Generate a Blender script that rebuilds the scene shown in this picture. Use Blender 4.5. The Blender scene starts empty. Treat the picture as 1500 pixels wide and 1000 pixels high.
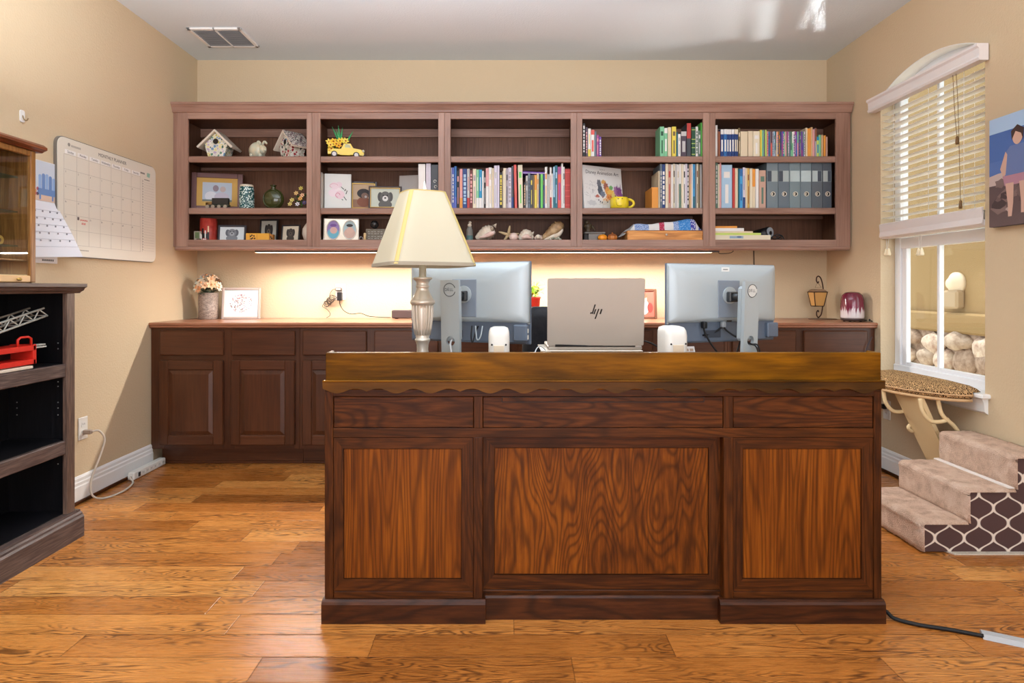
import bpy, bmesh, math, random
from math import sin, cos, pi, radians, sqrt, atan2, tan
from mathutils import Matrix, Vector

random.seed(7)
scene = bpy.context.scene
COL = scene.collection

# ------------------------------------------------------------------ camera, sky, lights, exposure
F = 910.0                      # focal length in pixels of the 1500 px wide frame
CX, CY, EYE = 740.0, 422.0, 1.10
cam_d = bpy.data.cameras.new('camera')
cam = bpy.data.objects.new('camera', cam_d)
COL.objects.link(cam)
cam.location = (0, 0, EYE)
cam.rotation_euler = (radians(90), 0, 0)
cam_d.sensor_width = 36
cam_d.lens = 36 * F / 1500
cam_d.shift_x = (750 - CX) / 1500
cam_d.shift_y = -(500 - CY) / 1500
cam_d.clip_start = 0.05
scene.camera = cam

world = bpy.data.worlds.new('sky')
scene.world = world
world.use_nodes = True
bg = world.node_tree.nodes['Background']
bg.inputs[0].default_value = (0.95, 0.97, 1.0, 1)
bg.inputs[1].default_value = 2.6

scene.view_settings.view_transform = 'Standard'
scene.view_settings.look = 'None'
scene.view_settings.gamma = 1.0
scene.view_settings.use_curve_mapping = False
scene.view_settings.exposure = 0.0


def area(name, loc, target, sx, sy, power, col, spread=180):
    d = bpy.data.lights.new(name, 'AREA')
    d.shape = 'RECTANGLE'
    d.size, d.size_y = sx, sy
    d.energy = power
    d.color = col
    d.spread = radians(spread)
    o = bpy.data.objects.new(name, d)
    COL.objects.link(o)
    o.location = loc
    o.rotation_euler = (Vector(target) - Vector(loc)).to_track_quat('-Z', 'Y').to_euler()
    return o


# added soft fill lamp behind the camera, standing in for frontal daylight
area('added_fill_behind_camera', (0.05, -3.9, 1.5), (0.05, 4.0, 1.3), 4.3, 2.3, 152, (0.95, 0.98, 1.06))
# added side fill lamp out of view by the wall; no window there
area('added_side_fill', (2.24, 0.5, 1.45), (0.0, 1.3, 0.7), 1.4, 1.5, 16, (0.93, 0.98, 1.08))
# added unseen lamp aimed up, brightening the ceiling and bouncing into the room
area('added_ceiling_bounce', (-0.35, 1.5, 2.0), (-0.35, 1.55, 3.0), 2.8, 2.2, 118, (0.95, 0.99, 1.06))
# LED bar below the wall shelves (its housing is built further down)
area('led_bar_light', (-0.145, 4.13, 1.334), (-0.145, 3.9, 0.2), 3.0, 0.03, 76, (1.0, 0.93, 0.86))
# high sun falling between the two houses onto the bare ground outside
sd = bpy.data.lights.new('sun', 'SUN')
sd.energy = 5.0
sd.angle = radians(1.0)
sd.color = (1.0, 0.96, 0.88)
so = bpy.data.objects.new('sun', sd)
COL.objects.link(so)
so.location = (3.4, 6.0, 6.0)
so.rotation_euler = Vector((0.0, -0.35, -1.0)).to_track_quat('-Z', 'Y').to_euler()
# added strip lamps hidden above the valance, casting soft stripes on the ceiling
for k, (tx, ty, pw, spr) in enumerate(((1.92, 3.8, 0.12, 7), (1.80, 3.7, 0.05, 6), (1.64, 3.95, 0.15, 9), (1.38, 3.9, 0.16, 10), (1.1, 4.0, 0.17, 11), (0.75, 4.05, 0.17, 13))):
    area('added_ceiling_streaks', (2.25, 3.37 + 0.6 * (ty - 3.37), 2.262), (tx, ty, 2.722), 0.95, 0.01, pw, (1.0, 0.98, 0.94), spr)


# ------------------------------------------------------------------ helpers
def PX(px, Y):
    return (px - CX) / F * Y


def PZ(py, Y):
    return EYE + (CY - py) / F * Y


def lin(c):
    out = []
    for v in c[:3]:
        v = v / 255.0
        out.append(v / 12.92 if v <= 0.04045 else ((v + 0.055) / 1.055) ** 2.4)
    return (*out, 1.0)


_M = {}


def mat(name, c=(128, 128, 128), rough=0.5, metal=0.0, emit=None, estr=1.0, alpha=None, coat=0.0, trans=0.0, ior=1.45, spec=0.5):
    if name in _M:
        return _M[name]
    m = bpy.data.materials.new(name)
    m.use_nodes = True
    b = m.node_tree.nodes['Principled BSDF']
    b.inputs['Base Color'].default_value = lin(c)
    b.inputs['Roughness'].default_value = rough
    b.inputs['Metallic'].default_value = metal
    b.inputs['Coat Weight'].default_value = coat
    b.inputs['Specular IOR Level'].default_value = spec
    b.inputs['Transmission Weight'].default_value = trans
    b.inputs['IOR'].default_value = ior
    if emit:
        b.inputs['Emission Color'].default_value = lin(emit)
        b.inputs['Emission Strength'].default_value = estr
    _M[name] = m
    return m


def C(*c, rough=0.55):
    return mat('paint_%d_%d_%d' % tuple(c), c, rough)


class NT:
    """small node-building helper"""

    def __init__(s, m):
        s.t = m.node_tree
        s.b = s.t.nodes['Principled BSDF']

    def n(s, typ, ins=None, **props):
        nd = s.t.nodes.new(typ)
        for k, v in props.items():
            setattr(nd, k, v)
        for k, v in (ins or {}).items():
            s.set(nd.inputs[k], v)
        return nd

    def set(s, sock, v):
        if isinstance(v, bpy.types.NodeSocket):
            s.t.links.new(v, sock)
        else:
            sock.default_value = v

    def math(s, op, a, b=0.0, c=0.0):
        nd = s.n('ShaderNodeMath', {0: a, 1: b, 2: c}, operation=op)
        return nd.outputs[0]

    def vmath(s, op, a, b):
        return s.n('ShaderNodeVectorMath', {0: a, 1: b}, operation=op).outputs[0]

    def ramp(s, fac, stops, interp='LINEAR'):
        nd = s.n('ShaderNodeValToRGB', {0: fac})
        cr = nd.color_ramp
        cr.interpolation = interp
        while len(cr.elements) < len(stops):
            cr.elements.new(0.5)
        for e, (p, c) in zip(cr.elements, stops):
            e.position = p
            e.color = lin(c) if len(c) == 3 and max(c) > 1 else (*c[:3], 1)
        return nd.outputs[0]

    def mix(s, fac, a, b, blend='MIX'):
        nd = s.n('ShaderNodeMix', data_type='RGBA', blend_type=blend)
        s.set(nd.inputs[0], fac)
        s.set(nd.inputs[6], a)
        s.set(nd.inputs[7], b)
        return nd.outputs[2]

    def noise(s, vec, scale, detail=2.0, rough=0.5, dist=0.0):
        nd = s.n('ShaderNodeTexNoise', {'Scale': scale, 'Detail': detail, 'Roughness': rough, 'Distortion': dist})
        if vec is not None:
            s.t.links.new(vec, nd.inputs['Vector'])
        return nd.outputs[0]

    def bump(s, h, strength, dist=0.01):
        nd = s.n('ShaderNodeBump', {'Strength': strength, 'Distance': dist, 'Height': h})
        s.t.links.new(nd.outputs[0], s.b.inputs['Normal'])

    def objco(s):
        return s.n('ShaderNodeTexCoord').outputs['Object']

    def rnd(s):
        return s.n('ShaderNodeObjectInfo').outputs['Random']


def wood(name, cols, axis='x', scale=5.0, stretch=8.0, ring=5.0, rough=0.4, fibre=0.35, ringw=0.45, blotch=0.3, coat=0.0, bump=0.05, sharp=2.2, spec=0.5):
    """stained wood; cols dark -> light, grain runs along axis; thin dark growth-ring lines over a fibrous base"""
    m = mat(name, cols[1], rough, coat=coat, spec=spec)
    t = NT(m)
    r = t.rnd()
    off = t.n('ShaderNodeCombineXYZ', {0: t.math('MULTIPLY', r, 31.0), 1: t.math('MULTIPLY', r, 17.0), 2: t.math('MULTIPLY', r, 43.0)}).outputs[0]
    co = t.vmath('ADD', t.objco(), off)
    k = {'x': (1 / stretch, 1, 1), 'y': (1, 1 / stretch, 1), 'z': (1, 1, 1 / stretch)}[axis]
    n1 = t.noise(t.vmath('MULTIPLY', co, tuple(scale * q for q in k)), 1.0, 2.0, 0.4, 0.15)
    k2 = tuple(q if q == 1 else q * 0.5 for q in k)
    n2 = t.noise(t.vmath('MULTIPLY', co, tuple(scale * 18 * q for q in k2)), 1.0, 3.0, 0.6)
    n3 = t.noise(t.vmath('MULTIPLY', co, tuple(q if q == 1 else 0.35 for q in k)), 4.0, 2.0)
    s = t.math('SINE', t.math('MULTIPLY_ADD', n2, 1.1, t.math('MULTIPLY', n1, ring * 26.0)))
    s = t.math('POWER', t.math('MULTIPLY_ADD', s, 0.5, 0.5), sharp)
    tot = fibre + blotch
    val = t.math('MULTIPLY', n2, fibre / tot)
    val = t.math('MULTIPLY_ADD', n3, blotch / tot, val)
    base = t.ramp(val, [(0.3, cols[0]), (0.47, cols[1]), (0.68, cols[2])])
    col = t.mix(t.math('MULTIPLY', s, ringw), base, lin([c * 0.8 for c in cols[0]]))
    t.set(t.b.inputs['Base Color'], col)
    t.bump(n2, bump, 0.004)
    return m


def noisy(name, c1, c2, scale=40, rough=0.6, bump=0.2, bdist=0.004, detail=4.0, lo=0.35, hi=0.65, metal=0.0, dist=0.0):
    m = mat(name, c1, rough, metal)
    t = NT(m)
    n = t.noise(t.objco(), scale, detail, 0.6, dist)
    t.set(t.b.inputs['Base Color'], t.ramp(n, [(lo, c1), (hi, c2)]))
    if bump:
        t.bump(n, bump, bdist)
    return m


# ------------------------------------------------------------------ mesh builder
ORG = {}


class MB:
    def __init__(s, T=None):
        s.v, s.f, s.m, s.s, s.mats = [], [], [], [], []
        s.T = T or Matrix.Identity(4)

    def mi(s, m):
        if m not in s.mats:
            s.mats.append(m)
        return s.mats.index(m)

    def add(s, vs, fs, m, smooth=False, T=None):
        T = s.T @ T if T is not None else s.T
        o = len(s.v)
        s.v += [T @ Vector(v) for v in vs]
        i = s.mi(m)
        for f in fs:
            s.f.append([o + a for a in f])
            s.m.append(i)
            s.s.append(smooth)
        return s

    def box(s, x0, x1, y0, y1, z0, z1, m, bev=0.0, T=None):
        x0, x1 = min(x0, x1), max(x0, x1)
        y0, y1 = min(y0, y1), max(y0, y1)
        z0, z1 = min(z0, z1), max(z0, z1)
        b = min(bev, 0.49 * min(x1 - x0, y1 - y0, z1 - z0))
        if b <= 0:
            vs = [(x, y, z) for z in (z0, z1) for y in (y0, y1) for x in (x0, x1)]
            fs = [(0, 2, 3, 1), (4, 5, 7, 6), (0, 1, 5, 4), (2, 6, 7, 3), (0, 4, 6, 2), (1, 3, 7, 5)]
            return s.add(vs, fs, m, False, T)
        X, Yv, Zv = (x0, x1), (y0, y1), (z0, z1)
        d = (1, -1)
        vs, idx = [], {}
        for i in (0, 1):
            for j in (0, 1):
                for k in (0, 1):
                    p = (X[i], Yv[j], Zv[k])
                    e = (d[i] * b, d[j] * b, d[k] * b)
                    for a in range(3):      # vertex lying on the face normal to axis a
                        q = [p[t] + (e[t] if t != a else 0) for t in range(3)]
                        idx[i, j, k, a] = len(vs)
                        vs.append(q)
        fs = []
        for a in range(3):
            u, w = [t for t in range(3) if t != a]
            for side in (0, 1):
                f = []
                for (pu, pw) in ((0, 0), (1, 0), (1, 1), (0, 1)):
                    c = [0, 0, 0]
                    c[a], c[u], c[w] = side, pu, pw
                    f.append(idx[(*c, a)])
                fs.append(f)
        for a in range(3):                  # edges along axis a
            u, w = [t for t in range(3) if t != a]
            for pu in (0, 1):
                for pw in (0, 1):
                    c0, c1 = [0, 0, 0], [0, 0, 0]
                    c0[u] = c1[u] = pu
                    c0[w] = c1[w] = pw
                    c1[a] = 1
                    fs.append([idx[(*c0, u)], idx[(*c0, w)], idx[(*c1, w)], idx[(*c1, u)]])
        for i in (0, 1):
            for j in (0, 1):
                for k in (0, 1):
                    fs.append([idx[i, j, k, 0], idx[i, j, k, 1], idx[i, j, k, 2]])
        return s.add(vs, fs, m, False, T)

    def loft(s, rings, m, smooth=True, cap=True, closed=False, T=None):
        n = len(rings[0])
        vs = [p for r in rings for p in r]
        fs = []
        R = len(rings)
        for i in range(R if closed else R - 1):
            a, b = i * n, ((i + 1) % R) * n
            for j in range(n):
                fs.append((a + j, a + (j + 1) % n, b + (j + 1) % n, b + j))
        s.add(vs, fs, m, smooth, T)
        if cap and not closed:
            s.add(list(rings[0]), [list(range(n))[::-1]], m, False, T)
            s.add(list(rings[-1]), [list(range(n))], m, False, T)
        return s

    def lathe(s, prof, m, c=(0, 0, 0), seg=24, T=None, smooth=True, sx=1.0, sy=1.0):
        rings = []
        for r, z in prof:
            r = max(r, 1e-4)
            rings.append([(c[0] + sx * r * cos(2 * pi * k / seg), c[1] + sy * r * sin(2 * pi * k / seg), c[2] + z) for k in range(seg)])
        return s.loft(rings, m, smooth, True, False, T)

    def tube(s, pts, r, m, seg=8, T=None, closed=False, flat=1.0):
        pts = [Vector(p) for p in pts]
        n = len(pts)
        rr = r if isinstance(r, (list, tuple)) else [r] * n
        rings = []
        nrm = None
        for i, p in enumerate(pts):
            if closed:
                d = pts[(i + 1) % n] - pts[i - 1]
            else:
                d = pts[min(i + 1, n - 1)] - pts[max(i - 1, 0)]
            if d.length < 1e-9:
                d = Vector((0, 0, 1))
            d.normalize()
            if nrm is None:
                nrm = d.orthogonal().normalized()
            nrm = (nrm - d * nrm.dot(d))
            if nrm.length < 1e-6:
                nrm = d.orthogonal()
            nrm.normalize()
            b = d.cross(nrm)
            rings.append([p + (nrm * cos(2 * pi * k / seg) + b * sin(2 * pi * k / seg) * flat) * rr[i] for k in range(seg)])
        return s.loft(rings, m, True, True, closed, T)

    def cyl(s, p0, p1, r0, m, r1=None, seg=16, T=None):
        r1 = r0 if r1 is None else r1
        return s.tube([p0, p1], [r0, r1], m, seg, T)

    def prism(s, poly, ax, d0, d1, m, T=None, smooth=False):
        def P(a, b, d):
            return {'y': (a, d, b), 'x': (d, a, b), 'z': (a, b, d)}[ax]
        n = len(poly)
        vs = [P(a, b, d0) for a, b in poly] + [P(a, b, d1) for a, b in poly]
        fs = [list(range(n)), list(range(n, 2 * n))[::-1]]
        s.add(vs, fs, m, False, T)
        s.add(vs, [(i, (i + 1) % n, n + (i + 1) % n, n + i) for i in range(n)], m, smooth, T)
        return s

    def ball(s, c, r, m, seg=16, rings=10, T=None, n=None):
        rx, ry, rz = r if isinstance(r, (tuple, list)) else (r, r, r)
        R = []
        for i in range(rings + 1):
            th = pi * i / rings
            rr, z = max(sin(th), 1e-3), -cos(th)
            ring = []
            for k in range(seg):
                ph = 2 * pi * k / seg
                w = 1.0 if n is None else n(th, ph)
                ring.append((c[0] + rx * rr * cos(ph) * w, c[1] + ry * rr * sin(ph) * w, c[2] + rz * z * w))
            R.append(ring)
        return s.loft(R, m, True, True, False, T)

    # flat art facing -y: thin raised shapes
    def disc(s, cx, cz, rx, rz, y, m, seg=20, T=None, th=0.0004):
        return s.prism([(cx + rx * cos(2 * pi * k / seg), cz + rz * sin(2 * pi * k / seg)) for k in range(seg)], 'y', y, y + th, m, T)

    def poly(s, pts, y, m, T=None, th=0.0004):
        return s.prism(pts, 'y', y, y + th, m, T)

    def rect(s, x0, x1, z0, z1, y, m, T=None, th=0.0004):
        return s.box(x0, x1, y, y + th, z0, z1, m, 0, T)

    def text(s, body, size, m, x=0, z=0, y=0, T=None, align='CENTER', sx=1.0, th=0.0004):
        cu = bpy.data.curves.new('lettering', 'FONT')
        cu.body = body
        cu.size = size
        cu.align_x = align
        cu.align_y = 'CENTER'
        cu.resolution_u = 3
        o = bpy.data.objects.new('lettering', cu)
        me = o.to_mesh()
        vs = [(x + sx * v.co.x, y, z + v.co.y) for v in me.vertices]
        fs = [list(p.vertices) for p in me.polygons]
        s.add(vs, fs, m, False, T)
        o.to_mesh_clear()
        bpy.data.objects.remove(o)
        bpy.data.curves.remove(cu)
        return s

    def _mesh(s, name, org):
        me = bpy.data.meshes.new(name)
        me.from_pydata([v - org for v in s.v], [], s.f)
        for m in s.mats:
            me.materials.append(m)
        me.polygons.foreach_set('material_index', s.m)
        me.polygons.foreach_set('use_smooth', s.s)
        bm = bmesh.new()
        bm.from_mesh(me)
        if len(bm.verts) < 120000:
            bmesh.ops.remove_doubles(bm, verts=bm.verts, dist=1e-6)
        bmesh.ops.recalc_face_normals(bm, faces=bm.faces)
        bm.to_mesh(me)
        bm.free()
        me.update()
        return me

    def part(s, name, parent, label=None, kind=None):
        org = ORG[parent.name]
        o = bpy.data.objects.new(name, s._mesh(name, org))
        COL.objects.link(o)
        o.parent = parent
        ORG[o.name] = org
        if label:
            o['label'] = label
        if kind:
            o['kind'] = kind
        return o

    def top(s, name, label=None, cat=None, group=None, kind=None):
        lo = Vector((min(v[i] for v in s.v) for i in range(3)))
        hi = Vector((max(v[i] for v in s.v) for i in range(3)))
        org = Vector(((lo.x + hi.x) / 2, (lo.y + hi.y) / 2, lo.z))
        o = bpy.data.objects.new(name, s._mesh(name, org))
        COL.objects.link(o)
        o.location = org
        ORG[o.name] = org
        tag(o, label, cat, group, kind)
        return o


def tag(o, label=None, cat=None, group=None, kind=None):
    if label:
        o['label'] = label
    if cat:
        o['category'] = cat
    if group:
        o['group'] = group
    if kind:
        o['kind'] = kind
    return o


def thing(name, label, cat, loc, group=None):
    o = bpy.data.objects.new(name, None)
    o.empty_display_size = 0.05
    COL.objects.link(o)
    o.location = loc
    ORG[o.name] = Vector(loc)
    return tag(o, label, cat, group)


def TR(x, y, z, yaw=0.0, tilt=0.0, roll=0.0):
    """yaw about z, tilt leans the top away from the camera, roll turns in the picture plane (degrees)"""
    return Matrix.Translation((x, y, z)) @ Matrix.Rotation(radians(yaw), 4, 'Z') @ Matrix.Rotation(radians(-tilt), 4, 'X') @ Matrix.Rotation(radians(roll), 4, 'Y')


def arc(cx, cy, r, a0, a1, n):
    return [(cx + r * cos(radians(a0 + (a1 - a0) * i / n)), cy + r * sin(radians(a0 + (a1 - a0) * i / n))) for i in range(n + 1)]


def rrect(x0, x1, z0, z1, r, n=5):
    return (arc(x1 - r, z1 - r, r, 0, 90, n) + arc(x0 + r, z1 - r, r, 90, 180, n) + arc(x0 + r, z0 + r, r, 180, 270, n) + arc(x1 - r, z0 + r, r, 270, 360, n))


def spline(pts, n=8):
    """Catmull-Rom through pts"""
    P = [Vector(p) for p in pts]
    out = []
    for i in range(len(P) - 1):
        p0, p1, p2, p3 = P[max(i - 1, 0)], P[i], P[i + 1], P[min(i + 2, len(P) - 1)]
        for k in range(n):
            t = k / n
            out.append(0.5 * ((2 * p1) + (p2 - p0) * t + (2 * p0 - 5 * p1 + 4 * p2 - p3) * t * t + (3 * p1 - p0 - 3 * p2 + p3) * t ** 3))
    out.append(P[-1])
    return out


# ------------------------------------------------------------------ materials
def wall_paint(name, c1, c2):
    m = mat(name, c1, 0.85, spec=0.2)
    t = NT(m)
    co = t.objco()
    n = t.noise(co, 95, 3, 0.55)
    n2 = t.noise(co, 1.1, 2)
    t.set(t.b.inputs['Base Color'], t.ramp(n2, [(0.3, c1), (0.7, c2)]))
    t.bump(n, 0.35, 0.006)
    return m


M_WALL = wall_paint('tan_wall_paint', (204, 183, 151), (208, 188, 157))
M_CEIL = wall_paint('white_ceiling_paint', (222, 233, 240), (226, 236, 242))
M_WHITE = mat('white_trim_paint', (236, 235, 232), 0.4)
M_VINYL = mat('white_vinyl', (232, 233, 236), 0.35)
M_PLAST_W = mat('white_plastic', (226, 223, 215), 0.35)
M_BLACK = mat('black_plastic', (22, 22, 24), 0.4)
M_DARK = mat('dark_rubber', (14, 14, 15), 0.6)

CH = [(122, 89, 75), (152, 117, 101), (174, 139, 123)]
M_CH_X = wood('cherry_wood_rails', CH, 'x', 5, 10, 1.0, 0.34, 0.4, 0.14, 0.5)
M_CH_Z = wood('cherry_wood_stiles', CH, 'z', 5, 10, 1.0, 0.34, 0.4, 0.14, 0.5)
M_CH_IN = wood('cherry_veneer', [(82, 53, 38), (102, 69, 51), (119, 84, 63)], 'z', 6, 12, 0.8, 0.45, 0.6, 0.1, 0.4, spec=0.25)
CB = [(56, 28, 13), (77, 41, 21), (94, 54, 31)]
M_CB_X = wood('stained_cherry_rails', CB, 'x', 5, 10, 1.0, 0.34, 0.4, 0.14, 0.5)
M_CB_Z = wood('stained_cherry_stiles', CB, 'z', 5, 10, 1.0, 0.34, 0.4, 0.14, 0.5)
M_TOP = wood('cherry_worktop', [(118, 72, 50), (150, 98, 72), (172, 120, 92)], 'x', 5, 12, 0.8, 0.28, 0.4, 0.12, 0.4)

DK = [(66, 31, 7), (112, 58, 14), (150, 84, 22)]
DKD = [(42, 20, 8), (72, 37, 14), (100, 54, 20)]
M_DK_Z = wood('oak_panel_grain', DK, 'z', 6.0, 14, 8.0, 0.32, 0.8, 0.5, 0.5, sharp=2.4, spec=0.2)
M_DK_F = wood('oak_cathedral_grain', DK, 'z', 4.6, 4.6, 11.0, 0.32, 0.7, 0.62, 0.5, sharp=2.4, spec=0.2)
M_DKD_Z = wood('dark_oak_stiles', DKD, 'z', 9, 9, 4, 0.34, 0.6, 0.5, 0.4, spec=0.2)
M_DKD_X = wood('dark_oak_rails', DKD, 'x', 9, 9, 4, 0.34, 0.6, 0.5, 0.4, spec=0.2)
M_DKR = wood('walnut_drawer_grain', [(46, 22, 10), (76, 39, 16), (106, 58, 23)], 'x', 5.5, 5, 8, 0.32, 0.6, 0.6, 0.4, sharp=2.4, spec=0.2)
M_LEDGE = wood('golden_pine_ledge', [(56, 33, 3), (108, 66, 4), (156, 100, 6)], 'x', 5, 5, 1.5, 0.3, 0.4, 0.45, 0.9, spec=0.12)
M_APRON = wood('brown_pine_apron', [(50, 30, 8), (92, 56, 13), (128, 80, 20)], 'x', 5, 5, 1.5, 0.32, 0.3, 0.35, 0.9, spec=0.2)
M_PLINTH = wood('dark_plinth_wood', [(38, 18, 8), (66, 33, 15), (92, 50, 22)], 'x', 6, 5, 4, 0.32, 0.5, 0.6, 0.5, spec=0.3)

M_BC_B = wood('black_stained_wood', [(10, 10, 12), (17, 16, 19), (27, 26, 30)], 'z', 8, 10, 3, 0.35, 0.6, 0.3, 0.3)
M_BC_E = wood('espresso_wood', [(52, 40, 38), (84, 68, 63), (116, 98, 90)], 'y', 12, 10, 3, 0.42, 0.7, 0.3, 0.2)
M_BC_EZ = wood('espresso_stile_wood', [(58, 44, 40), (96, 76, 66), (128, 106, 92)], 'z', 12, 10, 3, 0.42, 0.7, 0.3, 0.2)
M_OAK = wood('honey_oak_frame', [(112, 70, 32), (150, 100, 50), (178, 128, 70)], 'z', 9, 9, 3, 0.4, 0.5, 0.4, 0.3)
M_OAKD = wood('red_oak_cornice', [(86, 42, 22), (122, 64, 36), (148, 86, 52)], 'y', 9, 9, 3, 0.38, 0.5, 0.4, 0.3)
M_CREAM = mat('cream_plastic', (232, 206, 158), 0.5)


def floor_mat():
    m = mat('oak_plank_floor', (170, 105, 50), 0.3)
    t = NT(m)
    co = t.objco()
    sep = t.n('ShaderNodeSeparateXYZ', {0: co})
    x, y = sep.outputs[0], sep.outputs[1]
    W, L = 0.121, 0.92
    yr = t.math('DIVIDE', y, W)
    row = t.math('FLOOR', yr)
    fy = t.math('FRACT', yr)
    rr = t.n('ShaderNodeTexWhiteNoise', {'W': row}, noise_dimensions='1D').outputs[0]
    xr = t.math('ADD', t.math('DIVIDE', x, L), t.math('MULTIPLY', rr, 7.31))
    col = t.math('FLOOR', xr)
    fx = t.math('FRACT', xr)
    idv = t.n('ShaderNodeCombineXYZ', {0: col, 1: row, 2: 0.0}).outputs[0]
    rid = t.n('ShaderNodeTexWhiteNoise', {'Vector': idv}, noise_dimensions='3D').outputs[0]
    gv = t.n('ShaderNodeCombineXYZ', {0: t.math('MULTIPLY_ADD', x, 2.4, t.math('MULTIPLY', rid, 60.0)), 1: t.math('MULTIPLY', y, 17.0), 2: t.math('MULTIPLY', rid, 90.0)}).outputs[0]
    n1 = t.noise(gv, 1.0, 2.0, 0.45, 0.5)
    s = t.math('SINE', t.math('MULTIPLY', n1, 120.0))
    s = t.math('POWER', t.math('MULTIPLY_ADD', s, 0.5, 0.5), 2.4)
    gv2 = t.n('ShaderNodeCombineXYZ', {0: t.math('MULTIPLY', x, 9.0), 1: t.math('MULTIPLY', y, 210.0), 2: t.math('MULTIPLY', rid, 90.0)}).outputs[0]
    n2 = t.noise(gv2, 1.0, 3.0, 0.6)
    n3 = t.noise(co, 3.1, 3.0)
    val = t.math('MULTIPLY', n2, 0.3)
    val = t.math('MULTIPLY_ADD', rid, 0.36, val)
    val = t.math('MULTIPLY_ADD', n3, 0.34, val)
    colr = t.ramp(val, [(0.2, (130, 74, 26)), (0.42, (184, 114, 50)), (0.62, (208, 138, 68)), (0.85, (228, 166, 92))])
    patch = t.ramp(t.noise(gv, 0.6, 1.0), [(0.42, (0, 0, 0)), (0.58, (1, 1, 1))])
    colr = t.mix(t.math('MULTIPLY', t.math('MULTIPLY', s, t.math('MULTIPLY_ADD', patch, 0.7, 0.3)), 0.8), colr, lin((70, 36, 16)))
    ey = t.math('MINIMUM', fy, t.math('SUBTRACT', 1.0, fy))
    ex = t.math('MULTIPLY', t.math('MINIMUM', fx, t.math('SUBTRACT', 1.0, fx)), L / W)
    e = t.math('MINIMUM', ey, ex)
    seam = t.ramp(e, [(0.0, (0, 0, 0)), (0.022, (1, 1, 1))])
    seamf = t.math('MULTIPLY', t.math('SUBTRACT', 1.0, seam), 0.62)
    t.set(t.b.inputs['Base Color'], t.mix(seamf, colr, lin((64, 32, 14))))
    t.set(t.b.inputs['Roughness'], t.math('MULTIPLY_ADD', n2, 0.16, 0.2))
    h = t.math('MULTIPLY_ADD', n3, 0.6, t.math('MULTIPLY_ADD', seam, 0.5, t.math('MULTIPLY', n2, 0.15)))
    t.bump(h, 0.3, 0.006)
    return m


M_FLOOR = floor_mat()


def glass_mat(name='window_glass', tint=(250, 253, 252), refl=0.07):
    m = bpy.data.materials.new(name)
    m.use_nodes = True
    t = m.node_tree
    t.nodes.clear()
    o = t.nodes.new('ShaderNodeOutputMaterial')
    mx = t.nodes.new('ShaderNodeMixShader')
    tr = t.nodes.new('ShaderNodeBsdfTransparent')
    gl = t.nodes.new('ShaderNodeBsdfGlossy')
    gl.inputs['Roughness'].default_value = 0.02
    tr.inputs[0].default_value = lin(tint)
    mx.inputs[0].default_value = refl
    t.links.new(tr.outputs[0], mx.inputs[1])
    t.links.new(gl.outputs[0], mx.inputs[2])
    t.links.new(mx.outputs[0], o.inputs[0])
    return m


M_GLASS = glass_mat()
M_SHELFGLASS = glass_mat('green_shelf_glass', (196, 224, 212), 0.12)
M_SILVER = mat('brushed_silver', (212, 206, 194), 0.34, 0.55)
M_LAPTOP = mat('warm_silver_aluminium', (172, 162, 150), 0.38, 0.25)
M_MON = mat('silver_grey_plastic', (176, 186, 190), 0.34, 0.15)
M_MON_D = mat('slate_grey_plastic', (96, 108, 124), 0.4)
M_GOLD = mat('gilt_metal', (196, 158, 84), 0.35, 0.7)


def mosaic(name, cols, scale=60.0, grout=(232, 228, 216)):
    m = mat(name, grout, 0.35)
    t = NT(m)
    co = t.objco()
    v = t.n('ShaderNodeTexVoronoi', {'Vector': co, 'Scale': scale, 'Randomness': 1.0})
    e = t.n('ShaderNodeTexVoronoi', {'Vector': co, 'Scale': scale, 'Randomness': 1.0}, feature='DISTANCE_TO_EDGE')
    s = t.n('ShaderNodeSeparateColor', {0: v.outputs['Color']})
    st = [(i / len(cols), c) for i, c in enumerate(cols)]
    c = t.ramp(s.outputs[0], st, 'CONSTANT')
    f = t.ramp(e.outputs['Distance'], [(0.07, (1, 1, 1)), (0.1, (0, 0, 0))])
    t.set(t.b.inputs['Base Color'], t.mix(f, c, lin(grout)))
    return m


def spots(name, base, spot, scale, thr, rough=0.7, rnd=1.0, second=None):
    m = mat(name, base, rough)
    t = NT(m)
    v = t.n('ShaderNodeTexVoronoi', {'Vector': t.objco(), 'Scale': scale, 'Randomness': rnd})
    st = [(0.0, second or spot), (thr * 0.55, second or spot), (thr * 0.6, spot), (thr, spot), (thr * 1.12, base)]
    t.set(t.b.inputs['Base Color'], t.ramp(v.outputs['Distance'], st))
    return m


def trellis():
    m = mat('brown_trellis_fabric', (76, 54, 52), 0.8)
    t = NT(m)
    sep = t.n('ShaderNodeSeparateXYZ', {0: t.objco()})
    x, z = sep.outputs[0], sep.outputs[2]
    P, H = 0.122, 0.124
    ph = t.math('MULTIPLY', z, 2 * pi / H)
    a = t.math('ADD', t.math('MULTIPLY', t.math('COSINE', ph), P * 0.25 * 1.06), t.math('MULTIPLY', t.math('COSINE', t.math('MULTIPLY', ph, 3.0)), P * 0.25 * -0.06))
    a = t.math('ADD', a, t.math('MULTIPLY', t.math('SINE', t.math('MULTIPLY', ph, 2.0)), 0.0))

    def fam(sgn, off):
        u = t.math('DIVIDE', t.math('ADD', t.math('MULTIPLY_ADD', a, sgn, x), off), P)
        f = t.math('ABSOLUTE', t.math('SUBTRACT', t.math('FRACT', t.math('ADD', u, 0.5)), 0.5))
        return t.math('MULTIPLY', f, P)
    d = t.math('MINIMUM', fam(1.0, 0.0), fam(-1.0, P / 2))
    f = t.ramp(d, [(0.0062, (1, 1, 1)), (0.0072, (0, 0, 0))])
    t.set(t.b.inputs['Base Color'], t.mix(f, lin((80, 57, 55)), lin((226, 214, 200))))
    return m


M_TRELLIS = trellis()


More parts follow.
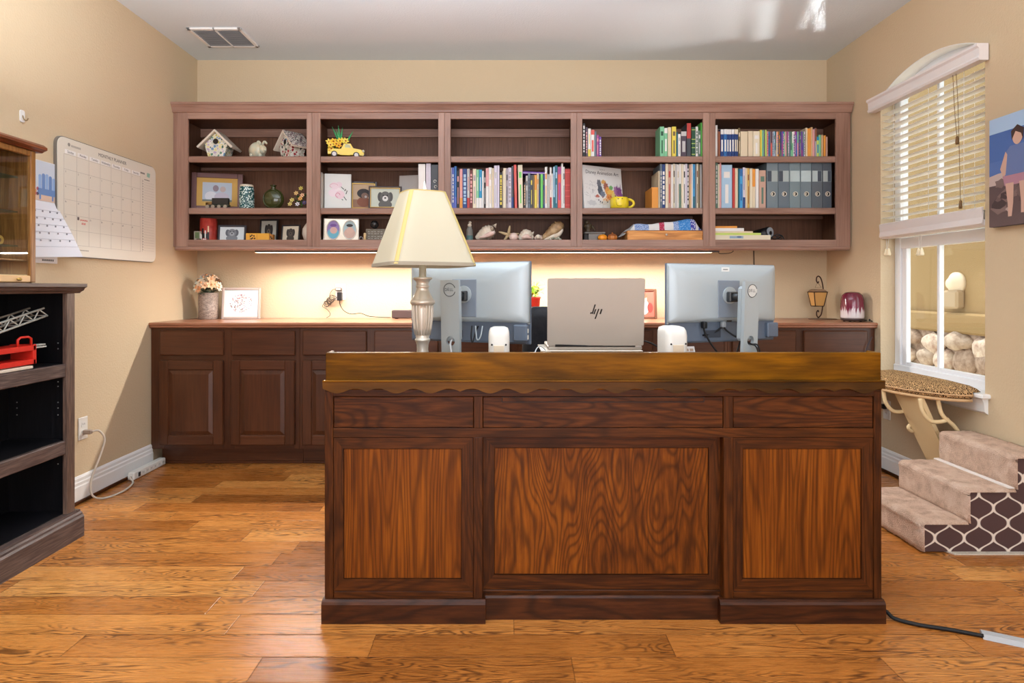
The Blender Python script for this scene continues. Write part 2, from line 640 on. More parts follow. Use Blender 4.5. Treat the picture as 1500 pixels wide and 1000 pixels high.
def carpet():
    m = mat('taupe_plush', (168, 134, 116), 0.95, spec=0.1)
    t = NT(m)
    co = t.objco()
    n = t.noise(co, 14, 4, 0.6, 0.4)
    n2 = t.noise(co, 240, 2, 0.6)
    v = t.math('MULTIPLY_ADD', n2, 0.35, t.math('MULTIPLY', n, 0.75))
    t.set(t.b.inputs['Base Color'], t.ramp(v, [(0.34, (184, 150, 130)), (0.55, (228, 196, 172)), (0.76, (244, 220, 202))]))
    t.bump(n2, 0.9, 0.012)
    return m


M_CARPET = carpet()


def leopard():
    m = mat('leopard_print_plush', (190, 150, 100), 0.9, spec=0.1)
    t = NT(m)
    co = t.vmath('ADD', t.objco(), t.vmath('MULTIPLY', t.n('ShaderNodeTexNoise', {'Scale': 60.0, 'Vector': t.objco()}).outputs[1], (0.008, 0.008, 0.008)))
    v = t.n('ShaderNodeTexVoronoi', {'Vector': co, 'Scale': 120.0}, feature='DISTANCE_TO_EDGE')
    t.set(t.b.inputs['Base Color'], t.ramp(v.outputs['Distance'], [(0.0, (218, 180, 132)), (0.09, (206, 164, 112)), (0.13, (54, 34, 22)), (0.5, (62, 38, 25)), (0.62, (130, 88, 54))]))
    t.bump(t.noise(co, 200, 2), 0.5, 0.006)
    return m


M_LEOPARD = leopard()

# ------------------------------------------------------------------ room shell
XL, XR, YB, YF, ZC = -2.19, 2.288, 4.42, -4.1, 2.722
MB().box(XL - .15, XR + .15, YF - .15, YB + .15, -0.1, 0, M_FLOOR).top('floor', 'orange brown oak plank floor', kind='structure')
MB().box(XL - .15, XR + .15, YF - .15, YB + .15, ZC, ZC + .1, M_CEIL).top('ceiling', 'white textured ceiling', kind='structure')
MB().box(XL - .15, XR + .15, YB, YB + .15, 0, ZC, M_WALL).top('wall_back', 'tan wall behind the shelves', kind='structure')
MB().box(XL - .15, XL, YF, YB, 0, ZC, M_WALL).top('wall_left', 'tan wall carrying the calendars', kind='structure')
MB().box(XL - .15, XR + .15, YF - .15, YF, 0, ZC, M_WALL).top('wall_front', kind='structure')

WY0, WY1, WZ0, WZS, WZP = 2.962, 3.786, 0.60, 2.265, 2.367
WT = 0.14
WR = ((WY1 - WY0) ** 2 / 4 + (WZP - WZS) ** 2) / (2 * (WZP - WZS))
WYC = (WY0 + WY1) / 2


def arch_z(y, d=0.0):
    return WZP - WR + sqrt(max((WR - d) ** 2 - (y - WYC) ** 2, 0))


NA = 20
ARCH = [(WY0 + (WY1 - WY0) * i / NA, arch_z(WY0 + (WY1 - WY0) * i / NA)) for i in range(NA + 1)]


def wall_with_window():
    b = MB()
    x0, x1 = XR, XR + WT
    b.box(x0, x1, YF, WY0, 0, ZC, M_WALL)
    b.box(x0, x1, WY1, YB, 0, ZC, M_WALL)
    b.box(x0, x1, WY0, WY1, 0, WZ0 - .02, M_WALL)
    for i in range(NA):
        (ya, za), (yb, zb) = ARCH[i], ARCH[i + 1]
        b.prism([(ya, za), (yb, zb), (yb, ZC), (ya, ZC)], 'x', x0, x1, M_WALL)
    b.top('wall_right', 'tan wall with the arched window', kind='structure')


wall_with_window()


def baseboard(name, pts, nx):
    """moulded white skirting along x = const; nx: direction into the room"""
    x, y0, y1 = pts
    b = MB()
    prof = [(0, 0.006), (0.016, 0.006), (0.016, 0.085), (0.013, 0.092), (0.013, 0.106), (0.009, 0.112), (0.009, 0.126), (0.004, 0.136), (0, 0.138)]
    b.prism([(x + nx * a, z) for a, z in prof], 'y', y0, y1, M_WHITE)
    o = b.top(name, 'white moulded baseboard', kind='structure')
    s = MB()
    s.box(x, x + nx * .026, y0, y1, 0, .018, M_DKD_X, .004)
    s.part('shoe_strip', o)


baseboard('baseboard_left', (XL, YF, 3.838), 1)
baseboard('baseboard_right', (XR, YF, 3.838), -1)

# ------------------------------------------------------------------ window: vinyl frame, sashes, glass, sill
win = thing('window_1', 'arched white window in the tan wall', None, (XR + .1, WYC, WZ0))
win['kind'] = 'structure'
fx0, fx1 = XR + .085, XR + .135


def arch_band(b, d0, d1, xa, xb, m, ysub=0.0):
    pts_o = [(WYC + (y - WYC), arch_z(y) - d0) for y, z in ARCH]
    pts_i = [(y, arch_z(y) - d1) for y, z in ARCH]
    for i in range(NA):
        b.prism([pts_o[i], pts_o[i + 1], pts_i[i + 1], pts_i[i]], 'x', xa, xb, m)


b = MB()
b.box(fx0, fx1, WY0, WY0 + .05, WZ0, WZS, M_VINYL, .004)
b.box(fx0, fx1, WY1 - .055, WY1, WZ0, WZS, M_VINYL, .004)
b.box(fx0 - .008, fx1, WY0, WY1, WZ0 - .02, WZ0 + .042, M_VINYL, .004)
arch_band(b, 0.0, 0.055, fx0, fx1, M_VINYL)
b.part('window_frame', win)
b = MB()
zr = 1.372
b.box(fx0 + .002, fx1 - .006, WY0 + .05, WY1 - .055, zr - .036, zr + .03, M_VINYL, .004)
b.part('meeting_rail', win)
b = MB()          # sash stiles and the upright between the two lower panes
sx0, sx1 = fx0 + .01, fx1 - .012
ym = 3.42
b.box(sx0, sx1, WY1 - .095, WY1 - .055, WZ0 + .04, zr, M_VINYL, .003)
b.box(sx0, sx1, WY0 + .05, WY0 + .075, WZ0 + .04, zr, M_VINYL, .003)
b.box(sx0, sx1, ym - .01, ym + .01, WZ0 + .04, 2.33, M_VINYL, .003)
b.box(sx0 + .002, sx1, WY0 + .05, WY1 - .055, WZ0 + .04, WZ0 + .062, M_VINYL, .003)
b.part('sash', win)
b = MB()
b.box(sx0 + .012, sx0 + .016, WY0 + .05, WY1 - .055, WZ0 + .04, zr, M_GLASS)
b.part('pane', win)
b = MB()
up = [(WY0 + .04, zr)] + [(y, arch_z(y) - .03) for y, z in ARCH if WY0 + .03 < y < WY1 - .03] + [(WY1 - .04, zr)]
b.prism(up, 'x', sx0 + .012, sx0 + .016, M_GLASS)
b.part('pane', win)
b = MB()
b.box(XR - .042, fx0, WY0 - .035, WY1 + .035, WZ0 - .024, WZ0 - .002, M_WHITE, .005)
b.prism([(XR, .50), (XR - .016, .512), (XR - .02, .55), (XR - .03, .576), (XR, .576)], 'y', WY0 - .02, WY1 + .02, M_WHITE)
b.part('window_sill', win)
# white lining over the drywall return of the arch
b = MB()
arch_band(b, -0.001, 0.004, XR + .001, fx0, M_WHITE)
b.part('arch_lining', win)

# ------------------------------------------------------------------ outside: neighbouring wall
M_STUC = noisy('tan_stucco', (156, 128, 86), (136, 110, 68), 130, 0.9, 0.6, 0.01)
M_GRND = noisy('bare_ground', (226, 214, 192), (206, 192, 168), 12, 0.95, 0.3, 0.01)
EX = 4.45
MB().box(XR + WT + .02, 9, 0.5, 12, -.35, -.25, M_GRND).top('ground_outside', 'bare ground outside the window', kind='structure')
b = MB()
b.box(EX, EX + .3, 2.0, 11, -.25, 4.4, M_STUC)
b.box(EX - .07, EX, 2.0, 11, .66, .86, M_STUC, .02)
b.top('wall_outside', 'tan stucco wall of the house next door seen through the window', kind='structure')
M_ST = [noisy('fieldstone_a', (186, 168, 150), (150, 128, 110), 16, .9, .5, .02), noisy('fieldstone_b', (206, 190, 172), (160, 132, 116), 14, .9, .5, .02),
        noisy('fieldstone_c', (168, 146, 128), (128, 104, 88), 18, .9, .5, .02)]
b = MB()
b.box(EX - .02, EX, 2.0, 11, -.25, .66, M_ST[2])
random.seed(3)
for row in range(5):
    y = 4.2 + random.random() * .2
    while y < 8.2:
        w = random.uniform(.2, .42)
        zc = .56 - row * .185 + random.uniform(-.03, .03)
        ph = random.random() * 6
        b.ball((EX - .03, y + w / 2, zc), (random.uniform(.06, .1), w * .5, random.uniform(.085, .115)), random.choice(M_ST), 14, 8,
               n=lambda th, p, ph=ph: 1 + .12 * sin(2 * p + ph) + .08 * cos(3 * th + ph))
        y += w * .97
b.top('wall_outside_fieldstone', 'rounded fieldstones along the foot of the stucco wall outside', kind='structure')
Yo = (EX - .05) * F / (1396 - CX)
t = thing('round_wall_fitting', 'small round cover above a grey box on the stucco wall outside', 'outdoor light', (EX, Yo, PZ(432, Yo)))  # plain round cover over a small box on the outside wall
b = MB(Matrix.Translation((EX, Yo, PZ(415, Yo))) @ Matrix.Rotation(radians(-90), 4, 'Y'))
b.lathe([(.0, 0), (.11, 0), (.11, .03), (.085, .04), (.05, .09), (.0, .095)], mat('outdoor_plaster', (214, 196, 170), .6))
b.part('lamp', t)
b = MB()
b.box(EX - .09, EX, Yo - .1, Yo + .1, PZ(452, Yo), PZ(425, Yo), mat('outdoor_box_grey', (160, 138, 108), .6), .02)
b.part('base_box', t)

# ------------------------------------------------------------------ window blind
t = thing('window_blind', 'white slatted wooden blind half raised in the arched window', 'blind', (XR, WYC, 1.40))
M_SLAT = mat('white_slat', (250, 249, 246), 0.3)
_q = NT(M_SLAT)
_tl = _q.n('ShaderNodeBsdfTranslucent', {0: lin((252, 250, 244))})
_sm = _q.n('ShaderNodeMixShader', {0: 0.55})
_q.t.links.new(_q.b.outputs[0], _sm.inputs[1])
_q.t.links.new(_tl.outputs[0], _sm.inputs[2])
_q.t.links.new(_sm.outputs[0], _q.t.nodes['Material Output'].inputs[0])
M_VAL = mat('white_valance', (232, 226, 224), 0.4)
b = MB()
vp = [(XR - .006, 2.178), (XR - .05, 2.178), (XR - .056, 2.19), (XR - .05, 2.2), (XR - .052, 2.235), (XR - .062, 2.245), (XR - .062, 2.257), (XR - .006, 2.257)]
b.prism(vp, 'y', WY0 - .03, WY1 + .045, M_VAL)
b.part('valance', t)
nsl = 16
for i in range(nsl):
    z = 2.15 - i * .0418
    b = MB(TR(XR + .028, WYC, z) @ Matrix.Rotation(radians(4), 4, 'Y'))
    b.box(-.025, .025, -(WY1 - WY0) / 2 + .006, (WY1 - WY0) / 2 - .006, -.0015, .0015, M_SLAT, .001)
    b.part('slat', t)
b = MB()
for i in range(7):
    b.box(XR + .002, XR + .052, WY0 + .006, WY1 - .006, 1.432 + i * .0068, 1.435 + i * .0068, M_SLAT)
b.part('gathered_slats', t)
b = MB()
b.box(XR + .0, XR + .056, WY0 + .004, WY1 - .004, 1.398, 1.43, M_VAL, .004)
b.prism([(XR - .004, 1.402), (XR - .012, 1.41), (XR - .008, 1.44), (XR - .012, 1.485), (XR - .004, 1.49)], 'y', WY0 + .004, WY1 - .004, M_VAL)
b.part('bottom_rail', t)
for yy in (3.10, 3.36, 3.66):
    b = MB()
    b.tube([(XR + .001, yy, 2.18), (XR + .001, yy, 1.43)], .0012, M_WHITE, 5)
    b.tube([(XR + .055, yy, 2.18), (XR + .055, yy, 1.43)], .0012, M_WHITE, 5)
    b.part('ladder_cord', t)
M_TASS = mat('brown_wood_tassel', (112, 82, 44), .5)
xc = XR - .02
for (px, zt, zb) in ((1402, 2.18, 1.80), (1407, 2.18, 1.50)):
    Y = xc * F / (px - CX)
    zb = PZ(208 if px < 1405 else 302, Y)
    b = MB()
    b.tube(spline([(xc, Y + .03, 2.18), (xc - .004, Y + .01, 1.98), (xc, Y, zb + .02)]), .0014, M_TASS, 5)
    c = b.part('cord', t)
    MB().lathe([(.003, .03), (.006, .026), (.008, .0), (.007, -.012), (.0, -.012)], M_TASS, (xc, Y, zb), 10).part('tassel', c, 'brown tassel')
for px, py in ((1300, 372), (1348, 372)):
    xq = XR + .03
    Y = xq * F / (px - CX)
    z = PZ(py, Y)
    b = MB()
    b.tube([(xq, Y - .012, 1.40), (xq, Y, z + .03)], .0012, M_WHITE, 5)
    b.tube([(xq, Y + .012, 1.40), (xq, Y + .008, z + .03)], .0012, M_WHITE, 5)
    c = b.part('cord', t)
    b = MB()
    for dy in (-.012, .014):
        b.lathe([(.003, .035), (.006, .03), (.013, .0), (.011, -.008), (0, -.008)], mat('ivory_tassel', (240, 228, 196), .4), (xq, Y + dy, z), 10)
    b.part('tassel', c, 'ivory tassels')

# ------------------------------------------------------------------ ceiling vent
t = thing('ceiling_vent', 'grey louvred air vent in a white frame on the ceiling', 'vent', (-1.82, 4.01, ZC))
vx0, vx1, vy0, vy1 = -1.985, -1.645, 3.862, 4.162
zt = ZC - .012
b = MB()
b.box(vx0, vx1, vy0, vy0 + .024, zt, ZC, M_WHITE, .003)
b.box(vx0, vx1, vy1 - .024, vy1, zt, ZC, M_WHITE, .003)
b.box(vx0, vx0 + .024, vy0, vy1, zt, ZC, M_WHITE, .003)
b.box(vx1 - .024, vx1, vy0, vy1, zt, ZC, M_WHITE, .003)
b.box(-1.823, -1.809, vy0, vy1, zt, ZC, M_WHITE, .003)
b.part('frame', t)
M_LOUV = mat('grey_vent_metal', (168, 168, 168), .5)
for (xa, xb) in ((vx0 + .024, -1.823), (-1.809, vx1 - .024)):
    b = MB()
    b.box(xa, xb, vy0 + .024, vy1 - .024, ZC - .002, ZC - .0005, C(128, 128, 128))
    for i in range(15):
        y = vy0 + .032 + i * .0172
        b.box(-.5 * (xb - xa), .5 * (xb - xa), -.007, .007, -.0008, .0008, M_LOUV, 0, TR((xa + xb) / 2, y, ZC - .008) @ Matrix.Rotation(radians(38), 4, 'X'))
    b.part('louvre', t)

# ------------------------------------------------------------------ wall shelves (five units)
YU = 4.09
SU = F / YU
ux = lambda p: (p - CX) / SU
uz = lambda p: EYE + (CY - p) / SU
ZT, ZM, ZB = uz(228), uz(304), 1.412
BAYS = [(258, 275, 449, 457, 'first wall shelf unit from the calendar wall, displaying two mosaic birdhouses'),
        (457, 469, 642, 651, 'second wall shelf unit, with the yellow toy truck on its upper shelf'),
        (651, 660, 836, 845, 'middle wall shelf unit, upper shelf empty above a packed row of books'),
        (845, 853, 1030, 1039, 'fourth wall shelf unit, with the yellow mug and the quilt'),
        (1039, 1048, 1225, 1243, 'wall shelf unit at the window end, holding the grey magazine files')]
for (a, o0, o1, e, lab) in BAYS:
    xa, x0, x1, xe = ux(a), ux(o0), ux(o1), ux(e)
    t = thing('wall_shelf_unit', lab, 'wall shelf', ((xa + xe) / 2, 4.25, uz(360)), 'wall shelf units above the worktop')
    zt, zb = uz(165), uz(361)
    g = .0006
    b = MB()
    b.box(xa + g, x0, YU, YU + .02, zb, zt, M_CH_Z, .0015)
    b.box(x1, xe - g, YU, YU + .02, zb, zt, M_CH_Z, .0015)
    b.box(x0, x1, YU + .0005, YU + .02, uz(174), zt, M_CH_X, .001)
    b.box(x0, x1, YU + .0005, YU + .02, zb, uz(351), M_CH_X, .001)
    b.part('face_frame', t)
    sa, sb = min(xa + .018, x0 - .004), max(xe - .018, x1 + .004)
    for (p, q) in ((xa + g, sa), (sb, xe - g)):
        MB().box(p, q, YU + .02, YB - .004, zb, zt, M_CH_IN).part('side_panel', t)
    MB().box(sa, sb, YB - .022, YB - .004, zb, zt, M_CH_IN).part('back_panel', t)
    b = MB()
    b.box(sa, sb, YU + .02, YB - .022, uz(174) + .012, zt, M_CH_IN)
    b.part('top_panel', t)
    MB().box(sa, sb, YU + .02, YB - .022, zb, ZB, M_CH_IN).part('bottom_panel', t)
    b = MB()
    b.box(sa, sb, YB - .04, YB - .022, 2.165, 2.223, M_CH_X, .001)
    b.part('hanging_rail', t)
    for z in (ZT, ZM):
        b = MB()
        b.box(sa + .001, sb - .001, YU + .024, YB - .022, z - .02, z, M_CH_IN)
        b.box(sa + .001, sb - .001, YU + .012, YU + .026, z - .041, z, M_CH_X, .005)
        b.box(sa + .001, sb - .001, YU + .0105, YU + .02, z - .028, z - .011, M_CH_X, .003)
        s = b.part('shelf', t)
        MB().box(sa + .001, sb - .001, YB - .036, YB - .022, z - .042, z - .021, M_CH_X, .001).part('shelf_cleat', s)

# crown and bottom mouldings run unbroken over all five
b = MB()
prof = [(YU + .002, uz(165)), (YU - .006, uz(164)), (YU - .008, uz(162)), (YU - .016, uz(158)), (YU - .024, uz(155)), (YU - .03, uz(154)), (YU - .03, uz(151)), (YU + .14, uz(151)), (YU + .14, uz(165))]
xl, xr = XL + .001, XR - .008
b.prism(prof, 'x', xl, xr, M_CH_X)
b.top('crown_moulding', 'long cherry crown moulding capping the whole run of wall shelves', 'moulding')
b = MB()
b.prism([(YU - .004, uz(361)), (YU - .01, uz(362)), (YU - .012, uz(364.5)), (YU - .006, uz(366.5)), (YU + .03, uz(366.5)), (YU + .03, uz(361))], 'x', ux(257.5), ux(1243.5), M_CH_X)
b.top('light_rail_moulding', 'cherry moulding strip along the underside of the wall shelves', 'moulding')
for nm, x0, x1 in (('filler_strip', XL + .001, ux(257.6)), ('filler_strip', ux(1243.4), XR - .012)):
    MB().box(x0, x1, YU + .006, YU + .03, uz(361), uz(165), M_CH_Z, .001).top(nm, 'narrow cherry filler strip between shelf unit and ' + ('calendar wall' if x0 < 0 else 'window wall'), 'filler strip', 'shelf filler strips')

# LED bar
t = thing('led_light_bar', 'long slim LED light bar lit below the wall shelves', 'light bar', (-.145, 4.13, 1.336))
b = MB()
b.box(-1.66, 1.42, 4.115, 4.145, 1.338, uz(366.6), mat('led_bar_housing', (60, 58, 60), .5), .002)
b.part('housing', t)
b = MB()
b.box(-1.655, 1.37, 4.112, 4.148, 1.3352, 1.338, mat('led_diffuser', (250, 240, 225), .4, emit=(255, 226, 190), estr=2.2))
b.part('diffuser', t, 'glowing diffuser')
Y = 4.125
MB().tube(spline([(PX(1052, Y), Y, 1.338), (PX(1056, Y), Y + .002, PZ(371.5, Y)), (PX(1068, Y), Y, PZ(370.8, Y)), (PX(1074, Y), Y, PZ(368, Y)), (PX(1072, Y), Y + .002, PZ(365.5, Y))]), .0022, M_DARK, 6).part('cable', t)
Y = 4.40
MB().tube([(PX(1105.5, Y), Y + .016, PZ(364, Y)), (PX(1106, Y), Y + .016, PZ(400, Y)), (PX(1107, Y), Y + .016, .895)], .003, M_DARK, 6).top('power_cable', 'dark cable running down the wall behind the second monitor', 'cable')

# ------------------------------------------------------------------ base cabinets (five pairs) and worktop
YC = 3.84
SC = F / YC
bx = lambda p: (p - CX) / SC
bz = lambda p: EYE + (CY - p) / SC
ZCT = 0.888
z_top = .854


def raised_panel(b, x0, x1, z0, z1, y, m, mx, frame=.058, drawer=False):
    """slab with a sticking frame and a raised field"""
    b.box(x0, x1, y, y + .02, z0, z1, m, .005)
    if drawer:
        return
    f = frame
    for (a, c, d, e, mm) in ((x0, x0 + f, z0, z1, m), (x1 - f, x1, z0, z1, m), (x0 + f, x1 - f, z0, z0 + f, mx), (x0 + f, x1 - f, z1 - f, z1, mx)):
        b.box(a, c, y - .009, y + .006, d, e, mm, .004)
    # bevelled raised field
    xa, xb, za, zb = x0 + f + .006, x1 - f - .006, z0 + f + .006, z1 - f - .006
    k = .022
    R = [[(xa, y - .0005, za), (xb, y - .0005, za), (xb, y - .0005, zb), (xa, y - .0005, zb)],
         [(xa + k, y - .008, za + k), (xb - k, y - .008, za + k), (xb - k, y - .008, zb - k), (xa + k, y - .008, zb - k)]]
    b.loft(R, m, False, True)


desc = ['beside the floor power strip', 'below the wall outlet, partly behind the desk', 'behind the desk, below the first monitor', 'behind the laptop, below the framed photo', 'in the corner by the window, below the lantern']
pitch, wpx, p0 = 104.4, 93.0, 236.0
for u in range(5):
    e0 = 219.0 if u == 0 else p0 + 2 * u * pitch - (pitch - wpx) / 2
    e1 = 1284.5 if u == 4 else p0 + 2 * (u + 1) * pitch - (pitch - wpx) / 2
    xa, xe = bx(e0), bx(e1)
    xa = max(xa, XL + .001)
    xe = min(xe, XR - .003)
    t = thing('base_cabinet', 'low cherry two-drawer two-door cabinet, ' + desc[u], 'cabinet', ((xa + xe) / 2, 4.1, 0), 'base cabinets under the long worktop')
    g = .0006
    b = MB()
    b.box(xa + g, xa + .018, YC + .02, YB - .004, .104, z_top, M_CB_Z)
    b.box(xe - .018, xe - g, YC + .02, YB - .004, .104, z_top, M_CB_Z)
    b.box(xa + .018, xe - .018, YB - .02, YB - .004, .104, z_top, M_CB_Z)
    b.box(xa + .018, xe - .018, YC + .02, YB - .02, .104, .122, M_CB_X)
    b.part('carcass', t)
    b = MB()
    k0, k1 = p0 + 2 * u * pitch, p0 + (2 * u + 1) * pitch
    b.box(xa + g, bx(k0 + 4), YC, YC + .02, .108, z_top, M_CB_Z, .001)
    b.box(bx(k0 + wpx - 4), bx(k1 + 4), YC, YC + .02, .108, z_top, M_CB_Z, .001)
    b.box(bx(k1 + wpx - 4), xe - g, YC, YC + .02, .108, z_top, M_CB_Z, .001)
    for (za, zb) in ((.108, .145), (.648, .696), (.826, z_top)):
        b.box(xa + .02, xe - .02, YC + .0006, YC + .0194, za, zb, M_CB_X)
    b.part('face_frame', t)
    for q in (k0, k1):
        b = MB()
        raised_panel(b, bx(q), bx(q + wpx), bz(520), bz(484), YC - .021, M_CB_X, M_CB_X, drawer=True)
        b.part('drawer', t)
        b = MB()
        raised_panel(b, bx(q), bx(q + wpx), bz(650), bz(527), YC - .021, M_CB_Z, M_CB_X)
        b.part('door', t)
    b = MB()
    b.box(xa + (.03 if u == 0 else g), xe - g, YC + .07, YC + .085, 0, .104, M_CB_X, .001)
    b.box(xa + (.03 if u == 0 else g), xe - g, YC + .06, YC + .07, 0, .016, M_CB_X, .003)
    b.part('toe_kick', t)
b = MB()
b.prism([(3.828, z_top), (3.818, z_top + .006), (3.818, z_top + .014), (3.812, z_top + .02), (3.812, ZCT - .006), (3.818, ZCT), (YB - .002, ZCT), (YB - .002, z_top)], 'x', XL + .002, XR - .002, M_TOP)
b.top('worktop', 'long cherry worktop over the low cabinets along the tan wall', 'worktop')

# ------------------------------------------------------------------ the big desk
YP = 2.055
SP = F / YP
dx = lambda p: (p - CX) / SP
dz = lambda p: EYE + (CY - p) / SP
DB = 2.87
desk = thing('desk', 'large carved oak desk with raised golden ledge and scalloped edge', 'desk', (.32, 2.4, 0))
xL, xR = dx(475.5), dx(1291.5)
ZTB = .795
# tabletop with moulded front edge
b = MB()
b.box(xL - .002, xR + .002, YP - .004, DB, .765, ZTB, M_LEDGE, .003)
b.part('tabletop', desk)
# scalloped apron: wavy lower edge
b = MB()
cps = [(0, 1), (26.5, 0), (43.5, .62), (61.7, 0), (87, 1), (112, 0), (136, 1)]


def wave(px):
    u = (px - 495) % 136
    for (a, va), (c, vc) in zip(cps, cps[1:]):
        if a <= u <= c:
            q = (u - a) / (c - a)
            if c == 43.5:
                q = q * q
            elif a == 43.5:
                q = 1 - (1 - q) ** 2
            else:
                q = .5 - .5 * cos(pi * q)
            return va + (vc - va) * q
    return 1


poly = [(dx(474.5), dz(557)), ]
low = []
for i in range(0, 411):
    px = 474.5 + i * 2.0
    if px > 1292.5:
        break
    low.append((dx(px), dz(568 + 6.8 * wave(px))))
poly = [(dx(474.5), dz(557))] + low + [(low[-1][0], dz(557))]
b.prism(poly, 'y', YP - .016, YP - .003, M_APRON)
b.box(dx(474.5), low[-1][0], YP - .019, YP - .003, dz(558.5), dz(556), M_LEDGE, .0015)
b.part('scalloped_edge', desk)
# raised gallery ledge on three sides
b = MB()
b.box(dx(477), dx(1291), YP + .0, YP + .022, ZTB, dz(516.3), M_LEDGE, .0025)
b.part('gallery_board', desk)
for xa, xb in ((dx(477), dx(481.5)), (dx(1286.5), dx(1291))):
    b = MB()
    b.box(xa, xb, YP + .0225, YP + .07, ZTB, dz(516.3), M_LEDGE, .002)
    b.part('gallery_board', desk)
# frame: top rail, mid rail, posts
b = MB()
b.box(xL, xR, YP + .001, YP + .03, dz(580.5), .765, M_DKD_X, .001)
b.box(dx(488), dx(1280), YP + .0015, YP + .03, dz(640.5), dz(627), M_DKD_X, .001)
b.part('rail', desk)
for (a, c) in ((475.5, 488), (1280, 1291.5)):
    MB().box(dx(a), dx(c), YP, YP + .03, dz(880), dz(573), M_DKD_Z, .0015).part('corner_post', desk)
for (a, c) in ((694, 707), (1060, 1074)):
    MB().box(dx(a), dx(c), YP + .001, YP + .03, dz(627), dz(580.5), M_DKD_Z, .0012).part('divider', desk)
for (a, c) in ((488, 694), (707, 1060), (1074, 1280)):
    b = MB()
    b.box(dx(a) + .0012, dx(c) - .0012, YP + .003, YP + .03, dz(627) + .0012, dz(580.5) - .0012, M_DKR, .002)
    d = b.part('drawer', desk)
b = MB()
b.box(dx(736), dx(1031), YP + .0, YP + .03, dz(588), dz(582), M_DKR, .001)
b.box(dx(735), dx(1032), YP + .0015, YP + .003, dz(589.2), dz(581.2), C(30, 16, 10))
b.part('writing_slide', desk)


def pedestal(a, c, posts, zb):
    """framed panel: stiles, rails, sunk field with dark scored line"""
    g = (488, 693.5) if a < 700 else (1074, 1280)
    b = MB()
    x0, x1 = dx(g[0]), dx(g[1])
    b.box(x0, x1, YP + .008, YP + .03, dz(880), dz(640.5), M_DKD_Z)
    fr = 14.5
    ia, ib, ja, jb = g[0] + fr, g[1] - fr - 2.5, 657, 848.5
    k = .0012
    y0 = YP + .003
    # mitred frame
    O = [(x0 + k, dz(866)), (x1 - k, dz(866)), (x1 - k, dz(641)), (x0 + k, dz(641))]
    I = [(dx(ia), dz(jb)), (dx(ib), dz(jb)), (dx(ib), dz(ja)), (dx(ia), dz(ja))]
    for i in range(4):
        j = (i + 1) % 4
        b.prism([O[i], O[j], I[j], I[i]], 'y', y0, YP + .02, M_DKD_X if i in (0, 2) else M_DKD_Z)
    b.box(x0 + k, x1 - k, y0, YP + .02, dz(879), dz(866.8), M_DKD_X, .001)
    p = b.part('pedestal_frame', desk)
    b = MB()
    b.box(dx(ia) + .0022, dx(ib) - .0022, YP + .0055, YP + .02, dz(jb) + .0022, dz(ja) - .0022, M_DK_Z, .001)
    b.part('panel', p)
    q = (693.5, 707) if a < 700 else (1060, 1074)
    b = MB()
    b.box(dx(q[0]), dx(q[1]), YP, YP + .06, dz(880), dz(640.5), M_DKD_Z, .0015)
    b.part('inner_post', desk)
    # side and plinth
    xs, xe = (dx(475.5), dx(707)) if a < 700 else (dx(1060), dx(1291.5))
    b = MB()
    xo = xs if a < 700 else xe - .02
    b.box(xo, xo + .02, YP + .03, DB - .02, .05, .765, M_DKD_Z)
    xo = xe - .02 if a < 700 else xs
    b.box(xo, xo + .02, YP + .06, DB - .02, .05, .765, M_DKD_Z)
    b.box(xs + .02, xe - .02, DB - .04, DB - .02, .05, .765, M_DKD_Z)
    b.part('pedestal_carcass', desk)
    SPL = F / 2.035
    pa, pc = (470.5, 711) if a < 700 else (1055.5, 1298)
    b = MB()
    xa, xb = (pa - CX) / SPL, (pc - CX) / SPL
    b.prism([(2.035, 0), (2.035, EYE - (886 - CY) / SPL), (2.039, EYE - (882.5 - CY) / SPL), (2.047, EYE - (880.3 - CY) / SPL), (DB - .01, EYE - (880.3 - CY) / SPL), (DB - .01, 0)], 'x', xa, xb, M_PLINTH)
    b.part('plinth', desk)


pedestal(475.5, 707, 0, 0)
pedestal(1060, 1291.5, 0, 0)
# recessed kneehole panel
YK = 2.088
SK = F / YK
kx = lambda p: (p - CX) / SK
kz = lambda p: EYE + (CY - p) / SK
b = MB()
x0, x1 = dx(707) - .004, dx(1060) + .004
b.box(x0, x1, YK + .008, YK + .03, .03, dz(640) + .01, M_DKD_Z)
O = [(x0, kz(863)), (x1, kz(863)), (x1, dz(638)), (x0, dz(638))]
I = [(kx(723.5), kz(842)), (kx(1038.5), kz(842)), (kx(1038.5), kz(655.5)), (kx(723.5), kz(655.5))]
for i in range(4):
    j = (i + 1) % 4
    b.prism([O[i], O[j], I[j], I[i]], 'y', YK + .001, YK + .02, M_DKD_X if i in (0, 2) else M_DKD_Z)
b.box(x0, x1, YK, YK + .02, kz(876), kz(864), M_DKD_X, .002)
p = b.part('kneehole_frame', desk)
b = MB()
b.box(kx(723.5) + .0022, kx(1038.5) - .0022, YK + .004, YK + .02, kz(842) + .0022, kz(655.5) - .0022, M_DK_F, .001)
b.part('panel', p)
b = MB()
YQ = 2.062
SQ = F / YQ
b.prism([(YQ, 0), (YQ, EYE - (876 - CY) / SQ), (YQ + .006, EYE - (873.2 - CY) / SQ), (YK + .03, EYE - (873.2 - CY) / SQ), (YK + .03, 0)], 'x', dx(710) + .001, dx(1056) - .001, M_PLINTH)
b.part('plinth', desk)

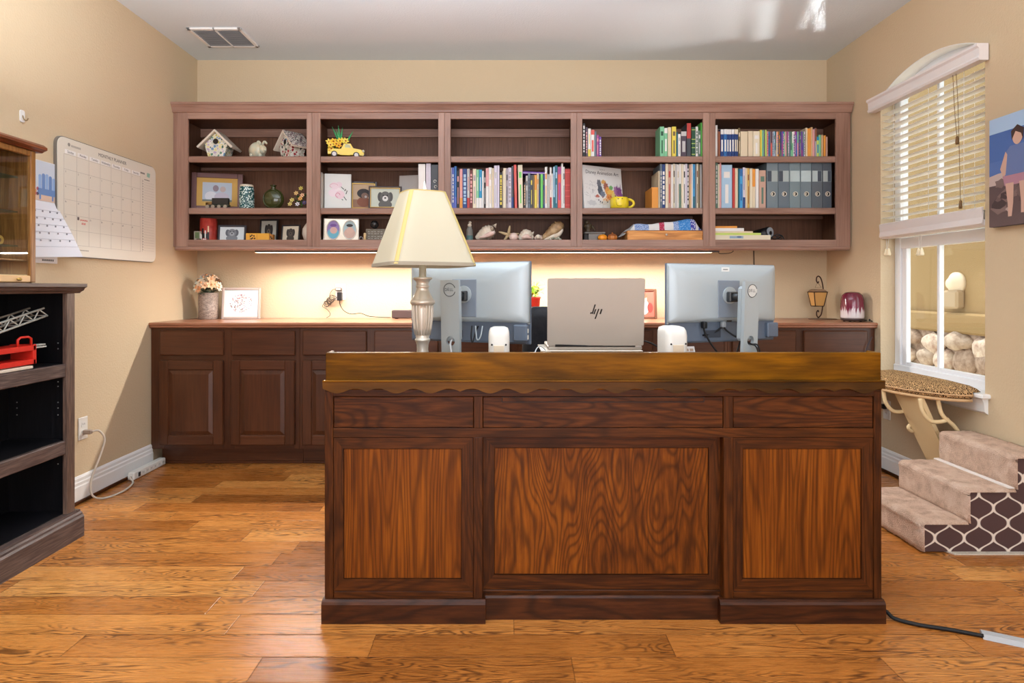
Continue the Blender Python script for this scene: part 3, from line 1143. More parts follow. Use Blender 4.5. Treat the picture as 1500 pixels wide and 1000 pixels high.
# ------------------------------------------------------------------ table lamp on the desk
YLp = 2.22
SL = F / YLp
lx = (619 - CX) / SL
lz = lambda p: EYE + (CY - p) / SL
lamp = thing('table_lamp', 'silver baluster table lamp with big cream pyramid shade on the desk', 'lamp', (lx, YLp, ZTB))
b = MB()
r = lambda p: p / SL
prof = [(r(26), ZTB), (r(26), ZTB + .008), (r(24), ZTB + .014), (r(15), ZTB + .022), (r(11), ZTB + .04), (r(8.2), lz(512)), (r(8.6), lz(505)), (r(10), lz(500)), (r(10.8), lz(499)), (r(11.2), lz(497.5)), (r(10.8), lz(496)), (r(9.6), lz(495.2)), (r(10.5), lz(490))]
vase = [(r(12.5), lz(480)), (r(14.2), lz(466)), (r(14.8), lz(452)), (r(14.8), lz(447))]
topp = [(r(15.4), lz(446.5)), (r(17.6), lz(445)), (r(18.3), lz(442.5)), (r(17.6), lz(440)), (r(15.6), lz(438.6)), (r(14.6), lz(436)), (r(12.2), lz(431)), (r(9.8), lz(426)), (r(8.8), lz(421.5)), (r(9.6), lz(420.4)), (r(9.9), lz(419)), (r(9.4), lz(417.8)), (r(8.6), lz(416.5)), (r(9.8), lz(412)), (r(12.2), lz(409.5)), (r(14.1), lz(408.8)), (r(14.2), lz(407)), (r(13), lz(406.2)), (r(5.3), lz(405.6)), (r(5.1), lz(380))]
b.lathe(prof + vase + topp, M_SILVER, (lx, YLp, 0), 40)
b.part('base', lamp)
b = MB()     # flutes of the vase
for k in range(18):
    a = 2 * pi * k / 18
    b.tube([(lx + (rr_ + .0004) * cos(a), YLp + (rr_ + .0004) * sin(a), z) for rr_, z in [(r(10.6), lz(490))] + vase], .0024, M_SILVER, 6)
b.part('fluting', lamp)


def shade_ring(hx, z, rot, n_exp, k=48):
    out = []
    for i in range(k):
        a = 2 * pi * i / k
        ca, sa = cos(a), sin(a)
        q = (abs(ca) ** n_exp + abs(sa) ** n_exp) ** (-1.0 / n_exp)
        x, y = hx * q * ca, hx * q * sa
        out.append((lx + x * cos(rot) - y * sin(rot), YLp + x * sin(rot) + y * cos(rot), z))
    return out


M_SHADE = mat('cream_lampshade_fabric', (204, 196, 172), .8)
tt = NT(M_SHADE)
_tr = tt.n('ShaderNodeBsdfTranslucent', {0: lin((240, 230, 204))})
_mx = tt.n('ShaderNodeMixShader', {0: 0.15})
tt.t.links.new(tt.b.outputs[0], _mx.inputs[1])
tt.t.links.new(_tr.outputs[0], _mx.inputs[2])
tt.t.links.new(_mx.outputs[0], tt.t.nodes['Material Output'].inputs[0])
ROT = radians(27)
zt_, zb_ = lz(283), lz(389)
NR = 12
hb, ht = .1545, .0745
rings = []
for i in range(NR + 1):
    q = i / NR
    rings.append(shade_ring(hb + (ht - hb) * q, zb_ + (zt_ - zb_) * q, ROT, 9 - 5.5 * q))
b = MB()
b.loft(rings, M_SHADE, True, False)
b.part('lamp_shade', lamp)
M_TRIM = mat('gold_ribbon_trim', (206, 184, 116), .7)
M_TRIMG = mat('grey_ribbon_trim', (160, 150, 132), .7)
b = MB()
for (h0, h1, z0, z1, nn, mm) in ((hb + .001, hb - .0005, zb_ - .004, zb_ + .008, 9, M_TRIMG), (ht + .001, ht + .0005, zt_ - .007, zt_ + .002, 3.5, M_TRIM)):
    b.loft([shade_ring(h0, z0, ROT, nn), shade_ring(h1, z1, ROT, nn)], mm, True, False)
    b.loft([shade_ring(h0 - .003, z0, ROT, nn), shade_ring(h1 - .003, z1, ROT, nn)], mm, True, False)
for ci in range(4):       # ribbons down the four corners
    idx = 6 + 12 * ci
    pl, pr = [], []
    for ring in rings:
        p, q0, q1 = Vector(ring[idx]), Vector(ring[idx - 1]), Vector(ring[(idx + 1) % 48])
        out = Vector((p.x - lx, p.y - YLp, 0)).normalized() * .0015
        pl.append(p + (q0 - p).normalized() * .0085 + out)
        pr.append(p + (q1 - p).normalized() * .0085 + out)
    vs = pl + [Vector(rings[i][idx]) + Vector((rings[i][idx][0] - lx, rings[i][idx][1] - YLp, 0)).normalized() * .0022 for i in range(NR + 1)] + pr
    n = NR + 1
    b.add(vs, [(i, i + 1, n + i + 1, n + i) for i in range(NR)] + [(n + i, n + i + 1, 2 * n + i + 1, 2 * n + i) for i in range(NR)], M_TRIM, True)
b.part('ribbon_trim', lamp)
b = MB()
b.tube([(lx + r(3), YLp, lz(380)), (lx + r(3), YLp, lz(281))], .0022, M_SILVER, 6)
for a in (0, 2 * pi / 3, 4 * pi / 3):
    b.tube([(lx + r(3), YLp, lz(284)), (lx + .07 * cos(a), YLp + .07 * sin(a), lz(284))], .0018, M_SILVER, 6)
b.part('harp', lamp)
b = MB()
b.lathe([(.0, 0), (.006, 0), (.0075, .004), (.0075, .018), (.005, .022), (.003, .04), (.0, .042)], M_PLAST_W, (lx + r(3), YLp, lz(283)), 12)
b.part('finial', lamp, 'white finial')
b = MB()
b.lathe([(.0, 0), (.012, 0), (.014, .02), (.03, .055), (.03, .075), (.018, .1), (0, .105)], mat('frosted_bulb', (250, 246, 236), .4, emit=(255, 240, 215), estr=.2), (lx, YLp, lz(384)), 16)
b.part('bulb', lamp)
pl_ = bpy.data.lights.new('lamp_bulb_light', 'POINT')
pl_.energy = .25
pl_.color = (1.0, .9, .74)
pl_.shadow_soft_size = .04
plo = bpy.data.objects.new('lamp_bulb_light', pl_)
COL.objects.link(plo)
plo.location = (lx + .001, YLp, lz(384) + .16)

# ------------------------------------------------------------------ monitors
M_STICK = mat('white_sticker', (232, 234, 232), .5)
M_SCREEN = mat('dark_screen_glass', (10, 11, 14), .12)


def monitor(lab, cx, cy, yaw, zb, zt, W, colx, colyaw, cable, dim):
    t = thing('computer_monitor', lab, 'monitor', (cx, cy, ZTB), 'monitors on the desk')
    T = TR(cx, cy, 0, yaw)
    H = zt - zb
    zs = zb + H * .255                 # lower edge of the thick back shell
    b = MB(T)
    b.box(-W / 2, W / 2, .0, .012, zb, zt, M_MON_D, .003)
    b.box(-W / 2 + .002, W / 2 - .002, -.004, .002, zs - .004, zt - .001, M_MON, .002)
    b.part('bezel', t)
    b = MB(T)
    b.box(-W / 2 + .006, W / 2 - .006, .012, .0125, zb + .02, zt - .006, M_SCREEN)
    b.part('screen', t)
    b = MB(T)
    # pillowed back shell
    def R(dx_, dz_, y, rad):
        return [(x, y, z) for x, z in rrect(-W / 2 + .001 + dx_, W / 2 - .001 - dx_, zs + dz_ * .25, zt - .001 - dz_, rad, 5)]
    b.loft([R(0, 0, -.003, .004), R(.006, .006, -.012, .01), R(.04, .03, -.026, .03), R(.1, .06, -.036, .04), R(.14, .085, -.038, .045)], M_MON, True, True)
    b.part('back_shell', t)
    b = MB(T)
    b.box(-W / 2 + .012, W / 2 - .012, -.012, .0, zb + .004, zs + .004, M_MON_D, .004)
    b.box(W / 2 - .062, W / 2 - .004, -.03, -.004, zb + .014, zs - .006, M_MON_D, .004)
    for k in range(2):
        b.box(W / 2 - .006, W / 2 - .0035, -.024, -.012, zb + .022 + k * .024, zb + .038 + k * .024, M_PLAST_W)
    b.box(-.1, -.02, -.016, -.010, zb + .02, zb + .05, mat('port_grey', (60, 66, 76), .5), .002)
    b.part('port_bay', t)
    zc = zb + H * .6
    b = MB(T)
    b.box(-.055, .055, -.0405, -.036, zc - .09, zc + .06, mat('vesa_plate_grey', (128, 138, 150), .4), .002)
    b.part('mount_plate', t)
    b = MB(T)
    b.cyl((0, -.038, zc), (0, -.046, zc), .034, M_MON, seg=24)
    b.cyl((0, -.05, zc - .006), (0, -.1, zc - .006), .014, mat('hinge_metal', (70, 72, 74), .4, .6), seg=16)
    b.box(-.022, .022, -.07, -.046, zc - .026, zc + .014, mat('hinge_metal'), .004)
    b.part('arm', t)
    # stand column: thin tilted plate with a round cable hole
    Tc = T @ TR(0, -.118, 0, colyaw) @ Matrix.Rotation(radians(2.2), 4, 'X')
    zt2 = zc + .056
    hw, hz, hr = .039, ZTB + .104, .0185
    b = MB(Tc)
    o = 16
    ring_o = []
    for k in range(o * 4):
        a = 2 * pi * k / (o * 4)
        q = 1 / max(abs(cos(a)), abs(sin(a)))
        ring_o.append((hw * q * cos(a), hz + hw * q * sin(a)))
    ring_i = [(hr * cos(2 * pi * k / (o * 4)), hz + hr * sin(2 * pi * k / (o * 4))) for k in range(o * 4)]
    for y0, y1 in ((0, .014),):
        vs = [(x, y, z) for y in (y0, y1) for ring in (ring_o, ring_i) for x, z in ring]
        n = o * 4
        fs = []
        for k in range(n):
            j = (k + 1) % n
            fs += [(k, j, n + j, n + k), (2 * n + k, 2 * n + j, 3 * n + j, 3 * n + k), (n + k, n + j, 3 * n + j, 3 * n + k), (k, j, 2 * n + j, 2 * n + k)]
        b.add(vs, fs, M_MON)
    b.box(-hw, hw, 0, .014, hz + hw, zt2, M_MON, 0)
    b.box(-hw, hw, 0, .014, ZTB + .004, hz - hw, M_MON, 0)
    b.box(-.03, .03, .014, .05, ZTB + .1, zt2 - .02, M_MON, .01)
    col = b.part('stand_column', t)
    # round logo: open ring with lettering
    lg = mat('logo_dark', (44, 48, 54), .4) if not dim else mat('logo_pale', (214, 216, 212), .35)
    lt = mat('logo_dark', (44, 48, 54), .4)
    b = MB(Tc)
    lzc = zt2 - .037
    if dim:
        b.disc(0, lzc, .0255, .0255, -.0008, lg, 32)
    ring = [(.0245 * cos(radians(a)), -.001, lzc + .0245 * sin(radians(a))) for a in range(18, 343, 9)]
    b.tube(ring, .0012, lt, 6)
    b.text('D', .0155, lt, -.0148, lzc, -.0013)
    b.text('E', .0155, lt, -.0048, lzc + .0012, -.0013)
    b.text('LL', .0155, lt, .0088, lzc, -.0013)
    b.part('logo', col, 'round maker logo')
    b = MB(T)
    b.box(-.10, .10, -.2, .06, ZTB, ZTB + .006, M_MON, .003)
    b.part('stand_base', t)
    b = MB(T)
    if dim:
        b.rect(-.028, .012, zt - .031, zt - .014, -.0275, M_STICK)
        b.rect(-.02, .004, zt - .025, zt - .02, -.0279, C(150, 154, 152))
        b.part('sticker', t, 'white sticker')
    else:
        b.rect(-.045, -.005, zt - .02, zt - .008, -.0272, M_STICK)
        b.part('sticker', t, 'white sticker')
    if dim:
        b = MB(T)
        b.box(-.012, .012, -.0425, -.038, zc - .106, zc - .1, M_BLACK, .001)
        b.part('release_button', t)
    return t, T, Tc, hz


m1, T1, Tc1, hz1 = monitor('silver monitor seen from behind beside the lamp, between lamp and laptop', -.148, 2.51, -24, .882, 1.205, .54, 0, 2, 1, False)
m2, T2, Tc2, hz2 = monitor('silver monitor seen from behind, turned toward the laptop from the window side', .884, 2.53, 22, .882, 1.198, .55, 0, 6, 2, True)
M_CORD_W = mat('pale_grey_cord', (196, 200, 204), .5)
b = MB(Tc1)
b.tube(spline([(.0, .05, hz1 + .01), (.004, .01, hz1 + .004), (.01, -.02, hz1 - .008), (.026, -.04, hz1 - .045), (.05, -.05, hz1 - .09), (.06, -.05, ZTB + .006), (.1, -.03, ZTB + .005)]), .0038, M_CORD_W, 8)
b.top('monitor_cord', 'pale grey cord coming out of the hole in the first monitor stand', 'cord')
b = MB(Tc1)
b.tube(spline([(.045, .10, hz1 + .05), (.05, .08, hz1 + .01), (.06, .07, hz1 - .01), (.062, .1, hz1 + .03), (.07, .105, hz1 + .05)]), .003, M_DARK, 6)
b.tube(spline([(.06, .1, hz1 + .05), (.075, .08, hz1 + .0), (.09, .08, hz1 + .01), (.09, .1, hz1 + .05)]), .0026, M_MON, 6)
b.part('cable', m1)
b = MB(T2)
zq = .953
for pts in ([(-.115, -.028, zq), (-.112, -.03, zq - .03), (-.08, -.045, zq - .09), (-.03, -.06, ZTB + .012), (.02, -.05, ZTB + .03), (.04, -.06, zq - .06)],
            [(-.02, -.028, zq), (-.012, -.035, zq - .02), (.012, -.06, zq - .045), (.03, -.08, zq - .05)],
            [(-.02, -.02, zq - .01), (-.06, -.012, zq - .035), (-.11, -.016, zq - .04)]):
    b.tube(spline(pts), .0036, M_DARK, 8)
b.box(-.124, -.106, -.04, -.018, zq - .012, zq + .014, M_BLACK, .003)
b.box(-.028, -.010, -.036, -.018, zq - .01, zq + .014, mat('plug_grey', (150, 156, 160), .4), .003)
b.part('cable', m2)
b = MB(Tc2)
b.tube(spline([(-.004, .04, hz2 + .002), (.0, .004, hz2 - .012), (.006, -.02, hz2 - .02), (.014, -.03, hz2 - .06), (.016, -.03, ZTB + .006)]), .003, M_DARK, 8)
b.tube(spline([(.004, .04, hz2 + .0), (.008, .004, hz2 - .013), (.016, -.02, hz2 - .016), (.022, -.03, hz2 - .06), (.024, -.03, ZTB + .006)]), .003, M_DARK, 8)
b.part('cable', m2)

# ------------------------------------------------------------------ laptop on its stand
YLt = 2.30
SLt = F / YLt
x0, x1 = (802.5 - CX) / SLt, (945 - CX) / SLt
xm = (x0 + x1) / 2
zl0, zl1 = EYE - 86 / SLt + .002, EYE + 14.5 / SLt
t = thing('laptop', 'open silver laptop seen from behind, raised on a stand between the monitors', 'laptop', (xm, 2.44, zl0 - .016))
hh = zl1 - zl0
tl = -7.0
TL = TR(xm, YLt + .03, zl0, -1.5, tl)
b = MB(TL)
w = (x1 - x0) / 2
b.prism(rrect(-w, w, 0, hh + .002, .008), 'y', 0, .005, M_LAPTOP)
b.prism(rrect(-w + .001, w - .001, 0.001, hh + .001, .008), 'y', -.0012, .0, M_LAPTOP)
lid = b.part('lid', t)
b = MB(TL)
b.box(-w + .006, w - .006, .005, .0055, .012, hh - .004, M_SCREEN)
b.part('screen', lid)
b = MB(TL)
u = 1 / SLt
mk = mat('mirror_black', (18, 18, 20), .25)
zc = hh * .51


def slash(xb, zb, xt, zt, wd):
    b.poly([(xb * u - wd * u, zc + zb * u), (xb * u + wd * u, zc + zb * u), (xt * u + wd * u, zc + zt * u), (xt * u - wd * u, zc + zt * u)], -.0018, mk)


slash(-5.2, -3.0, -1.2, 11, 1.0)
slash(-7.6, -3.0, -6.6, -.5, 1.0)
slash(-2.6, -3.4, -.2, 4.2, 1.0)
slash(-.9, -10.5, 4.2, 4.4, 1.0)
slash(6.4, -3.2, 8.6, 4.2, 1.15)
b.part('logo', lid, 'slanted black four stroke logo')
b = MB()
b.box(x0 + .003, x1 - .003, YLt + .035, YLt + .26, zl0 - .016, zl0 - .002, M_LAPTOP, .003)
b.part('keyboard_base', t)
b = MB()
b.cyl((x0 + .03, YLt + .034, zl0), (x1 - .03, YLt + .034, zl0), .005, M_BLACK, seg=10)
b.part('hinge', t)
t = thing('laptop_stand', 'pale rounded plastic stand holding up the laptop', 'laptop stand', (xm, 2.42, ZTB))
xs0, xs1 = (793 - CX) / SLt, (943 - CX) / SLt
M_STAND = mat('pale_stand_plastic', (216, 206, 190), .4)
b = MB()
b.box(xs0, xs1, YLt + .01, YLt + .27, EYE - 93.5 / SLt, zl0 - .0165, M_STAND, .006)
b.part('top_plate', t)
for xx in (xs0 + .01, xs1 - .04):
    MB().box(xx, xx + .03, YLt + .04, YLt + .24, ZTB, EYE - 93.5 / SLt, M_STAND, .004).part('leg', t)
b = MB()
b.tube(spline([(xs0 - .03, YLt - .03, ZTB + .004), (xs0 - .025, YLt - .03, ZTB + .07), (xs0 - .005, YLt, ZTB + .09), (xs0 + .02, YLt + .02, ZTB + .065), (xs0 + .02, YLt + .03, ZTB + .004)]), .002, M_CORD_W, 6)
b.top('charging_cord', 'thin pale cord looping beside the laptop stand', 'cord')
b = MB()
b.tube(spline([(x1 + .0, YLt + .12, ZTB + .09), (x1 + .02, YLt + .1, ZTB + .1), (x1 + .05, YLt + .08, ZTB + .09), (x1 + .09, YLt + .07, ZTB + .06), (x1 + .1, YLt + .06, ZTB + .005)]), .0035, M_DARK, 8)
b.top('charging_cord', 'black cord reaching from the laptop to the white speaker', 'cord')


# ------------------------------------------------------------------ two white speakers on the desk
def speaker(lab, pxc, wpx, ytop, yaw, Y):
    s = F / Y
    x = (pxc - CX) / s
    zt = EYE + (CY - ytop) / s
    W = wpx / s / 2
    t = thing('desktop_speaker', lab, 'speaker', (x, Y, ZTB), 'white desktop speakers')
    T = TR(x, Y, 0, yaw)
    b = MB(T)
    D = .09
    def ring(z, k, yo=0):
        return [(p * k, q * k + yo, z) for p, q in rrect(-W, W, -D / 2, D / 2, .022, 6)]
    H = zt - ZTB
    b.loft([ring(ZTB, .97), ring(ZTB + .006, 1), ring(ZTB + H * .80, 1), ring(ZTB + H * .9, .965, .002), ring(ZTB + H * .97, .86, .006), ring(zt, .55, .01)], M_PLAST_W, True, True)
    b.part('body', t)
    b = MB(T)
    b.box(-W * .5, W * .5, -D / 2 - .0015, -D / 2 + .002, ZTB + .003, ZTB + H * .62, mat('beige_speaker_panel', (222, 206, 182), .5), .0015)
    b.part('rear_panel', t)
    b = MB(T)
    for k in (-1, 1):
        b.ball((k * W * .66, -D / 2 - .0005, ZTB + H * .635), .0035, M_BLACK, 8, 6)
    b.part('port', t)
    return t


speaker('white rounded speaker in front of the first monitor', 731, 30.5, 478.5, 0, 2.24)
speaker('white rounded speaker between laptop and second monitor', 984.5, 35, 477, 14, 2.24)
# loose things on the desk behind the ledge
Y = 2.62
b = MB(TR(PX(1057, Y), Y, 0, 12, 20))
b.box(-.04, .04, 0, .003, ZTB + .002, ZTB + .085, mat('card_white', (236, 232, 228), .6))
for k in range(3):
    for j in range(3):
        b.rect(-.034 + j * .024, -.016 + j * .024, ZTB + .018 + k * .022, ZTB + .03 + k * .022, -.0008, C(186, 160, 138))
b.top('printed_card', 'small white printed card standing below the second monitor', 'card')
Y = 2.3
b = MB(TR(PX(1135, Y), Y, 0, 20))
b.box(-.03, .03, -.02, .02, ZTB, ZTB + .05, mat('notepad_paper', (226, 226, 206), .7), .002)
b.box(-.028, .034, -.024, .018, ZTB + .05, ZTB + .062, mat('notepad_paper'), .003, Matrix.Rotation(radians(6), 4, 'Y'))
b.disc(.0, ZTB + .056, .008, .003, -.0248, C(120, 110, 90))
b.top('notepad', 'small pale pad of paper by the second monitor stand', 'notepad')
b = MB(TR(PX(1114, Y), Y, ZTB, 10))
b.ball((0, 0, .028), (.032, .05, .028), M_BLACK, 16, 10)
b.top('computer_mouse', 'black computer mouse beside the second monitor stand', 'mouse')

# ------------------------------------------------------------------ books
COLN = {'wh': (232, 228, 224), 'iv': (228, 216, 190), 'cr': (222, 205, 175), 'li': (214, 206, 222), 'bv': (92, 108, 190), 'bl': (48, 108, 172), 'nv': (32, 62, 122),
        'bk': (34, 32, 34), 'pk': (224, 160, 160), 'rd': (186, 58, 52), 'co': (222, 92, 84), 'mr': (104, 40, 36), 'mi': (128, 196, 152), 'te': (24, 140, 186),
        'td': (36, 110, 128), 'lg': (190, 188, 186), 'sl': (104, 118, 130), 'dg': (70, 74, 80), 'ol': (116, 100, 70), 'ye': (228, 206, 80), 'or': (226, 150, 60),
        'gr': (112, 206, 96), 'dkg': (34, 78, 56), 'pu': (116, 78, 168), 'mg': (170, 74, 140), 'lb': (166, 196, 220), 'ta': (206, 170, 128), 'br': (140, 82, 58),
        'sk': (70, 160, 216), 'gg': (96, 124, 108), 'go': (214, 172, 88), 'ro': (196, 158, 140), 'ma': (170, 158, 166), 'yg': (196, 214, 110), 'dp': (80, 66, 80)}
CNAME = {'wh': 'white', 'iv': 'ivory', 'cr': 'cream', 'li': 'pale lilac', 'bv': 'blue violet', 'bl': 'blue', 'nv': 'navy', 'bk': 'black', 'pk': 'pink', 'rd': 'red', 'co': 'coral red',
         'mr': 'maroon', 'mi': 'mint green', 'te': 'bright teal', 'td': 'dark teal', 'lg': 'light grey', 'sl': 'slate', 'dg': 'dark grey', 'ol': 'olive brown', 'ye': 'yellow',
         'or': 'orange', 'gr': 'bright green', 'dkg': 'dark green', 'pu': 'purple', 'mg': 'magenta', 'lb': 'light blue', 'ta': 'tan', 'br': 'brown', 'sk': 'sky blue', 'gg': 'grey green',
         'go': 'gold', 'ro': 'rosy tan', 'ma': 'mauve grey', 'yg': 'yellow green', 'dp': 'plum black'}
ORD = ['first', 'second', 'third', 'fourth', 'fifth', 'sixth', 'seventh', 'eighth', 'ninth', 'tenth', 'eleventh', 'twelfth']


def ordn(i):
    if i < 12:
        return ORD[i]
    k = i + 1
    return '%d%s' % (k, 'th' if 10 <= k % 100 <= 20 else {1: 'st', 2: 'nd', 3: 'rd'}.get(k % 10, 'th'))


YS = 4.128
SS = F / YS
M_PAGE = mat('book_pages', (226, 216, 196), .8)


def book(p0, p1, py, c, c2, style, zbase, label, group, lean=0.0, depth=.17, noun='book', yoff=0.0):
    rng = random.Random(int(p0 * 977 + py))
    g = .0004
    x0, x1 = (p0 - CX) / SS + g, (p1 - CX) / SS - g
    z1 = EYE + (CY - py) / SS
    h, w = z1 - zbase, x1 - x0
    y = YS + yoff + rng.uniform(0, .006)
    T = Matrix.Translation((x0 if lean >= 0 else x1, y, zbase)) @ Matrix.Rotation(radians(lean), 4, 'Y')
    ox = 0 if lean >= 0 else -w
    b = MB(T)
    m1, m2 = C(*COLN[c], rough=.45), C(*COLN[c2], rough=.45)
    th = min(.0022, w * .2)
    b.box(ox, ox + w, 0, .004, 0, h, m1, min(.0015, w * .25))
    b.box(ox, ox + th, .002, depth, 0, h, m1)
    b.box(ox + w - th, ox + w, .002, depth, 0, h, m1)
    b.box(ox + th, ox + w - th, .003, depth - .003, .002, h - .003, M_PAGE)
    e = -.0004
    a, c_ = ox + w * .22, ox + w * .78
    if style == 't':          # lettering along the spine, as rows of small dashes
        z = h * rng.uniform(.08, .16)
        while z < h * .86:
            L = h * rng.uniform(.04, .1)
            b.rect(a, c_, z, min(z + L, h * .95), e, m2)
            z += L + h * rng.uniform(.015, .04)
    elif style == 'c':        # coloured cap and thin title
        b.rect(ox + .0003, ox + w - .0003, h * .82, h - .001, e, m2)
        b.rect(a, c_, h * .2, h * .62, e, m2)
    elif style == 'f':        # coloured foot
        b.rect(ox + .0003, ox + w - .0003, .001, h * .27, e, m2)
        b.rect(ox + w * .4, ox + w * .6, h * .45, h * .8, e, m2)
    elif style == 'b':        # bands
        for q in (.08, .3, .44, .58, .9):
            b.rect(ox + .0003, ox + w - .0003, h * q, h * q + .004, e, m2)
    elif style == 'u':        # upper half
        b.rect(ox + .0003, ox + w - .0003, h * .55, h - .001, e, m2)
    elif style == 's':        # wire spiral
        for k in range(int(h / .0075)):
            b.tube([(ox + w * .1, .001, .004 + k * .0075), (ox + w * .5, -.003, .006 + k * .0075), (ox + w * .9, .001, .0075 + k * .0075)], .0011, m2, 5)
    elif style == 'p':        # small printed picture and label
        b.rect(a, c_, h * .7, h * .84, e, m2)
        b.rect(ox + w * .35, ox + w * .65, h * .12, h * .55, e, m2)
    o = b.top('book', label, 'book', group)
    return o


def row(items, zbase, where, start, group, noun='book', depth=.17):
    for i, it in enumerate(items):
        p0, p1, py, c, c2, st = it[:6]
        lean = it[6] if len(it) > 6 else 0.0
        nn = it[7] if len(it) > 7 else noun
        book(p0, p1, py, c, c2, st, zbase, '%s %s, %s along from %s %s' % (CNAME[c], nn, ordn(i), start, where), group, lean, depth)


row([(660, 662, 245, 'li', 'wh', 'n'), (662, 665.2, 245, 'bv', 'wh', 't'), (665.2, 668.8, 243, 'bl', 'bv', 'f'), (669, 672.8, 249, 'bk', 'pk', 'p'), (673, 677.6, 247, 'pk', 'or', 'f'),
     (677.6, 684, 247, 'nv', 'lb', 't'), (684, 688, 247, 'lg', 'rd', 'f'), (688, 692.4, 249, 'mr', 'pk', 't'), (692.4, 697.6, 247, 'iv', 'ma', 'p'), (697.6, 701.6, 248, 'mi', 'wh', 'f'),
     (701.6, 706, 248, 'te', 'wh', 'f'), (706, 708.8, 250, 'wh', 'lg', 'n'), (708.8, 711.6, 251, 'bk', 'lg', 'p'), (711.6, 716, 246, 'wh', 'pk', 'u'), (716, 720.4, 245, 'wh', 'cr', 'p'),
     (720.4, 723.6, 246, 'cr', 'ta', 'n'), (723.6, 728.4, 242, 'li', 'lg', 'p'), (728.4, 731.6, 242, 'li', 'wh', 'n'), (731.6, 736, 252, 'bk', 'ye', 't'), (736, 737.2, 250, 'cr', 'ta', 'n'),
     (737.2, 741.2, 246, 'iv', 'wh', 'n'), (741.2, 744.4, 246, 'ma', 'dg', 'p'), (744.4, 749.2, 245, 'li', 'ma', 't'), (749.2, 752.4, 243, 'dg', 'nv', 'f'), (753.9, 757.8, 241, 'co', 'rd', 'n', -1.2),
     (759.6, 766.4, 241, 'iv', 'gr', 'p', -1.0), (767.2, 770, 267, 'bk', 'ta', 't'), (770.2, 773.4, 257, 'lg', 'dg', 'p'), (773.4, 777, 253, 'sl', 'dg', 't'), (777, 780.2, 256, 'dg', 'ye', 'p'),
     (780.2, 783, 256, 'ol', 'br', 'n'), (783, 786.6, 256, 'ye', 'or', 'u'), (786.6, 789.4, 254, 'cr', 'or', 'p'), (789.4, 791.8, 256, 'nv', 'dkg', 'u'), (791.8, 795.4, 255, 'gr', 'mi', 'n'),
     (795.4, 798.2, 256, 'nv', 'ol', 'p'), (798.2, 801.8, 244, 'wh', 'or', 'p'), (801.8, 805.4, 255, 'lg', 'wh', 's', 0, 'wire-bound notebook'), (805.4, 808.2, 245, 'wh', 'rd', 'f'),
     (808.2, 810.2, 254, 'wh', 'rd', 'n'), (810.2, 813, 244, 'lb', 'td', 'f'), (813, 817, 242, 'td', 'lb', 'p'), (817, 822.2, 244, 'co', 'mg', 'c'), (822.2, 825, 239, 'wh', 'lg', 'n'),
     (825, 827.4, 244, 'wh', 'bk', 'p'), (827.6, 836.4, 247, 'rd', 'co', 'b')], ZM, 'of the packed middle row', 'the lampshade end', 'books packed on the middle shelf above the monitor')
# purple book lying across the tops of the short ones
b = MB(TR(PX(782.5, YS + .06), YS + .01, PZ(254.5, YS), 0, 0, 2.2))
wq = 17.5 / SS
b.box(-wq, wq, 0, .15, 0, .016, C(*COLN['pu']), .002)
b.box(-wq + .003, wq - .004, -.0004, .02, .004, .007, C(*COLN['li']))
b.top('book', 'purple book lying flat across the tops of short books in the packed row', 'book', 'books packed on the middle shelf above the monitor')

row([(612.6, 623, 240, 'wh', 'lg', 'n', 0, 'ring binder'), (624, 631, 239, 'li', 'wh', 's', 0, 'wire-bound notebook'), (631.4, 642, 241, 'dg', 'lg', 'n', 0, 'album')], ZM, 'beside the lampshade top', 'the grey canvas', 'upright books behind the lampshade')
bq = MB()
for (px, pz) in ((637, 266), (638, 274)):
    x, z = PX(px, YS), PZ(pz, YS)
    bq.tube([(x + .011 * cos(a / 10) * (1 - a / 90), YS - .004, z + .013 * sin(a / 10) * (1 - a / 90)) for a in range(0, 60, 3)], .0022, C(214, 212, 206), 6)
o_album = [o for o in bpy.data.objects if o.get('label', '').startswith('dark grey album')][0]
bq.part('curled_lettering', o_album)

row([(853.6, 857.6, 180, 'bk', 'wh', 't'), (857.8, 861, 186, 'dp', 'pk', 't'), (861.2, 865.6, 188, 'wh', 'ye', 'f'), (865.8, 870.8, 190, 'wh', 'co', 'c'), (871, 874, 192, 'sl', 'td', 'n'),
     (874.2, 877.6, 197, 'mg', 'pk', 'p'), (877.8, 881, 200, 'pu', 'wh', 't')], ZT, 'of the short upper row', 'the black end', 'short row of books above the animation book', depth=.12)
row([(967, 973.2, 185, 'mi', 'dkg', 'p'), (973.4, 978, 187, 'mi', 'wh', 'c'), (978.4, 983.5, 186, 'cr', 'ta', 'n'), (984.6, 991, 185, 'ye', 'ol', 'p'), (991.2, 993.2, 193, 'td', 'lb', 'n'),
     (993.4, 997.4, 196, 'wh', 'lg', 'p'), (998, 1006, 192, 'dp', 'lg', 'c'), (1006.4, 1012.5, 180, 'dg', 'rd', 'u'), (1013, 1019, 186, 'dkg', 'yg', 'b'), (1019.4, 1023, 185, 'wh', 'gg', 't'),
     (1023.2, 1026.8, 191, 'gg', 'wh', 'p'), (1027, 1029.6, 179, 'gr', 'dkg', 'n')], ZT, 'of the green upper row', 'the mint end', 'green and yellow books on the upper shelf', depth=.13)
it = [(955, 964.4, 274, 'or', 'go', 'n', 0, 'paper pad'), (964.8, 967, 250, 'cr', 'ta', 'n', 0, 'leaflet'), (967, 970, 240, 'sl', 'lg', 't'), (970, 974.8, 240, 'nv', 'wh', 't')]
p = 974.9
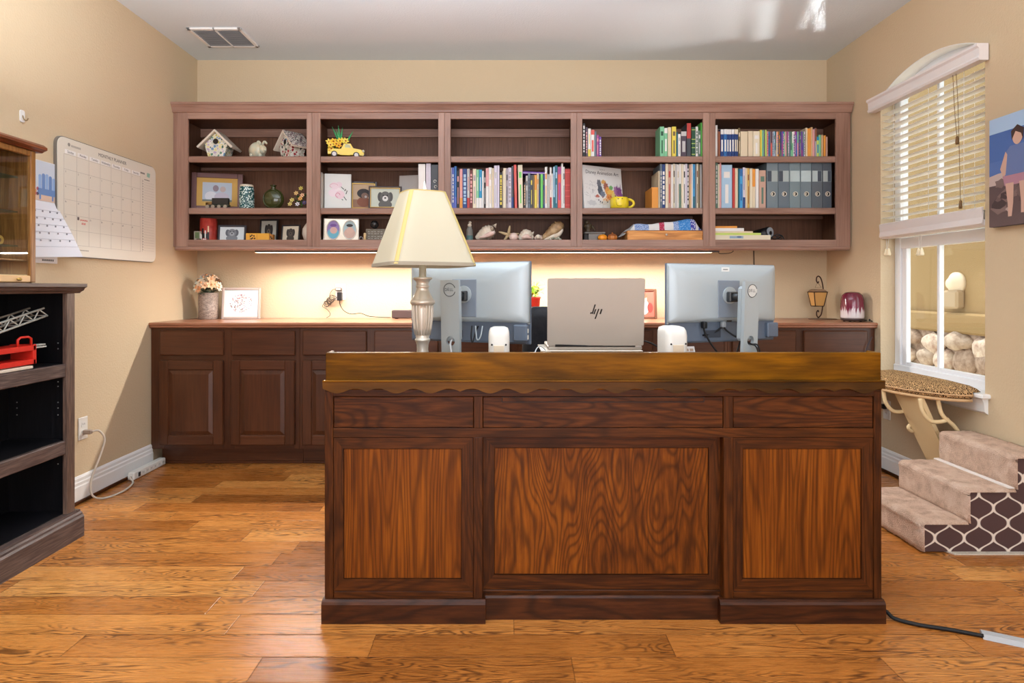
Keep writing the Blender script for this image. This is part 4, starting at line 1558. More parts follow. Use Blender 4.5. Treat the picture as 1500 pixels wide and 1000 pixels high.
for k, (w, c, c2, s_) in enumerate([(4, 'iv', 'wh', 'n'), (4.4, 'ro', 'rd', 'p'), (3, 'wh', 'dg', 'n'), (2.4, 'iv', 'bk', 'p'), (3.6, 'lg', 'wh', 'n'), (2.6, 'wh', 'cr', 'p'), (3.2, 'gg', 'wh', 'u'), (3, 'iv', 'ta', 'n'), (3.2, 'wh', 'bk', 'p'),
                                    (2.6, 'li', 'ma', 'n'), (2.8, 'dg', 'wh', 't'), (3.4, 'ta', 'ro', 'u'), (2.4, 'wh', 'ta', 'n'), (2.8, 'sk', 'td', 'f'), (2.2, 'sl', 'wh', 'n'), (2.8, 'iv', 'br', 'p'), (2.4, 'ol', 'cr', 'n'), (3.2, 'lg', 'wh', 'n')]):
    it.append((p, p + w, 239.5 + (k * 7 % 3) * .5, c, c2, s_, 0, 'magazine'))
    p += w
row(it, ZM, 'in the magazine row', 'the orange pad', 'magazines and books right of the yellow mug'.replace('right of', 'beyond'), depth=.2)

it = [(1048.3, 1051.6, 183, 'wh', 'lg', 'n'), (1051.8, 1055.6, 192, 'br', 'mr', 'n')]
p = 1055.8
for w in (4.4, 4.6, 3.4, 3.8, 3.8, 3.0, 2.8):
    it.append((p, p + w, 189, 'nv' if w < 4.5 else 'bl', 'wh' if w > 3.1 else 'iv', 'c', 0, 'matching series volume'))
    p += w
it += [(1082, 1085, 187, 'ol', 'cr', 'p'), (1085.2, 1095.6, 192, 'cr', 'iv', 'n', 0, 'thick book'), (1096, 1103.2, 191.6, 'cr', 'iv', 'n', 0, 'thick book'), (1103.6, 1113.4, 191.8, 'iv', 'wh', 'p', 0, 'thick book'),
       (1114, 1116.6, 190, 'ye', 'yg', 'n'), (1116.6, 1118.8, 190.4, 'mi', 'sl', 'n'), (1118.8, 1121, 190.2, 'sl', 'mi', 'n'), (1121, 1123.4, 190, 'yg', 'ye', 'n')]
p = 1123.8
slim = ['pk', 'bl', 'sl', 'co', 'ma', 'lb', 'td', 'cr', 'or', 'ol', 'nv', 'mg', 'bl', 'mi', 'pk', 'gg', 'ma', 'sl', 'gg', 'mi', 'wh', 'mg', 'pu', 'pk', 'dp', 'gg', 'pu', 'nv', 'li']
for k, c in enumerate(slim):
    w = (1179.8 - 1123.8) / len(slim)
    it.append((p, p + w, 192 + (k * 5 % 3) * .3, c, slim[(k * 7 + 3) % len(slim)], 'tpfu'[k % 4], 0, 'slim paperback'))
    p += w
it += [(1180.4, 1183, 187, 'cr', 'gg', 'n'), (1183, 1188, 188, 'or', 'go', 'n'), (1188, 1191, 186, 'ta', 'cr', 'n'), (1191, 1194, 189, 'pk', 'wh', 'n'), (1194, 1196.6, 187.5, 'ma', 'br', 'u'),
       (1196.6, 1200, 200, 'yg', 'te', 'c'), (1200.2, 1203.3, 197, 'mi', 'cr', 'n'), (1203.7, 1206.6, 197, 'ta', 'ol', 'n'), (1207, 1210, 198, 'or', 'br', 'n'), (1210.2, 1212.8, 200, 'ro', 'cr', 'n')]
row(it, ZT, 'of the long upper row', 'the white end', 'books on the upper shelf nearest the window'.replace('nearest', 'toward'), depth=.13)

row([(1048.4, 1052, 237, 'gg', 'lg', 't'), (1052, 1054.4, 240, 'iv', 'gg', 'n'), (1054.4, 1057, 236, 'pk', 'wh', 'n'), (1057.2, 1073, 241, 'lb', 'wh', 'p', 0, 'picture album'), (1073.2, 1077, 246, 'rd', 'co', 'n'),
     (1077, 1081.6, 246, 'cr', 'ro', 'n'), (1081.8, 1083.6, 247, 'td', 'bk', 'n'), (1083.6, 1088, 247.5, 'sk', 'bl', 'c'), (1088.2, 1092, 245, 'li', 'nv', 'f'), (1092, 1095.2, 246, 'cr', 'ye', 'n'),
     (1095.2, 1098.4, 246, 'go', 'br', 'p'), (1098.6, 1102.4, 246.5, 'iv', 'wh', 'n'), (1102.4, 1107, 247, 'cr', 'or', 'u'), (1107, 1111.8, 247, 'wh', 'li', 'n'), (1112.4, 1122.4, 249, 'ro', 'gg', 'p', 0, 'thick album')],
    ZM, 'beside the grey magazine files', 'the grey green end', 'books beside the grey magazine files', depth=.2)

# six grey magazine files
M_BIND = [mat('grey_file_card_%d' % k, c, .45) for k, c in enumerate([(112, 126, 134), (98, 110, 120), (116, 132, 138), (110, 124, 132), (88, 96, 104), (74, 82, 92)])]
bp = [1123.2, 1140, 1156.4, 1172.4, 1188.9, 1204.8, 1218.6]
for k in range(6):
    x0, x1 = PX(bp[k], YS) + .0006, PX(bp[k + 1], YS) - .0006
    z1 = PZ(237 + .2 * k, YS)
    t = thing('magazine_file', 'grey upright ring file with finger hole, %s from the rosy tan album' % ORD[k], 'file', ((x0 + x1) / 2, YS + .1, ZM), 'grey ring files on the middle shelf')
    b = MB()
    b.box(x0, x1, YS, YS + .22, ZM, z1, M_BIND[k], .003)
    b.part('case', t)
    b = MB()
    w = x1 - x0
    za, zb = PZ(266, YS), PZ(250, YS)
    b.rect(x0 + .004, x1 - .004, za, zb, YS - .0008, mat('clear_label_pocket', (176, 188, 190), .08, .2), th=.0008)
    if k in (0, 1, 4, 5):
        q0 = x0 + .004 if k < 2 else x0 + w * .55
        b.rect(q0, q0 + w * .36, za + .001, zb - .001, YS - .0011, mat('dark_label_card', (64, 72, 84), .5))
    b.part('label_pocket', t)
    b = MB(Matrix.Translation(((x0 + x1) / 2 + .003, YS - .0002, PZ(284, YS))) @ Matrix.Rotation(radians(90), 4, 'X'))
    b.lathe([(.0165, 0), (.0165, .0016), (.0125, .0016), (.0118, .0004), (.0, .0004)], M_SILVER, seg=20)
    b.add([(0.0115 * cos(a * pi / 10), .0115 * sin(a * pi / 10), .0007) for a in range(20)], [list(range(20))], M_DARK)
    b.add([(-.008, -.007, .0009), (-.001, -.008, .0009), (0, .008, .0009), (-.008, .006, .0009)], [(0, 1, 2, 3)], M_PAGE)
    b.part('finger_ring', t)

# lying stack in the last lower compartment
zst = ZB
for (p0, p1, ya, yb, c, nm, n2) in ((1046, 1128, 344.2, 352.5, 'iv', 'ivory picture book', 'bottom of the flat stack'), (1046, 1114, 341, 344, 'yg', 'thin yellow green book', 'second from the bottom of the flat stack'),
                                    (1046, 1102, 338.6, 340.8, 'cr', 'cream book', 'in the middle of the flat stack'), (1046, 1089, 334, 338.4, 'wh', 'white book', 'second from the top of the flat stack'),
                                    (1046, 1079, 331, 333.8, 'or', 'orange booklet', 'topmost of the flat stack')):
    z0 = zst
    z1 = PZ(ya, YS - .01)
    b = MB()
    x0, x1 = PX(p0, YS) , PX(p1, YS)
    b.box(x0, x1, YS - .01, YS + .06, z0 + .0003, z1, C(*COLN[c]), .001)
    if c == 'iv':
        b.rect(PX(1068, YS), PX(1088, YS), z1 - .022, z1 - .006, YS - .0104, C(150, 172, 190))
        b.disc(PX(1082, YS), z1 - .012, .016, .006, YS - .0108, C(92, 118, 150))
    b.top('book', '%s lying %s' % (nm, n2), 'book', 'books lying flat at the window end')
    zst = z1
Y = 4.2
Y = 4.25
t = thing('tape_cylinder', 'black cylinder with pale grey round end lying behind the flat book stack', 'ornament', (PX(1120, Y), Y, ZB))
b = MB()
xa, xb = PX(1112, Y), PX(1129, Y)
zc = PZ(341, Y)
b.tube([(xa, Y + .06, zc - .02), (PX(1125, Y), Y - .02, zc)], .042, M_BLACK, 20)
b.part('barrel', t)
b = MB(TR(PX(1126, Y), Y - .026, zc, 24))
b.disc(0, 0, .03, .036, 0, C(150, 156, 162), 24, th=.006)
b.disc(.003, -.002, .012, .014, -.002, M_BLACK, 16, th=.004)
b.part('end_disc', t)
b = MB()
b.box(PX(1122, Y), PX(1129, Y), Y - .02, Y + .02, ZB, zc - .03, M_BLACK, .004)
b.part('foot', t)
Y = 4.14
b = MB()
x, z = PX(1139, Y), ZB + .028
for q in (0, .036):
    b.tube([(x - .016 + q + .015 * cos(a * pi / 8), Y + .01, z + .012 * sin(a * pi / 8)) for a in range(16)], .003, M_BLACK, 6, closed=True)
    b.tube([(x - .03 + q * 1.6, Y + .01, z + .004), (x - .02 + q * 1.4, Y + .1, z - .012)], .0028, M_BLACK, 6)
b.tube(spline([(x - .02, Y + .01, z + .01), (x + .0, Y + .005, z + .02), (x + .03, Y + .0, z + .01), (x + .05, Y + .01, z - .02)]), .003, M_BLACK, 6)
b.top('eyeglasses', 'folded black eyeglasses lying alone on the bottom shelf', 'glasses')

# ------------------------------------------------------------------ picture frames
def frame(lab, p0, p1, py0, Y, zbase, yaw, tilt, fw, fm, art, group=None, name='picture_frame', depth=.016, lip=None, ratio=None, cat='picture frame'):
    s = F / Y
    W = (p1 - p0) / s / cos(radians(yaw))
    H = (EYE + (CY - py0) / s - zbase) / cos(radians(tilt))
    x = ((p0 + p1) / 2 - CX) / s
    t = thing(name, lab, cat, (x, Y, zbase), group)
    T = TR(x, Y, zbase, yaw, tilt)
    w = W / 2
    if fw > 0:
        b = MB(T)
        for (a, c, d, e) in ((-w, -w + fw, 0, H), (w - fw, w, 0, H), (-w + fw, w - fw, 0, fw), (-w + fw, w - fw, H - fw, H)):
            b.box(a, c, 0, depth, d, e, fm, .003)
        if lip:
            k = fw * .28
            for (a, c, d, e) in ((-w + fw - k, -w + fw, fw - k, H - fw + k), (w - fw, w - fw + k, fw - k, H - fw + k), (-w + fw, w - fw, fw - k, fw), (-w + fw, w - fw, H - fw, H - fw + k)):
                b.box(a, c, -.002, depth - .004, d, e, lip, .001)
        b.part('frame', t)
        b = MB(T)
        b.box(-w + fw, w - fw, .006, depth - .002, fw, H - fw, C(196, 188, 176))
        b.part('backing', t)
    else:
        b = MB(T)
        b.box(-w, w, 0, depth, 0, H, fm, .002)
        b.part('canvas', t)
    b = MB(T)
    art(b, w - fw, (H - 2 * fw) / 2, H / 2, .0058 if fw > 0 else -.0002)
    b.part('picture', t)
    b = MB(T)         # easel leg behind
    b.prism([(-.02, H * .6), (.02, H * .6), (.025, .012), (-.025, .012)], 'y', depth + .001, depth + .004, M_BLACK, Matrix.Translation((0, 0, 0)))
    b.part('easel_back', t)
    return t


def P2(b, y, i):
    return y - .0005 * i


def dog(c_bg, c_fur, c_ear, c_face):
    def art(b, w, h, zc, y):
        b.rect(-w, w, zc - h, zc + h, y, C(*c_bg))
        b.disc(0, zc - h * .75, w * .48, h * .5, y - .0004, C(*c_fur))
        b.disc(-w * .36, zc + h * .1, w * .18, h * .52, y - .0006, C(*c_ear))
        b.disc(w * .36, zc + h * .1, w * .18, h * .52, y - .0006, C(*c_ear))
        b.disc(0, zc + h * .1, w * .36, h * .6, y - .0010, C(*c_fur))
        b.disc(0, zc - h * .08, w * .2, h * .3, y - .0014, C(*c_face))
        b.disc(0, zc - h * .02, w * .07, h * .09, y - .0018, C(24, 22, 22))
        for q in (-1, 1):
            b.disc(q * w * .14, zc + h * .26, w * .05, h * .07, y - .0018, C(24, 22, 22))
        top_clip(b)
    return art


def top_clip(b):
    pass


def art_couple(b, w, h, zc, y):
    b.rect(-w, w, zc - h, zc + h, y, C(214, 168, 84))
    a, c = w * .72, h * .68
    b.rect(-a, a, zc - c, zc + c, y - .0004, C(190, 200, 212))
    b.disc(-a * .42, zc - c * .45, a * .42, c * .5, y - .0008, C(222, 222, 228))
    b.disc(a * .3, zc - c * .5, a * .5, c * .46, y - .0010, C(198, 190, 204))
    b.disc(-a * .1, zc + c * .38, a * .2, c * .34, y - .0012, C(150, 132, 142))
    b.disc(a * .38, zc + c * .3, a * .2, c * .3, y - .0012, C(196, 176, 172))
    b.rect(-a, a, zc - c, zc - c * .8, y - .0014, C(120, 130, 120))


frame('large plum wooden picture frame with mustard mat around a pale portrait photo', 283.5, 351.5, 252.5, 4.26, ZM, 14, 5, .034, mat('plum_wood', (128, 92, 90), .4), art_couple)
frame('dark grey frame with a pale photo of a floppy-eared dog, beside the red mug', 318.5, 359, 329, 4.16, ZB, 3, 8, .013, C(58, 56, 62), dog((206, 212, 214), (122, 126, 132), (92, 96, 104), (156, 160, 166)), 'dog photos on the bottom shelf')
frame('black frame standing behind the yellow box, with a photo of a dark shaggy dog', 378.5, 406, 320.5, 4.27, ZB, -5, 6, .011, C(38, 32, 32), dog((186, 184, 172), (58, 50, 46), (36, 32, 32), (110, 96, 84)), 'dog photos on the bottom shelf')
frame('black frame turned sideways, dark puppy on a speckled beige photo', 410, 438.5, 328.5, 4.17, ZB, -8, 8, .010, C(40, 34, 34), dog((200, 188, 166), (66, 56, 48), (44, 38, 36), (84, 72, 62)), 'dog photos on the bottom shelf')


def art_portrait(b, w, h, zc, y):
    b.rect(-w, w, zc - h, zc + h, y, C(198, 168, 136))
    b.rect(-w, w, zc - h, zc - h * .3, y - .0003, C(150, 110, 84))
    b.disc(0, zc - h * .5, w * .62, h * .42, y - .0006, C(136, 78, 52))
    b.disc(0, zc + h * .22, w * .62, h * .4, y - .0009, C(44, 34, 32))
    b.disc(w * .12, zc + h * .02, w * .34, h * .26, y - .0012, C(128, 96, 80))
    b.disc(w * .2, zc - h * .06, w * .12, h * .1, y - .0015, C(190, 180, 176))


M_DKF = mat('dark_walnut_frame', (56, 36, 28), .3)
frame('upright dark wooden frame with gilt lip, dog portrait, beside the flower canvas', 513, 552, 264.5, 4.25, ZM, 10, 5, .021, M_DKF, art_portrait, lip=M_GOLD)
frame('landscape dark wooden frame with gilt lip, curly dog photo, beside the lampshade', 540, 588, 272, 4.17, ZM, 4, 5, .016, M_DKF, dog((196, 200, 186), (92, 90, 88), (74, 72, 70), (214, 210, 206)), lip=M_GOLD)


def art_flower(b, w, h, zc, y):
    cx, cz = -w * .05, zc + h * .02
    for (dx_, dz_, r1, r2, c) in ((-.2, .3, .32, .2, (236, 214, 220)), (.12, .36, .26, .16, (232, 208, 216)), (-.35, -.1, .3, .22, (238, 220, 226)), (.2, -.2, .36, .24, (234, 206, 214)), (0, 0, .3, .22, (240, 224, 228))):
        b.disc(cx + dx_ * w, cz + dz_ * h, r1 * w, r2 * h, y - .0004 - .0002 * abs(dx_), C(*c))
    b.tube([(cx + w * (.05 + .16 * cos(a / 6)), y - .001, cz - h * .22 + h * .12 * sin(a / 6)) for a in range(30)], .0014, C(206, 90, 130), 5)
    b.tube([(cx + w * (-.25 + .3 * cos(a / 8)), y - .001, cz + h * .3 + h * .12 * sin(a / 8)) for a in range(34)], .001, C(214, 130, 150), 5)
    for (x, z, dx_, dz_) in ((.3, .25, .2, -.14), (.55, .02, .1, .1), (.5, -.3, .2, -.2), (.66, -.16, .1, .2), (.35, -.45, .1, -.05)):
        b.tube([(cx + x * w, y - .0012, cz + z * h), (cx + (x + dx_) * w, y - .0012, cz + (z + dz_) * h)], .0022, C(60, 58, 56), 5)


M_CANV = mat('white_canvas', (226, 226, 222), .7)
frame('white canvas with a pink magnolia sketch standing in the second shelf unit', 476, 513.5, 254, 4.18, ZM, 9, 3, 0, M_CANV, art_flower, name='flower_canvas', depth=.02, cat='canvas')


def art_none(b, w, h, zc, y):
    b.tube([(-w * .6, y, zc - h * .1), (0, y, zc + h * .25), (w * .7, y, zc + h * .5)], .0008, C(190, 186, 182), 4)


frame('blank pale grey canvas leaning behind the lampshade top', 583, 612, 256, 4.24, ZM, -12, 4, 0, mat('grey_canvas', (176, 170, 166), .7), art_none, name='grey_canvas', depth=.014, cat='canvas')
b = MB()
b.box(PX(465.5, 4.18), PX(474, 4.18), 4.14, 4.3, ZM, PZ(254, 4.18), mat('pale_board', (206, 196, 184), .6), .002)
b.top('white_album', 'pale album standing against the side of the second shelf unit', 'album')

# double oval silver frame
Y = 4.17
s = F / Y
x, W, H = PX(499.5, Y), 51 / s, PZ(319, Y) - ZB
t = thing('double_photo_frame', 'silver double frame with two oval baby photos', 'picture frame', (x, Y, ZB))
T = TR(x, Y, ZB, 6, 5)
b = MB(T)
b.prism(rrect(-W / 2, W / 2, 0, H, .006), 'y', 0, .014, mat('polished_silver', (226, 216, 200), .16, .85))
b.tube([(-W / 2 + .003, 0, .003), (W / 2 - .003, 0, .003), (W / 2 - .003, 0, H - .003), (-W / 2 + .003, 0, H - .003)], .004, M_SILVER, 6, closed=True)
b.part('frame', t)
for k, (cx, cols) in enumerate(((-W * .22, ((150, 124, 178), (108, 176, 196), (214, 170, 160), (120, 80, 150))), (W * .24, ((176, 196, 198), (206, 170, 154), (212, 176, 160), (40, 42, 46))))):
    b = MB(T)
    zc = H * .5
    rx, rz = W * .185, H * .4
    b.tube([(cx + rx * cos(a * pi / 16), -.001, zc + rz * sin(a * pi / 16)) for a in range(32)], .0032, M_SILVER, 6, closed=True)
    b.disc(cx, zc, rx, rz, -.0008, C(*cols[0]), 32)
    b.disc(cx, zc - rz * .35, rx * .86, rz * .55, -.0012, C(*cols[1]), 28)
    b.disc(cx + rx * .05, zc - rz * .05, rx * .55, rz * .36, -.0016, C(*cols[2]), 24)
    b.disc(cx, zc + rz * .48, rx * .5, rz * .16, -.002, C(*cols[3]), 20)
    b.part('oval_photo', t)
b = MB(T)
b.box(-.02, .02, .014, .05, .0, H * .5, M_BLACK, .004)
b.part('easel_back', t)

# ------------------------------------------------------------------ ornaments, first unit
M_MOS1 = mosaic('green_white_mosaic', [(214, 214, 200), (96, 140, 116), (206, 196, 92), (120, 156, 190), (226, 220, 206), (70, 104, 84), (196, 176, 196), (228, 214, 150)], 62)
M_MOS2 = mosaic('red_white_mosaic', [(150, 40, 44), (226, 218, 204), (96, 26, 32), (70, 80, 60), (206, 196, 176), (40, 34, 36), (168, 56, 58), (190, 180, 160)], 52)
M_MOSR = mosaic('plum_roof_mosaic', [(70, 44, 52), (110, 72, 80), (150, 116, 116), (48, 34, 42), (196, 180, 170)], 60)
M_ROOFW = mat('cream_roof_edge', (222, 208, 190), .6)


def birdhouse(lab, px, Y, yaw, z, sc, mb_, mr, me):
    t = thing('mosaic_birdhouse', lab, 'birdhouse', (PX(px, Y), Y, z), 'mosaic birdhouses')
    T = TR(PX(px, Y), Y, z, yaw) @ Matrix.Scale(sc, 4)
    D = .05
    b = MB(T)
    b.prism([(-.048, 0), (.048, 0), (.074, .088), (0, .165), (-.074, .088)], 'y', -D, D, mb_)
    b.part('body', t)
    for q in (-1, 1):
        b = MB(T)
        n = Vector((q * .7, 0, .714))
        e0, e1 = Vector((0, 0, .168)), Vector((q * .106, 0, .062))
        th = Vector((q * .0085, 0, .0085))
        b.prism([(e0.x, e0.z), (e1.x, e1.z), (e1.x + th.x, e1.z + th.z), (e0.x, e0.z + .013)], 'y', -D - .022, D + .022, me)
        b.prism([(e0.x + q * .001, e0.z + .0125), (e1.x + th.x, e1.z + th.z - .0002), (e1.x + th.x * 1.15, e1.z + th.z * 1.15), (e0.x + q * .001, e0.z + .0145)], 'y', -D - .021, D + .021, mr)
        b.part('roof_slope', t)
    b = MB(T @ Matrix.Translation((0, -D - .0005, .108)) @ Matrix.Rotation(radians(90), 4, 'X'))
    b.lathe([(.022, -.002), (.024, .0), (.0235, .005), (.019, .006), (.0185, .0015), (0, .001)], M_MOS1, seg=20)
    b.add([(.018 * cos(a * pi / 10), .018 * sin(a * pi / 10), .003) for a in range(20)], [list(range(20))], C(34, 22, 16))
    b.part('entrance_hole', t)


birdhouse('green and white mosaic birdhouse with pale roof edges and round hole', 321.5, 4.22, 0, ZT, 1.04, M_MOS1, M_ROOFW, M_ROOFW)
birdhouse('red and white mosaic birdhouse turned sideways, dark mosaic roof', 428.5, 4.22, -40, ZT, 1.04, M_MOS2, M_MOSR, M_ROOFW)
Y = 4.2
t = thing('ceramic_pig', 'small pale glazed round ceramic animal between the two birdhouses', 'figurine', (PX(378, Y), Y, ZT))
M_CER = noisy('cream_glaze', (214, 198, 164), (190, 196, 180), 22, .3, 0)
b = MB()
x = PX(377, Y)
b.ball((x, Y, ZT + .058), (.056, .05, .055), M_CER, 22, 14, n=lambda th, ph: 1 + .05 * cos(6 * ph) * sin(th))
b.ball((x + .044, Y - .02, ZT + .06), (.026, .028, .03), M_CER)
b.ball((x + .064, Y - .034, ZT + .056), (.012, .012, .012), M_CER, 12, 8)
b.part('body', t)
for q in (.01, .05):
    b = MB()
    b.tube(spline([(x + q - .01, Y - .01, ZT + .098), (x + q + .004, Y - .014, ZT + .116), (x + q + .02, Y - .012, ZT + .1)]), [.008] * 8 + [.007] * 8 + [.004], M_CER, 8)
    b.part('ear', t)
for q in (-.03, .028):
    for dy in (-.025, .025):
        MB().lathe([(.012, 0), (.013, .02), (.015, .03)], M_CER, (x + q, Y + dy, ZT), 10).part('foot', t)

Y = 4.14
M_TOYD = C(44, 40, 34)
t = thing('toy_train_ornament', 'small dark toy locomotive ornament in front of the plum frame', 'ornament', (PX(320, Y), Y, ZM))
b = MB()
b.box(PX(306, Y), PX(336, Y), Y - .012, Y + .02, ZM + .012, ZM + .026, mat('dark_green_paint', (56, 58, 46), .4), .002)
b.box(PX(311, Y), PX(335, Y), Y - .01, Y + .018, ZM + .026, PZ(291, Y) + .004, M_TOYD, .003)
b.cyl((PX(302, Y), Y + .004, ZM + .03), (PX(312, Y), Y + .004, ZM + .03), .012, mat('brass_brown', (128, 92, 52), .4, .5))
b.part('body', t)
for p in (305, 313, 322, 331):
    b = MB()
    b.cyl((PX(p, Y), Y - .016, ZM + .012), (PX(p, Y), Y - .012, ZM + .012), .012, mat('pewter', (170, 158, 142), .35, .6), seg=14)
    b.part('wheel', t)

Y = 4.2
M_FLO = spots('blue_floral_china', (36, 84, 84), (206, 226, 222), 90, .42, .25, 1.0, (230, 238, 226))
t = thing('floral_canister', 'tall teal and white floral china canister beside the plum frame', 'canister', (PX(361.5, Y), Y, ZM))
s = F / Y
b = MB()
hz = PZ(274, Y) - ZM
b.lathe([(.0, 0), (9.6 / s, 0), (10.4 / s, .01), (10.6 / s, hz * .5), (10.2 / s, hz * .9), (9.4 / s, hz), (0, hz)], M_FLO, (PX(361.5, Y), Y, ZM), 28)
b.part('body', t)
b = MB()
b.lathe([(9.2 / s, hz), (9.4 / s, hz + .004), (9.0 / s, hz + .014), (0, hz + .015)], mat('pale_china', (226, 214, 192), .3), (PX(361.5, Y), Y, ZM), 28)
b.part('lid', t)

M_GRG = mat('olive_bottle_glass', (84, 90, 44), .08, coat=.5, trans=.55)
t = thing('green_flask', 'round flattened olive green glass flask with short neck', 'bottle', (PX(400.5, Y), Y, ZM))
b = MB(Matrix.Translation((PX(400.5, Y), Y, ZM)))
R = 15.6 / s
b.ball((0, 0, R * .98), (R, R * .55, R), M_GRG, 28, 18)
b.lathe([(.022, R * 1.8), (.016, R * 1.95), (.0145, R * 2.1), (.016, R * 2.2), (.021, R * 2.24), (.021, R * 2.3), (.012, R * 2.3), (.012, R * 1.9)], M_GRG, (0, 0, 0), 20)
b.part('glass', t)
b = MB(Matrix.Translation((PX(400.5, Y), Y, ZM)))
b.tube([(R * .82 * cos(a * pi / 14), -R * .36, R * .98 + R * .82 * sin(a * pi / 14)) for a in range(28)], .003, M_GRG, 6, closed=True)
b.part('moulded_ring', t)


def leaf(b, p, d, L, W, m, droop=.3):
    p, d = Vector(p), Vector(d).normalized()
    side = d.cross(Vector((0, 0, 1)))
    if side.length < .05:
        side = Vector((1, 0, 0))
    side.normalize()
    up = side.cross(d)
    vs, n = [], 5
    for i in range(n + 1):
        q = i / n
        w = W * sin(pi * min(q * .96 + .04, 1)) * .5
        c = p + d * (L * q) - Vector((0, 0, droop * L * q * q))
        vs += [c - side * w, c + up * W * .06, c + side * w]
    fs = []
    for i in range(n):
        a = i * 3
        fs += [(a, a + 1, a + 4, a + 3), (a + 1, a + 2, a + 5, a + 4)]
    b.add(vs, fs, m, True)


def blossom(b, p, r, m, mc, face=(0, -1, .3), petals=6):
    p, f = Vector(p), Vector(face).normalized()
    u = f.orthogonal().normalized()
    v = f.cross(u)
    for k in range(petals):
        a = 2 * pi * k / petals
        d = u * cos(a) + v * sin(a)
        sd = u * -sin(a) + v * cos(a)
        c = [p, p + d * r * .5 + sd * r * .32 + f * r * .18, p + d * r * 1.0 + sd * r * .12 + f * r * .3, p + d * r * 1.0 - sd * r * .12 + f * r * .3, p + d * r * .5 - sd * r * .32 + f * r * .18]
        b.add(c, [(0, 1, 2, 3, 4)], m, True)
    b.ball(p + f * r * .2, r * .24, mc, 8, 6)


G1, G2, G3 = C(58, 92, 44), C(96, 128, 58), C(64, 160, 96)
rg = random.Random(5)
Y = 4.2
t = thing('flower_posy', 'yellow and white artificial flower posy at the divider beside the green flask', 'flowers', (PX(440, Y), Y, ZM))
b = MB()
for k in range(40):
    a = rg.uniform(0, 2 * pi)
    base = (PX(440, Y) + rg.uniform(-.03, .03), Y + rg.uniform(-.02, .03), ZM + rg.uniform(.0, .1))
    leaf(b, base, (cos(a), sin(a) * .5, rg.uniform(.1, 1.2)), rg.uniform(.03, .06), .016, rg.choice([G1, G2]))
b.part('leaves', t)
for (px, py, c) in ((434, 283, (226, 186, 120)), (440, 291, (236, 176, 96)), (428, 293, (214, 196, 110)), (446, 297, (90, 80, 120)), (436, 299, (214, 210, 214)), (441, 276, (206, 190, 90)), (425, 299, (210, 190, 110)), (443, 286, (240, 190, 150))):
    b = MB()
    blossom(b, (PX(px, Y - .03), Y - .03, PZ(py, Y - .03)), .016, C(*c), C(150, 110, 50))
    b.part('blossom', t)

Y = 4.17
t = thing('souvenir_mug', 'tall red and black mug with a white pattern on the bottom shelf', 'mug', (PX(305.5, Y), Y, ZB))
s = F / Y
R = 11.6 / s
hz = PZ(320.5, Y) - ZB
b = MB()
b.lathe([(0, 0), (R * .98, 0), (R, .004), (R, hz), (R * .92, hz), (R * .92, .01), (0, .01)], noisy('red_crackle', (150, 40, 34), (176, 66, 52), 30, .35, 0), (PX(305.5, Y), Y, ZB), 28)
b.part('body', t)
b = MB()
for (a0, a1, z0, z1, c) in ((-130, -75, .02, .052, (30, 28, 30)), (-112, -98, .045, .085, (30, 28, 30)), (-90, -82, .02, .07, (226, 222, 216)), (-75, -60, .01, .06, (40, 36, 36)), (-120, -112, .0, .045, (226, 220, 214)), (-70, -62, .06, .1, (222, 190, 150)), (-105, -80, .002, .016, (214, 208, 206))):
    n = 4
    vs = []
    for i in range(n + 1):
        a = radians(a0 + (a1 - a0) * i / n)
        for z in (z0, z1):
            vs.append((PX(305.5, Y) + (R + .0006) * cos(a), Y + (R + .0006) * sin(a), ZB + z + .004 * sin(i * 3)))
    b.add(vs, [(2 * i, 2 * i + 2, 2 * i + 3, 2 * i + 1) for i in range(n)], C(*c))
b.part('printed_pattern', t)
b = MB()
b.tube(spline([(PX(305.5, Y) - R * .3, Y + R * .9, ZB + hz * .85), (PX(305.5, Y) - R * .5, Y + R * 1.7, ZB + hz * .6), (PX(305.5, Y) - R * .3, Y + R * .9, ZB + hz * .2)]), .006, C(40, 36, 36), 8)
b.part('handle', t)
Y = 4.125
b = MB()
b.box(PX(284, Y), PX(299, Y), Y - .002, Y + .022, ZB + .006, PZ(338.5, Y), mat('grey_box_card', (150, 142, 128), .5), .002)
b.rect(PX(286, Y), PX(292, Y), ZB + .02, PZ(340, Y), Y - .0026, C(92, 110, 72))
b.rect(PX(293, Y), PX(296, Y), ZB + .016, PZ(342, Y), Y - .0026, C(206, 200, 190))
b.rect(PX(288, Y), PX(297, Y), ZB + .01, ZB + .018, Y - .0026, C(96, 86, 74))
b.top('little_box', 'little grey and green printed box in front of the red mug', 'box')
b = MB()
b.box(PX(282, Y), PX(310, Y), Y - .006, Y + .04, ZB + .0003, ZB + .0056, C(224, 206, 150), .001)
b.top('playing_card_pack', 'thin pale yellow card lying under the little box', 'card')
Y = 4.13
t = thing('yellow_box', 'long mustard yellow box with dark dot marks in front of the dog frames', 'box', (PX(380, Y), Y, ZB))
b = MB()
b.box(PX(360, Y), PX(394, Y), Y, Y + .04, ZB, PZ(341.5, Y), mat('mustard_card', (226, 164, 58), .5), .002)
b.part('sleeve', t)
b = MB()
b.box(PX(394.2, Y), PX(399.5, Y), Y + .002, Y + .038, ZB, PZ(343, Y), C(168, 108, 44), .002)
b.part('end_cap', t)
b = MB()
for (p, q) in ((367, 346), (370, 348.5), (369, 344.5), (372, 345.5), (373, 349), (368, 349.5), (396.5, 347), (398, 349)):
    b.disc(PX(p, Y), PZ(q, Y), .0055, .0055, Y - .0006, C(52, 36, 28), 10)
b.rect(PX(365.6, Y), PX(366.2, Y), ZB + .004, PZ(342, Y), Y - .0006, C(190, 130, 40))
b.rect(PX(376, Y), PX(376.6, Y), ZB + .004, PZ(342, Y), Y - .0006, C(190, 130, 40))
